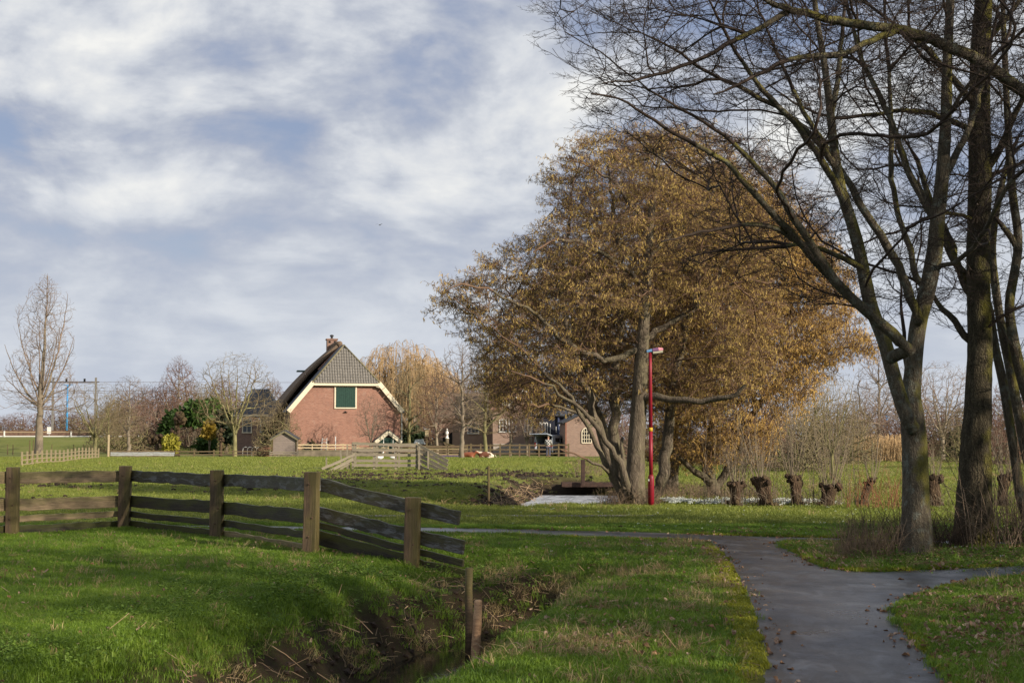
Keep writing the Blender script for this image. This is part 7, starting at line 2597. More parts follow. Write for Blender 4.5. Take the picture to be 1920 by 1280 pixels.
def shrub(name, label, px, ybase, ytop, wpx_, Y, mat, seed, n=1500, cone=False, size=None, cat="shrub"):
    x = P(px, 830, Y).x
    g = gz(x, Y)
    zt_ = EYE + (824 - ytop) * Y / FPX - g
    zb_ = EYE + (824 - ybase) * Y / FPX - g
    w = wpx_ * Y / FPX / 2
    rs = np.random.RandomState(seed)
    o = thing(name, label, cat, (x, Y, g))
    sh = []
    for i in range(7):
        t = rs.uniform(0.2, 0.95) if i else 0.45
        ww = w * (1.0 - 0.55 * t) if cone else w * (1.05 - 0.5 * abs(t - 0.4))
        z = zb_ + (zt_ - zb_) * t
        rr = ww * rs.uniform(0.45, 0.7)
        sh.append(((rs.uniform(-1, 1) * (ww - rr) * 1.2, rs.uniform(-0.6, 0.6) * ww, z), (rr, rr * 0.9, min(rr * 1.1, (zt_ - zb_) * 0.35))))
    V, F = leaf_cloud(rs, n, sh, size or 0.0042 * Y)
    V[:, 2] = np.maximum(V[:, 2], 0.02)
    me = big_mesh(name, V, F, mat)
    c = bpy.data.objects.new("foliage", me)
    COL.objects.link(c)
    c.parent = o
    m_ = MB()
    for i in range(5):
        c_, r_ = sh[i]
        m_.tube([(0.1 * (i - 2) * w, 0, -0.1), (c_[0] * 0.5, c_[1] * 0.5, c_[2] * 0.5), c_], [0.05, 0.04, 0.015], 5)
    m_.build("stem", M_bark_far, o, True)
    return o


shrub("laurel_shrub", "glossy green laurel shrub behind the tall knobbly pollard", 362, 800, 758, 66, 150, M_laurel, 1, 2200)
shrub("evergreen_shrub", "dark evergreen shrub left of the knobbly pollard", 318, 832, 770, 40, 148, M_ever, 2, 1800, True)
shrub("laurel_shrub", "small bright tipped laurel above the golden shrub", 396, 772, 748, 30, 152, M_laurel, 3, 800)
shrub("yellow_shrub", "bright yellow variegated shrub in front of the rounded pollard", 318, 847, 820, 26, 118, M_yellow, 4, 900)
shrub("golden_shrub", "upright golden shrub right of the laurel", 393, 828, 790, 22, 135, M_gold, 5, 900, True)
shrub("evergreen_shrub", "dark green bush at the foot of the golden shrub", 385, 850, 822, 50, 146, M_ever, 6, 1000)
shrub("evergreen_shrub", "dark evergreen bush beside the cottage corner", 424, 830, 770, 36, 150, M_yew, 7, 1300)
shrub("evergreen_shrub", "dark bush under the golden willow", 772, 832, 806, 50, 138, M_yew, 9, 900)
shrub("evergreen_shrub", "dark evergreen bush between cottage and brick barn", 522, 838, 775, 46, 131, M_yew, 12, 1500)
shrub("yew_tree", "dark yew right of the alders, behind the fruit tree", 1530, 872, 812, 60, 86, M_yew, 10, 1500)
shrub("yew_tree", "dark conifer behind the large rounded bare tree", 1795, 874, 792, 46, 100, M_yew, 11, 1500)
shrub("evergreen_shrub", "dark hedge bush under the alders at the left of the orchard", 1260, 878, 845, 90, 88, M_yew, 13, 1400)


# ------------------------------------------------------------------ knobbly pollards
M_knob = bark_mat("brown_pollard_bark", (0.15, 0.098, 0.062), (0.045, 0.030, 0.021), (0.09, 0.08, 0.02), 0.3, 9, 1.0, 0.05)
M_shoot = simple("greyish_tan_shoots", (0.27, 0.215, 0.15), (0.15, 0.12, 0.085), 1.5, 0.8, world=True)


def pollard_far(px, ybase, ytop, Y, w, label, seed, knobs):
    x = P(px, 830, Y).x
    g = gz(x, Y)
    k_ = Y / FPX
    o = thing("pollard_tree", label, "tree", (x, Y, g), group="knobbly pollards in the garden")
    zt_ = EYE + (824 - ytop) * k_ - g
    MB().lathe([(w * k_ * 0.32, -0.2), (w * k_ * 0.26, 0.4), (w * k_ * 0.24, zt_ * 0.6)], k=12, wob=0.15, seed=seed).build("trunk", M_knob, o, True)
    rs = np.random.RandomState(seed)
    m_ = MB()
    for (dx_, py_, r_) in knobs:
        cz_ = EYE + (824 - py_) * k_ - g
        for j in range(16):
            d = rs.normal(0, 1, 3)
            d /= np.linalg.norm(d)
            m_.ellipsoid(((dx_) * k_ + d[0] * r_ * k_ * 0.7, d[1] * r_ * k_ * 0.7, cz_ + d[2] * r_ * k_ * 0.7), (r_ * k_ * 0.38,) * 3, 7, 5, 0.35, j)
    m_.build("knobbly_head", M_knob, o, True)
    return o


pollard_far(294, 848, 814, 119, 13, "rounded knobbly brown pollard left of the yellow shrub", 1, [(-8, 824, 10), (4, 822, 9), (12, 828, 7)])
pollard_far(334, 848, 772, 124, 14, "tallest knobbly pollard in front of the green laurel", 2, [(2, 784, 13), (8, 788, 9), (-6, 806, 10), (-10, 818, 8)])
pollard_far(414, 850, 802, 116, 11, "slim knobbly pollard left of the greenish tree trunk", 3, [(2, 806, 6), (-3, 815, 6), (1, 824, 6)])


def stump(px, ybase, ytop, w, Y, label, seed, lean=0.0, nshoot=26, hshoot=1.9, wild=False):
    p = P(px, ybase, Y)
    g = gz(p.x, Y)
    k_ = Y / FPX
    H = EYE + (824 - ytop) * k_ - g
    r = w * k_ / 2
    o = thing("pollard_willow", label, "pollard willow", (p.x, Y, g), group="row of cut pollard willows along the field")
    rs = np.random.RandomState(seed)
    nlev, kk2 = 14, 18
    v = []
    for i in range(nlev + 1):
        t = i / nlev
        fl = (0.15, 0.45, 0.0, 0.3, 0.1)[seed % 5]
        rr = r * (0.85 + fl * max(0, 0.35 - t) * 2.2 - 0.12 * t + (0.25 + 0.3 * fl) * math.sin(max(0, t - 0.6) / 0.4 * 2.3))
        for j in range(kk2):
            a = 2 * math.pi * j / kk2
            nz = float(vnoise(math.cos(a) * 1.8 + seed * 3, math.sin(a) * 1.8, t * 3.3 + 0.37, seed)) * 0.38 + float(vnoise(math.cos(a) * 5 + seed, math.sin(a) * 5, t * 9 + .3, seed + 1)) * 0.20
            q = rr * (1 + nz)
            v.append((q * math.cos(a) + lean * H * t ** 1.5, q * math.sin(a) * 0.9, -0.15 + (H + 0.15) * t + 0.05 * nz * (t > 0.9)))
    f = []
    for i in range(nlev):
        for j in range(kk2):
            j2 = (j + 1) % kk2
            f.append((i * kk2 + j, i * kk2 + j2, (i + 1) * kk2 + j2, (i + 1) * kk2 + j))
    n0 = len(v)
    v.append((lean * H, 0, H - 0.06))
    f += [(nlev * kk2 + j, nlev * kk2 + (j + 1) % kk2, n0) for j in range(kk2)]
    MB().add(v, f).build("trunk", M_knob, o, True)
    kn = MB()
    for j in range(16):
        a = rs.uniform(0, 6.28)
        zz_ = H * rs.uniform(0.8, 1.0) if j < 12 else H * rs.uniform(0.0, 0.2)
        kn.ellipsoid((r * 1.05 * math.cos(a) + lean * H * (zz_ / H) ** 1.5, r * math.sin(a), zz_), (r * rs.uniform(0.25, 0.45),) * 3, 7, 5, 0.4, j)
    kn.build("knob", M_knob, o, True)
    s = MB()
    for j in range(nshoot):
        a, q = rs.uniform(0, 6.28), rs.uniform(0.2, 1.0) * r
        l = hshoot * rs.uniform(0.3, 1.0)
        out_ = rs.uniform(0.05, 0.38)
        b0 = np.array((q * math.cos(a) + lean * H, q * math.sin(a), H - 0.06))
        pts = [b0 + np.array((math.cos(a) * out_ * l * (u ** 0.8), math.sin(a) * out_ * l * (u ** 0.8), l * u)) + rs.normal(0, 0.012, 3) * u for u in (0, 0.25, 0.5, 0.75, 1.0)]
        s.tube(pts, [0.007, 0.0065, 0.005, 0.004, 0.0025], 4, cap=False)
        for q_ in range(2):
            u = rs.uniform(0.3, 0.8)
            c0 = np.array([np.interp(u, (0, 0.25, 0.5, 0.75, 1.0), [pp_[i] for pp_ in pts]) for i in range(3)])
            s.tube([c0, c0 + np.array((rs.normal(0, 0.1), rs.normal(0, 0.1), rs.uniform(0.15, 0.4)))], [0.005, 0.003], 3, cap=False)
    tag(s.build("shoots", M_shoot, o, True), kind="stuff")
    w_ = MB()
    for j in range(36):          # dead stems around the foot
        a, q = rs.uniform(0, 6.28), rs.uniform(0.9, 2.0) * r
        l = rs.uniform(0.15, 0.55)
        w_.tube([(q * math.cos(a), q * math.sin(a), -0.02), (q * math.cos(a) * 1.1 + rs.normal(0, 0.05), q * math.sin(a) * 1.1, l * 0.6), (q * math.cos(a) * 1.2 + rs.normal(0, 0.15), q * math.sin(a) * 1.2, l)], [0.006, 0.005, 0.003], 3, cap=False)
    tag(w_.build("dead_stems", M_shoot, o, True), kind="stuff")
    return o


stump(1378, 949, 902, 26, 34.6, "squat pollard willow with a flared head of fine shoots, nearest the red lamp post", 1, 0.08, 40, 1.1)
stump(1440, 949, 893, 30, 34.6, "hunched pollard willow stump, second in the row from the red lamp post", 2, -0.24, 26, 1.9)
stump(1497, 948, 890, 22, 34.8, "slender pollard willow with long straight shoots, right of the hunched stump", 3, -0.16, 24, 2.4)
stump(1552, 949, 908, 32, 34.6, "low shaggy pollard stump wrapped in dead stems left of the small leaning one", 4, 0.12, 34, 2.6)
stump(1616, 948, 895, 16, 34.8, "small dark pollard leaning right, left of the forked tree trunk", 5, 0.36, 14, 1.3)
stump(1752, 949, 890, 28, 34.6, "broad shaggy pollard seen between the two big near trunks", 6, -0.02, 12, 0.8)
stump(1880, 950, 888, 20, 34.6, "pollard willow right of the thick mossy trunk", 8, 0.1, 20, 1.2)

# brambles and dead growth as clumps of arching stems
def stem_clump(name, label, x, y, rad, n, hmin, hmax, mat, seed, lean=0.5, r0=0.006, cat="undergrowth", dy=1.0):
    rs = np.random.RandomState(seed)
    o = tag(bpy.data.objects.new(name, None), label, cat)
    m_ = MB()
    for j in range(n):
        a, q = rs.uniform(0, 6.28), rad * math.sqrt(rs.uniform(0, 1))
        bx, by_ = q * math.cos(a), q * math.sin(a) * dy
        z0 = gz(x + bx, y + by_) - 0.02
        l = rs.uniform(hmin, hmax)
        dx_, dy_ = rs.normal(0, lean, 2)
        pts = []
        for u in (0, 0.3, 0.6, 0.85, 1.0):
            pts.append((bx + dx_ * l * u ** 1.4, by_ + dy_ * l * u ** 1.4, z0 + l * (u - 0.22 * (abs(dx_) + abs(dy_)) * u * u)))
        m_.tube(pts, [r0, r0 * 0.9, r0 * 0.75, r0 * 0.6, r0 * 0.4], 4, cap=False)
        for s_ in range(rs.randint(0, 4)):
            u = rs.uniform(0.3, 0.9)
            c0 = np.array([np.interp(u, (0, 0.3, 0.6, 0.85, 1.0), [pp_[i] for pp_ in pts]) for i in range(3)])
            m_.tube([c0, c0 + rs.normal(0, 0.07, 3) + (0, 0, 0.03), c0 + rs.normal(0, 0.12, 3) + (0, 0, 0.08)], [r0 * 0.5, r0 * 0.4, r0 * 0.25], 3, cap=False)
    me_o = m_.build(name, mat, None, True)
    me_o.location = (x, y, 0)
    tag(me_o, label, cat, kind="stuff")
    bpy.data.objects.remove(o)
    return me_o


M_dead = simple("dead_grey_stems", (0.26, 0.19, 0.125), (0.13, 0.09, 0.06), 3, 0.85, world=True)
M_dead_d = simple("dark_dead_stems", (0.11, 0.075, 0.05), (0.05, 0.035, 0.025), 3, 0.85, world=True)
M_orange = simple("orange_brown_stems", (0.30, 0.14, 0.07), (0.18, 0.08, 0.04), 3, 0.85, world=True)
pA, pB = rootA.location, rootB.location
stem_clump("dead_undergrowth", "tangle of thin dead stems left of the forked tree foot", pA.x - 0.62, pA.y + 0.1, 0.55, 240, 0.15, 0.62, M_dead, 1, 0.3, 0.0035)
stem_clump("dead_undergrowth", "dark weeds just left of the forked tree trunk", pA.x - 0.45, pA.y + 0.5, 0.45, 90, 0.3, 0.85, M_dead_d, 2, 0.25, 0.004)
stem_clump("dead_undergrowth", "tangle of dead stems between the two big near trunks", (pA.x + pB.x) / 2, pB.y - 0.25, 0.55, 260, 0.15, 0.75, M_dead_d, 3, 0.4, 0.004)
stem_clump("bramble_stems", "long pale arching stems in front of the thick mossy trunk", pB.x + 0.15, pB.y - 0.6, 0.5, 46, 0.6, 1.7, M_dead, 4, 0.45, 0.006)
stem_clump("dead_undergrowth", "dark undergrowth at the right edge below the leaning stems", pB.x + 1.3, pB.y - 0.1, 1.0, 420, 0.2, 0.9, M_dead_d, 5, 0.4, 0.0045)
stem_clump("bramble_stems", "tall thin whips at the right edge among the leaning stems", pB.x + 1.0, pB.y + 0.3, 0.9, 60, 0.8, 2.2, M_dead, 6, 0.25, 0.005)
stem_clump("red_stem_bush", "bush of upright orange brown stems left of the forked tree, behind the lawn", P(1650, 900, 33).x, 33.0, 0.8, 70, 0.4, 1.2, M_orange, 7, 0.25, 0.006)
for i, (px, lb) in enumerate(((1415, "between the first two pollards"), (1470, "between the second and third pollards"), (1520, "behind the slender pollard"), (1585, "left of the leaning pollard"), (1345, "left of the squat pollard"))):
    stem_clump("dead_undergrowth", "thin upright dead shoots " + lb, P(px, 900, 35).x, 35.2, 0.45, 26, 0.3, 2.4, M_shoot, 20 + i, 0.10, 0.005)
stem_clump("dead_undergrowth", "dry stems around the foot of the grey alder trunk", rootD.location.x - 0.1, rootD.location.y - 0.2, 0.8, 240, 0.1, 0.6, M_dead, 8, 0.6, 0.005)
stem_clump("dead_undergrowth", "dry reeds on the bank right of the red lamp post", P(1300, 915, 42).x, 41.0, 2.2, 500, 0.15, 0.55, M_dead, 9, 0.6, 0.006, dy=1.6)
stem_clump("reed_bed", "tan reed bed beneath the far blue mast", P(1650, 860, 92).x, 92.0, 2.1, 700, 1.0, 1.9, simple("tan_reeds", (0.60, 0.42, 0.22), (0.40, 0.27, 0.14), 2, 0.8, world=True), 10, 0.08, 0.018, dy=0.5)
stem_clump("thin_shrub", "thin bare shrub standing on the muddy bank beside the plank bridge", P(1085, 880, 62).x + 0.6, 63.0, 0.9, 60, 0.4, 1.3, M_dead, 11, 0.4, 0.008)


# ------------------------------------------------------------------ unseen trees added right of and behind the camera to shade the foreground
def leaf_tree_base(seed):
    rs = np.random.RandomState(seed)
    sh = []
    for i in range(16):
        t = (i + 0.5) / 16
        a = i * 2.4
        rr = 3.0 * (1 - 0.45 * t)
        sh.append(((rr * 0.75 * math.cos(a), rr * 0.75 * math.sin(a), 1.6 + 12.5 * t), (2.3 - 0.7 * t, 2.3 - 0.7 * t, 1.9)))
    V, F = leaf_cloud(rs, 3200, sh, 0.30)
    return big_mesh("shade_tree_crown", V, F, M_yew)


shade_crown_me = leaf_tree_base(3)
tm = MB().tube([(0, 0, -0.3), (0.1, 0, 3), (0, 0.1, 7), (0.1, 0, 13.5)], [0.35, 0.27, 0.2, 0.05], 10)
for i in range(7):
    a = i * 2.4
    tm.tube([(0, 0, 2.5 + i * 1.4), (1.6 * math.cos(a), 1.6 * math.sin(a), 3.6 + i * 1.5)], [0.11, 0.04], 6)
shade_trunk_me = tm.mesh("shade_tree_trunk", M_bark_near, True)
SHADE_TREES = [(19.5, 11.0, 1.15), (21, 6.0, 1.2), (18.5, 1.0, 1.2), (22.5, -3.5, 1.25), (17.5, -6.5, 1.15), (24, 13, 1.2), (26, 2, 1.4), (22, -12, 1.3), (29, 9, 1.45), (28, -8, 1.4), (17, -18, 1.3)]
for i, (x, y, s) in enumerate(SHADE_TREES):
    o = thing("added_shade_tree", "unseen leafy tree added outside the right edge to shade the foreground", "tree", (x, y, 0), i * 1.3, "unseen trees added to shade the foreground")
    o.scale = (s * 0.9, s * 0.9, s * 0.88)
    for me, nm in ((shade_trunk_me, "trunk"), (shade_crown_me, "crown")):
        c = bpy.data.objects.new(nm, me)
        COL.objects.link(c)
        c.parent = o
# ------------------------------------------------------------------ grass, straw, leaves and weeds
def grassmat(name, c_hi, c_lo, dry=None, tip=None):
    m, nt, b = new_mat(name)
    n = noise(nt, position(nt), 0.9, 4)
    r = objrand(nt)
    f = mathn(nt, 'ADD', mathn(nt, 'MULTIPLY', n, 0.5), mathn(nt, 'MULTIPLY', r, 0.5))
    col = ramp(nt, f, [(0.25, c_lo), (0.7, c_hi)] + ([(0.93, dry)] if dry else []))
    L(nt, col, b.inputs["Base Color"])
    b.inputs["Roughness"].default_value = 0.5
    b.inputs["Specular IOR Level"].default_value = 0.35
    t = nt.nodes.new("ShaderNodeBsdfTranslucent")
    L(nt, col, t.inputs[0])
    mx = nt.nodes.new("ShaderNodeMixShader")
    mx.inputs[0].default_value = 0.3
    L(nt, b.outputs[0], mx.inputs[1])
    L(nt, t.outputs[0], mx.inputs[2])
    L(nt, mx.outputs[0], nt.nodes["Material Output"].inputs[0])
    return m


M_grass = grassmat("lush_grass", (0.185, 0.290, 0.026), (0.085, 0.155, 0.014), (0.30, 0.26, 0.09))
M_grass_f = grassmat("field_grass", (0.27, 0.30, 0.055), (0.14, 0.18, 0.028), (0.30, 0.26, 0.11))
M_straw = grassmat("dry_grass", (0.48, 0.36, 0.17), (0.24, 0.165, 0.08), (0.58, 0.46, 0.26))
M_mossg = grassmat("yellow_moss", (0.36, 0.36, 0.03), (0.16, 0.18, 0.015), (0.36, 0.30, 0.05))


def tuft(name, seed, n, h, w, spread, lean, mat):
    rs = np.random.RandomState(seed)
    V, F = [], []
    for i in range(n):
        a, q = rs.uniform(0, 6.28), spread * math.sqrt(rs.uniform())
        b0 = np.array((q * math.cos(a), q * math.sin(a), -0.01))
        hh = h * rs.uniform(0.5, 1.15)
        la = rs.uniform(0, 6.28)
        ld = np.array((math.cos(la), math.sin(la), 0)) * hh * rs.uniform(0.2, 1.0) * lean
        sa = rs.uniform(0, 6.28)
        s = np.array((math.cos(sa), math.sin(sa), 0)) * w / 2
        p1 = b0 + ld * 0.3 + (0, 0, hh * 0.55)
        p2 = b0 + ld + (0, 0, hh * (1 - 0.3 * lean))
        o = len(V)
        V += [b0 - s, b0 + s, p1 + s * 0.85, p1 - s * 0.85, p2]
        F += [(o, o + 1, o + 2, o + 3), (o + 3, o + 2, o + 4)]
    return MB().add(V, F).mesh(name, mat)


C_lawn = proto_collection("lawn_tuft", [tuft("lawn", 10 + i, 26, 0.062, 0.0042, 0.075, 0.75, M_grass) for i in range(5)])
C_rough = proto_collection("rough_tuft", [tuft("rough", 20 + i, 22, 0.11, 0.005, 0.08, 0.85, M_grass) for i in range(5)])
C_field = proto_collection("field_tuft", [tuft("field", 30 + i, 22, 0.065, 0.008, 0.13, 0.8, M_grass_f) for i in range(5)])
C_straw = proto_collection("straw_tuft", [tuft("straw", 40 + i, 16, 0.13, 0.0045, 0.08, 1.2, M_straw) for i in range(5)])
C_moss = proto_collection("moss_tuft", [tuft("moss", 50 + i, 26, 0.030, 0.006, 0.05, 0.7, M_mossg) for i in range(4)])


def sample(n, y0, y1, seed, marg=2.2):
    """uniform random ground points inside a wedge a little wider than the view"""
    rs = np.random.RandomState(seed)
    u = rs.uniform(0, 1, n)
    y = np.sqrt(y0 ** 2 + u * (y1 ** 2 - y0 ** 2))
    x = rs.uniform(-1, 1, n) * (0.37 * y + marg)
    return x, y, rs


def grow_scatter(name, label, n, y0, y1, seed, fn, coll, npr, sc, kindname="grass", marg=1.6, tilt=0.15):
    x, y, rs = sample(n, y0, y1, seed, marg)
    t = terrain(x, y)
    dens = fn(x, y, *t)
    k = rs.uniform(0, 1, n) < dens
    x, y, z = x[k], y[k], t[0][k]
    m = len(x)
    rot = np.stack([rs.normal(0, tilt, m), rs.normal(0, tilt, m), rs.uniform(0, 6.28, m)], -1)
    s = rs.uniform(sc[0], sc[1], m) * (1 + 0.35 * fbm(x * 0.8, y * 0.8, 3, seed))
    o = scatter(name, np.stack([x, y, z], -1), rot, s, coll, npr, None, seed)
    tag(o, label, cat=None, kind="stuff")
    return m


WZ = -0.82


def d_lawn(x, y, z, mud, dry, moss, on, fld, d1, d2, sp, spt):
    clump = sstep(-0.55, 0.05, fbm(x * 1.1, y * 1.1, 3, 301))
    return (1 - on) * (1 - 0.97 * mud) * (1 - 0.5 * dry) * (z > WZ + 0.03) * (sp > -0.02 + 0.10 * fbm(x * 3.2, y * 3.2, 3, 77) * -1) * (1 - np.minimum(1, moss * 1.3)) * (0.45 + 0.55 * clump)


def d_rough(x, y, z, mud, dry, moss, on, fld, d1, d2, sp, spt):
    c = sstep(0.0, 0.35, fbm(x * 0.9, y * 0.9, 3, 311))
    near_d = sstep(0.02, 0.25, d1) * (z > WZ + 0.05)
    return (sp > 0.3) * np.clip(0.25 * c * (x > -1.0) + 0.4 * near_d * sstep(-0.2, 0.3, fbm(x * 1.7, y * 1.7, 3, 313)), 0, 1) * (1 - 0.5 * dry)


def d_straw(x, y, z, mud, dry, moss, on, fld, d1, d2, sp, spt):
    bank = sstep(0.15, 0.5, np.maximum(d1, d2)) * sstep(0.0, 0.4, fbm(x * 2.1, y * 2.1, 3, 317)) * (z > WZ + 0.02)
    return (sp > 0.1) * np.clip(dry * 0.9 + 0.75 * bank + 0.05, 0, 1) * (1 - on)


def d_moss(x, y, z, mud, dry, moss, on, fld, d1, d2, sp, spt):
    e = np.exp(-((sp + 0.02) / 0.07) ** 2)
    return np.clip(moss * 0.9 * sstep(-0.1, 0.0, sp) + 0.8 * e, 0, 1) * (y < 26) * sstep(-0.4, 0.2, fbm(x * 3, y * 3, 2, 319))


n1_ = grow_scatter("grass", "short lush grass of the foreground lawn", 62000, 8.2, 15.5, 1, d_lawn, C_lawn, 5, (0.8, 1.35))
n2_ = grow_scatter("grass", "short grass further along the lawn and verge", 62000, 15.5, 27, 2, d_lawn, C_lawn, 5, (0.85, 1.4))
n3_ = grow_scatter("grass", "sunlit grass between the path and the far ditch", 52000, 27, 48, 3, d_lawn, C_field, 5, (0.8, 1.5))
n4_ = grow_scatter("grass", "tussocky grass of the far field", 52000, 48, 112, 4, d_lawn, C_field, 5, (1.2, 2.4))
grow_scatter("rough_grass", "longer tussocks on the ditch banks and verge", 30000, 8.2, 24, 5, d_rough, C_rough, 5, (0.7, 1.5), tilt=0.3)
grow_scatter("dry_grass", "dead straw coloured grass on banks and verge", 30000, 8.2, 24, 6, d_straw, C_straw, 5, (0.6, 1.3), tilt=0.4)
grow_scatter("dry_grass", "dead grass on the banks of the far ditch and the orchard field", 15000, 30, 90, 7, d_straw, C_straw, 5, (0.8, 2.0), tilt=0.4)
rs = np.random.RandomState(8)
E0 = np.roll(PATH, -1, 0) - PATH
EL = np.linalg.norm(E0, axis=1)
okp = (PATH[:, 1] > 8) & (PATH[:, 1] < 24.5) & (np.abs(PATH[:, 0]) < 9)
pr = EL * okp * np.where((PATH[:, 0] < 2.9) & (PATH[:, 1] < 22.5), 3.0, 1.0)
ei = rs.choice(len(PATH), 15000, p=pr / pr.sum())
q = PATH[ei] + E0[ei] * rs.uniform(0, 1, (15000, 1))
nr = np.stack([E0[ei][:, 1], -E0[ei][:, 0]], -1) / EL[ei][:, None]
leftside = (PATH[ei][:, 0] < 2.9) & (PATH[ei][:, 1] < 22.5)
q = q + nr * (np.abs(rs.normal(0, 1, (15000, 1))) * np.where(leftside, 0.13, 0.04)[:, None] * np.sign(poly_sdf(*(q + nr * 0.05).T, PATH))[:, None] - 0.02)
kk_ = rs.uniform(0, 1, 15000) < sstep(-0.5, 0.1, fbm(q[:, 0] * 3, q[:, 1] * 3, 2, 319))
q = q[kk_]
zq = terrain(q[:, 0], q[:, 1])[0]
sq = poly_sdf(q[:, 0], q[:, 1], PATH)
zq = np.where(sq < 0.0, 0.0, zq)
tag(scatter("moss", np.stack([q[:, 0], q[:, 1], zq], -1), np.stack([rs.normal(0, 0.2, len(q)), rs.normal(0, 0.2, len(q)), rs.uniform(0, 6.28, len(q))], -1), rs.uniform(0.7, 1.6, len(q)), C_moss, 4, None, 8), "yellow green moss along the path edge", kind="stuff")


# fallen leaves
M_leaf = leafmat("fallen_leaves", (0.34, 0.20, 0.11), (0.12, 0.065, 0.035), trans=0.1, sc=6)
M_leaf_p = leafmat("pale_fallen_leaves", (0.50, 0.36, 0.26), (0.26, 0.15, 0.10), trans=0.1, sc=6)


def fallen(name, seed, mat, s=0.05):
    rs = np.random.RandomState(seed)
    n = 7
    c = rs.normal(0, 0.006, (2 * n, 3))
    V = []
    for i in range(n):
        t = i / (n - 1)
        w = math.sin(math.pi * (0.08 + 0.9 * t)) * s * 0.30
        zc = 0.010 + 0.012 * math.sin(t * 4 + seed)
        V += [(s * (t - 0.5), -w, zc + rs.uniform(0, 0.012)), (s * (t - 0.5), 0, zc * 0.6), (s * (t - 0.5), w, zc + rs.uniform(0, 0.012))]
    F = []
    for i in range(n - 1):
        F += [(3 * i, 3 * i + 3, 3 * i + 4, 3 * i + 1), (3 * i + 1, 3 * i + 4, 3 * i + 5, 3 * i + 2)]
    return MB().add(V, F).mesh(name, mat)


C_leaf = proto_collection("fallen_leaf", [fallen("leafm", i, M_leaf if i % 2 else M_leaf_p, 0.038 + 0.009 * (i % 3)) for i in range(6)])


def d_leaf(x, y, z, mud, dry, moss, on, fld, d1, d2, sp, spt):
    r = sstep(2.2, 3.0, x) * sstep(24, 20, y) * sstep(-0.5, 0.3, fbm(x * 1.1, y * 1.1, 3, 331))
    c = 0.03 + 0.22 * sstep(0.0, 0.45, fbm(x * 1.2, y * 1.2, 3, 333)) * (x > -1.5)
    br = np.exp(-((x - 0.95) / 0.5) ** 2 - ((y - 12.3) / 1.6) ** 2) * 0.5
    ede = np.exp(-((sp + 0.10) / 0.12) ** 2) * 0.9
    return np.clip(np.where(sp > -0.02, r * 0.9 + c + br, 0.004 + ede * 0.5), 0, 1) * (z > WZ)


def lift(o, dz):
    o.location.z += dz


grow_scatter("fallen_leaves", "brown fallen leaves on the grass and the path edge", 42000, 8.2, 26, 11, d_leaf, C_leaf, 6, (0.7, 1.3), tilt=0.35)
bpy.data.objects["fallen_leaves"].location.z = 0.018

# leafy ground weeds (nettle and ivy like) on the left bank
M_weed = leafmat("nettle_leaves", (0.17, 0.26, 0.040), (0.065, 0.12, 0.018), trans=0.2, sc=3)


def weed(name, seed):
    rs = np.random.RandomState(seed)
    V, F = [], []
    for i in range(16):
        a = rs.uniform(0, 6.28)
        q = rs.uniform(0.01, 0.10)
        h = rs.uniform(0.02, 0.13)
        c = np.array((q * math.cos(a), q * math.sin(a), h))
        d = np.array((math.cos(a), math.sin(a), rs.uniform(-0.4, 0.5)))
        s = np.array((-math.sin(a), math.cos(a), rs.uniform(-0.3, 0.3)))
        l = rs.uniform(0.02, 0.038)
        o = len(V)
        V += [c, c + d * l * 0.45 + s * l * 0.36, c + d * l, c + d * l * 0.45 - s * l * 0.36, c + d * l * 0.45 + (0, 0, -0.006)]
        F += [(o, o + 1, o + 4), (o + 1, o + 2, o + 4), (o + 2, o + 3, o + 4), (o + 3, o, o + 4)]
    return MB().add(V, F).mesh(name, M_weed)


C_weed = proto_collection("bank_weed", [weed("weed", i) for i in range(5)])


def d_weed(x, y, z, mud, dry, moss, on, fld, d1, d2, sp, spt):
    dl, side = line_dist(x, y, DITCH)
    band = np.exp(-((dl - 2.0) / 0.75) ** 2) * (side > 0) * (z > WZ + 0.1)
    tw = sstep(4.2, 4.8, x) * sstep(16.9, 17.6, y) * sstep(21, 19, y) * 0.5
    return np.clip(band * sstep(-0.25, 0.2, fbm(x * 1.4, y * 1.4, 3, 341)) + tw, 0, 1)


grow_scatter("ground_weeds", "low nettle like leafy weeds along the left ditch bank", 9000, 8.2, 20, 12, d_weed, C_weed, 5, (0.7, 1.3), tilt=0.2)

# sticks and reed stems lying on the muddy bank
M_stick = simple("bleached_stems", (0.50, 0.37, 0.22), (0.26, 0.17, 0.10), 5, 0.8, rnd=0.3)


def stick(name, seed):
    rs = np.random.RandomState(seed)
    l = rs.uniform(0.14, 0.34)
    return MB().tube([(-l / 2, 0, 0.01), (-l * 0.1, rs.normal(0, 0.02), 0.03), (l / 2, rs.normal(0, 0.04), 0.015)], [0.0035, 0.003, 0.002], 3, cap=False).mesh(name, M_stick)


C_stick = proto_collection("bank_stick", [stick("stickm", i) for i in range(6)])


def d_stick(x, y, z, mud, dry, moss, on, fld, d1, d2, sp, spt):
    return np.clip(sstep(0.08, 0.4, d1) * 0.85 * (z > WZ) + dry * 0.3 + 0.01, 0, 1) * (sp > 0.1)


grow_scatter("dead_stems", "bleached dead stems strewn on the near ditch bank", 9000, 8.2, 21, 13, d_stick, C_stick, 6, (0.5, 1.5), tilt=0.5)


def d_stick2(x, y, z, mud, dry, moss, on, fld, d1, d2, sp, spt):
    return np.clip(sstep(0.1, 0.4, d2) * 0.8 * (z > WZ), 0, 1)


grow_scatter("dead_stems", "dark dead stems on the banks of the far ditch", 30000, 34, 75, 14, d_stick2, C_stick, 6, (1.0, 3.0), tilt=0.5)

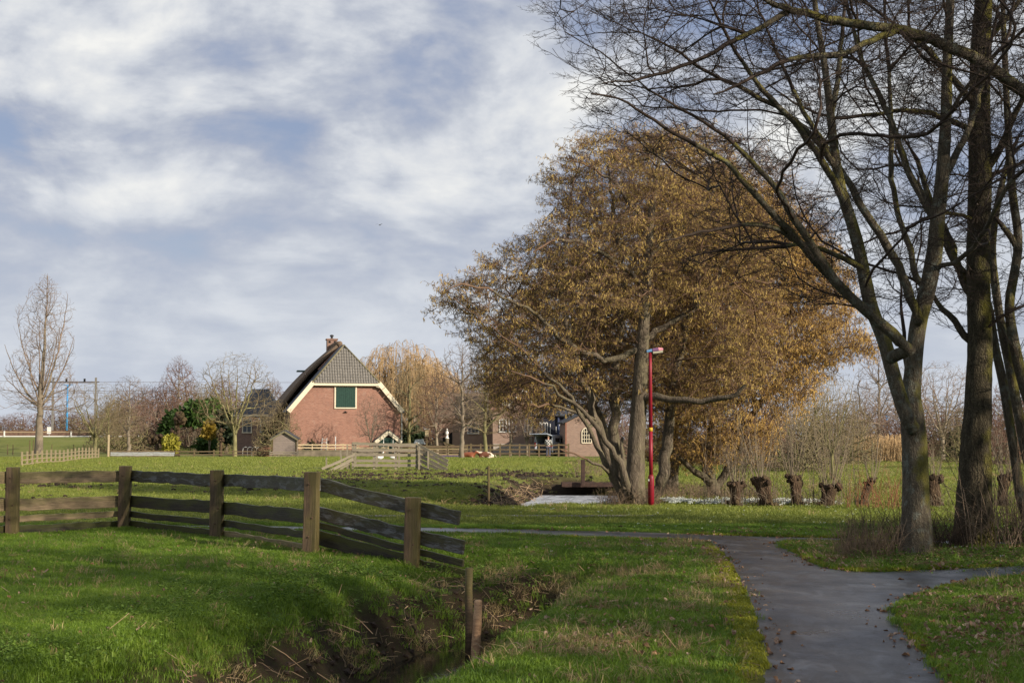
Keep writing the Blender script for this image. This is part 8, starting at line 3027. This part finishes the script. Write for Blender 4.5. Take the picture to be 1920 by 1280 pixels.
# muddy clods in the poached field
M_clod = simple("wet_clods", (0.060, 0.038, 0.024), (0.022, 0.014, 0.010), 6, 0.85, rnd=0.3)
C_clod = proto_collection("clod", [MB().ellipsoid((0, 0, 0.03), (0.10, 0.08, 0.055), 7, 5, 0.5, i).mesh("clodm", M_clod) for i in range(5)])


def d_clod(x, y, z, mud, dry, moss, on, fld, d1, d2, sp, spt):
    return np.clip(mud * 0.55, 0, 1) * (z > WZ) * (d1 < 0.4)


grow_scatter("mud_clods", "dark clods of trodden mud in the field and on the far bank", 26000, 34, 76, 15, d_clod, C_clod, 5, (0.3, 1.1), tilt=0.3)
C_clod2 = C_clod


def d_clod2(x, y, z, mud, dry, moss, on, fld, d1, d2, sp, spt):
    return np.clip(sstep(0.2, 0.6, d1) * 0.6, 0, 1) * (z > WZ - 0.02)


grow_scatter("mud_clods", "small dark clods on the near ditch bank", 12000, 8.2, 21, 16, d_clod2, C_clod, 5, (0.15, 0.5), tilt=0.3)

# snowdrops: white strip beyond the lamp post
M_snow = simple("snowdrop_petals", (0.68, 0.71, 0.68), (0.55, 0.60, 0.54), 5, 0.7)


def flower(name, seed):
    rs = np.random.RandomState(seed)
    m_ = MB()
    for i in range(7):
        a, q = rs.uniform(0, 6.28), 0.07 * math.sqrt(rs.uniform())
        m_.ellipsoid((q * math.cos(a), q * math.sin(a), rs.uniform(0.06, 0.11)), (0.012, 0.012, 0.017), 5, 4)
    return m_.mesh(name, M_snow)


C_snow = proto_collection("snowdrop", [flower("snowdropm", i) for i in range(4)])
sl = [(G(1250, 941), 1.3), (G(1300, 942), 1.2), (G(1420, 942), 1.2), (G(1500, 943), 0.9), (G(1700, 940), 0.5)]
rs = np.random.RandomState(9)
n = 1800
t = rs.uniform(0, 1, n)
x = G(1246, 942).x + (G(1560, 942).x - G(1246, 942).x) * t
y = 35.9 + rs.normal(0, 0.6, n) + 0.6 * (1 - t)
k = rs.uniform(0, 1, n) < sstep(-0.5, 0.25, fbm(x * 1.6, y * 1.6, 3, 351)) * (1.15 - 0.75 * t)
x, y = x[k], y[k]
z = terrain(x, y)[0]
tag(scatter("snowdrops", np.stack([x, y, z + 0.02], -1), np.stack([x * 0, x * 0, rs.uniform(0, 6.28, len(x))], -1), rs.uniform(0.5, 1.0, len(x)), C_snow, 4, None, 17), "white carpet of snowdrops between the lamp post and the pollards", kind="stuff")
# scattered daisies in the lawn
x, y, rs = sample(900, 18, 36, 77, 1.0)
tt = terrain(x, y)
k = (tt[8] > 0.3) & (tt[6] < 0.05) & (x > 0)
tag(scatter("daisies", np.stack([x, y, tt[0] + 0.0], -1)[k], np.zeros((k.sum(), 3)), rs.uniform(0.25, 0.4, k.sum()), C_snow, 4, None, 18), "tiny white flowers sprinkled in the lawn beyond the path", kind="stuff")
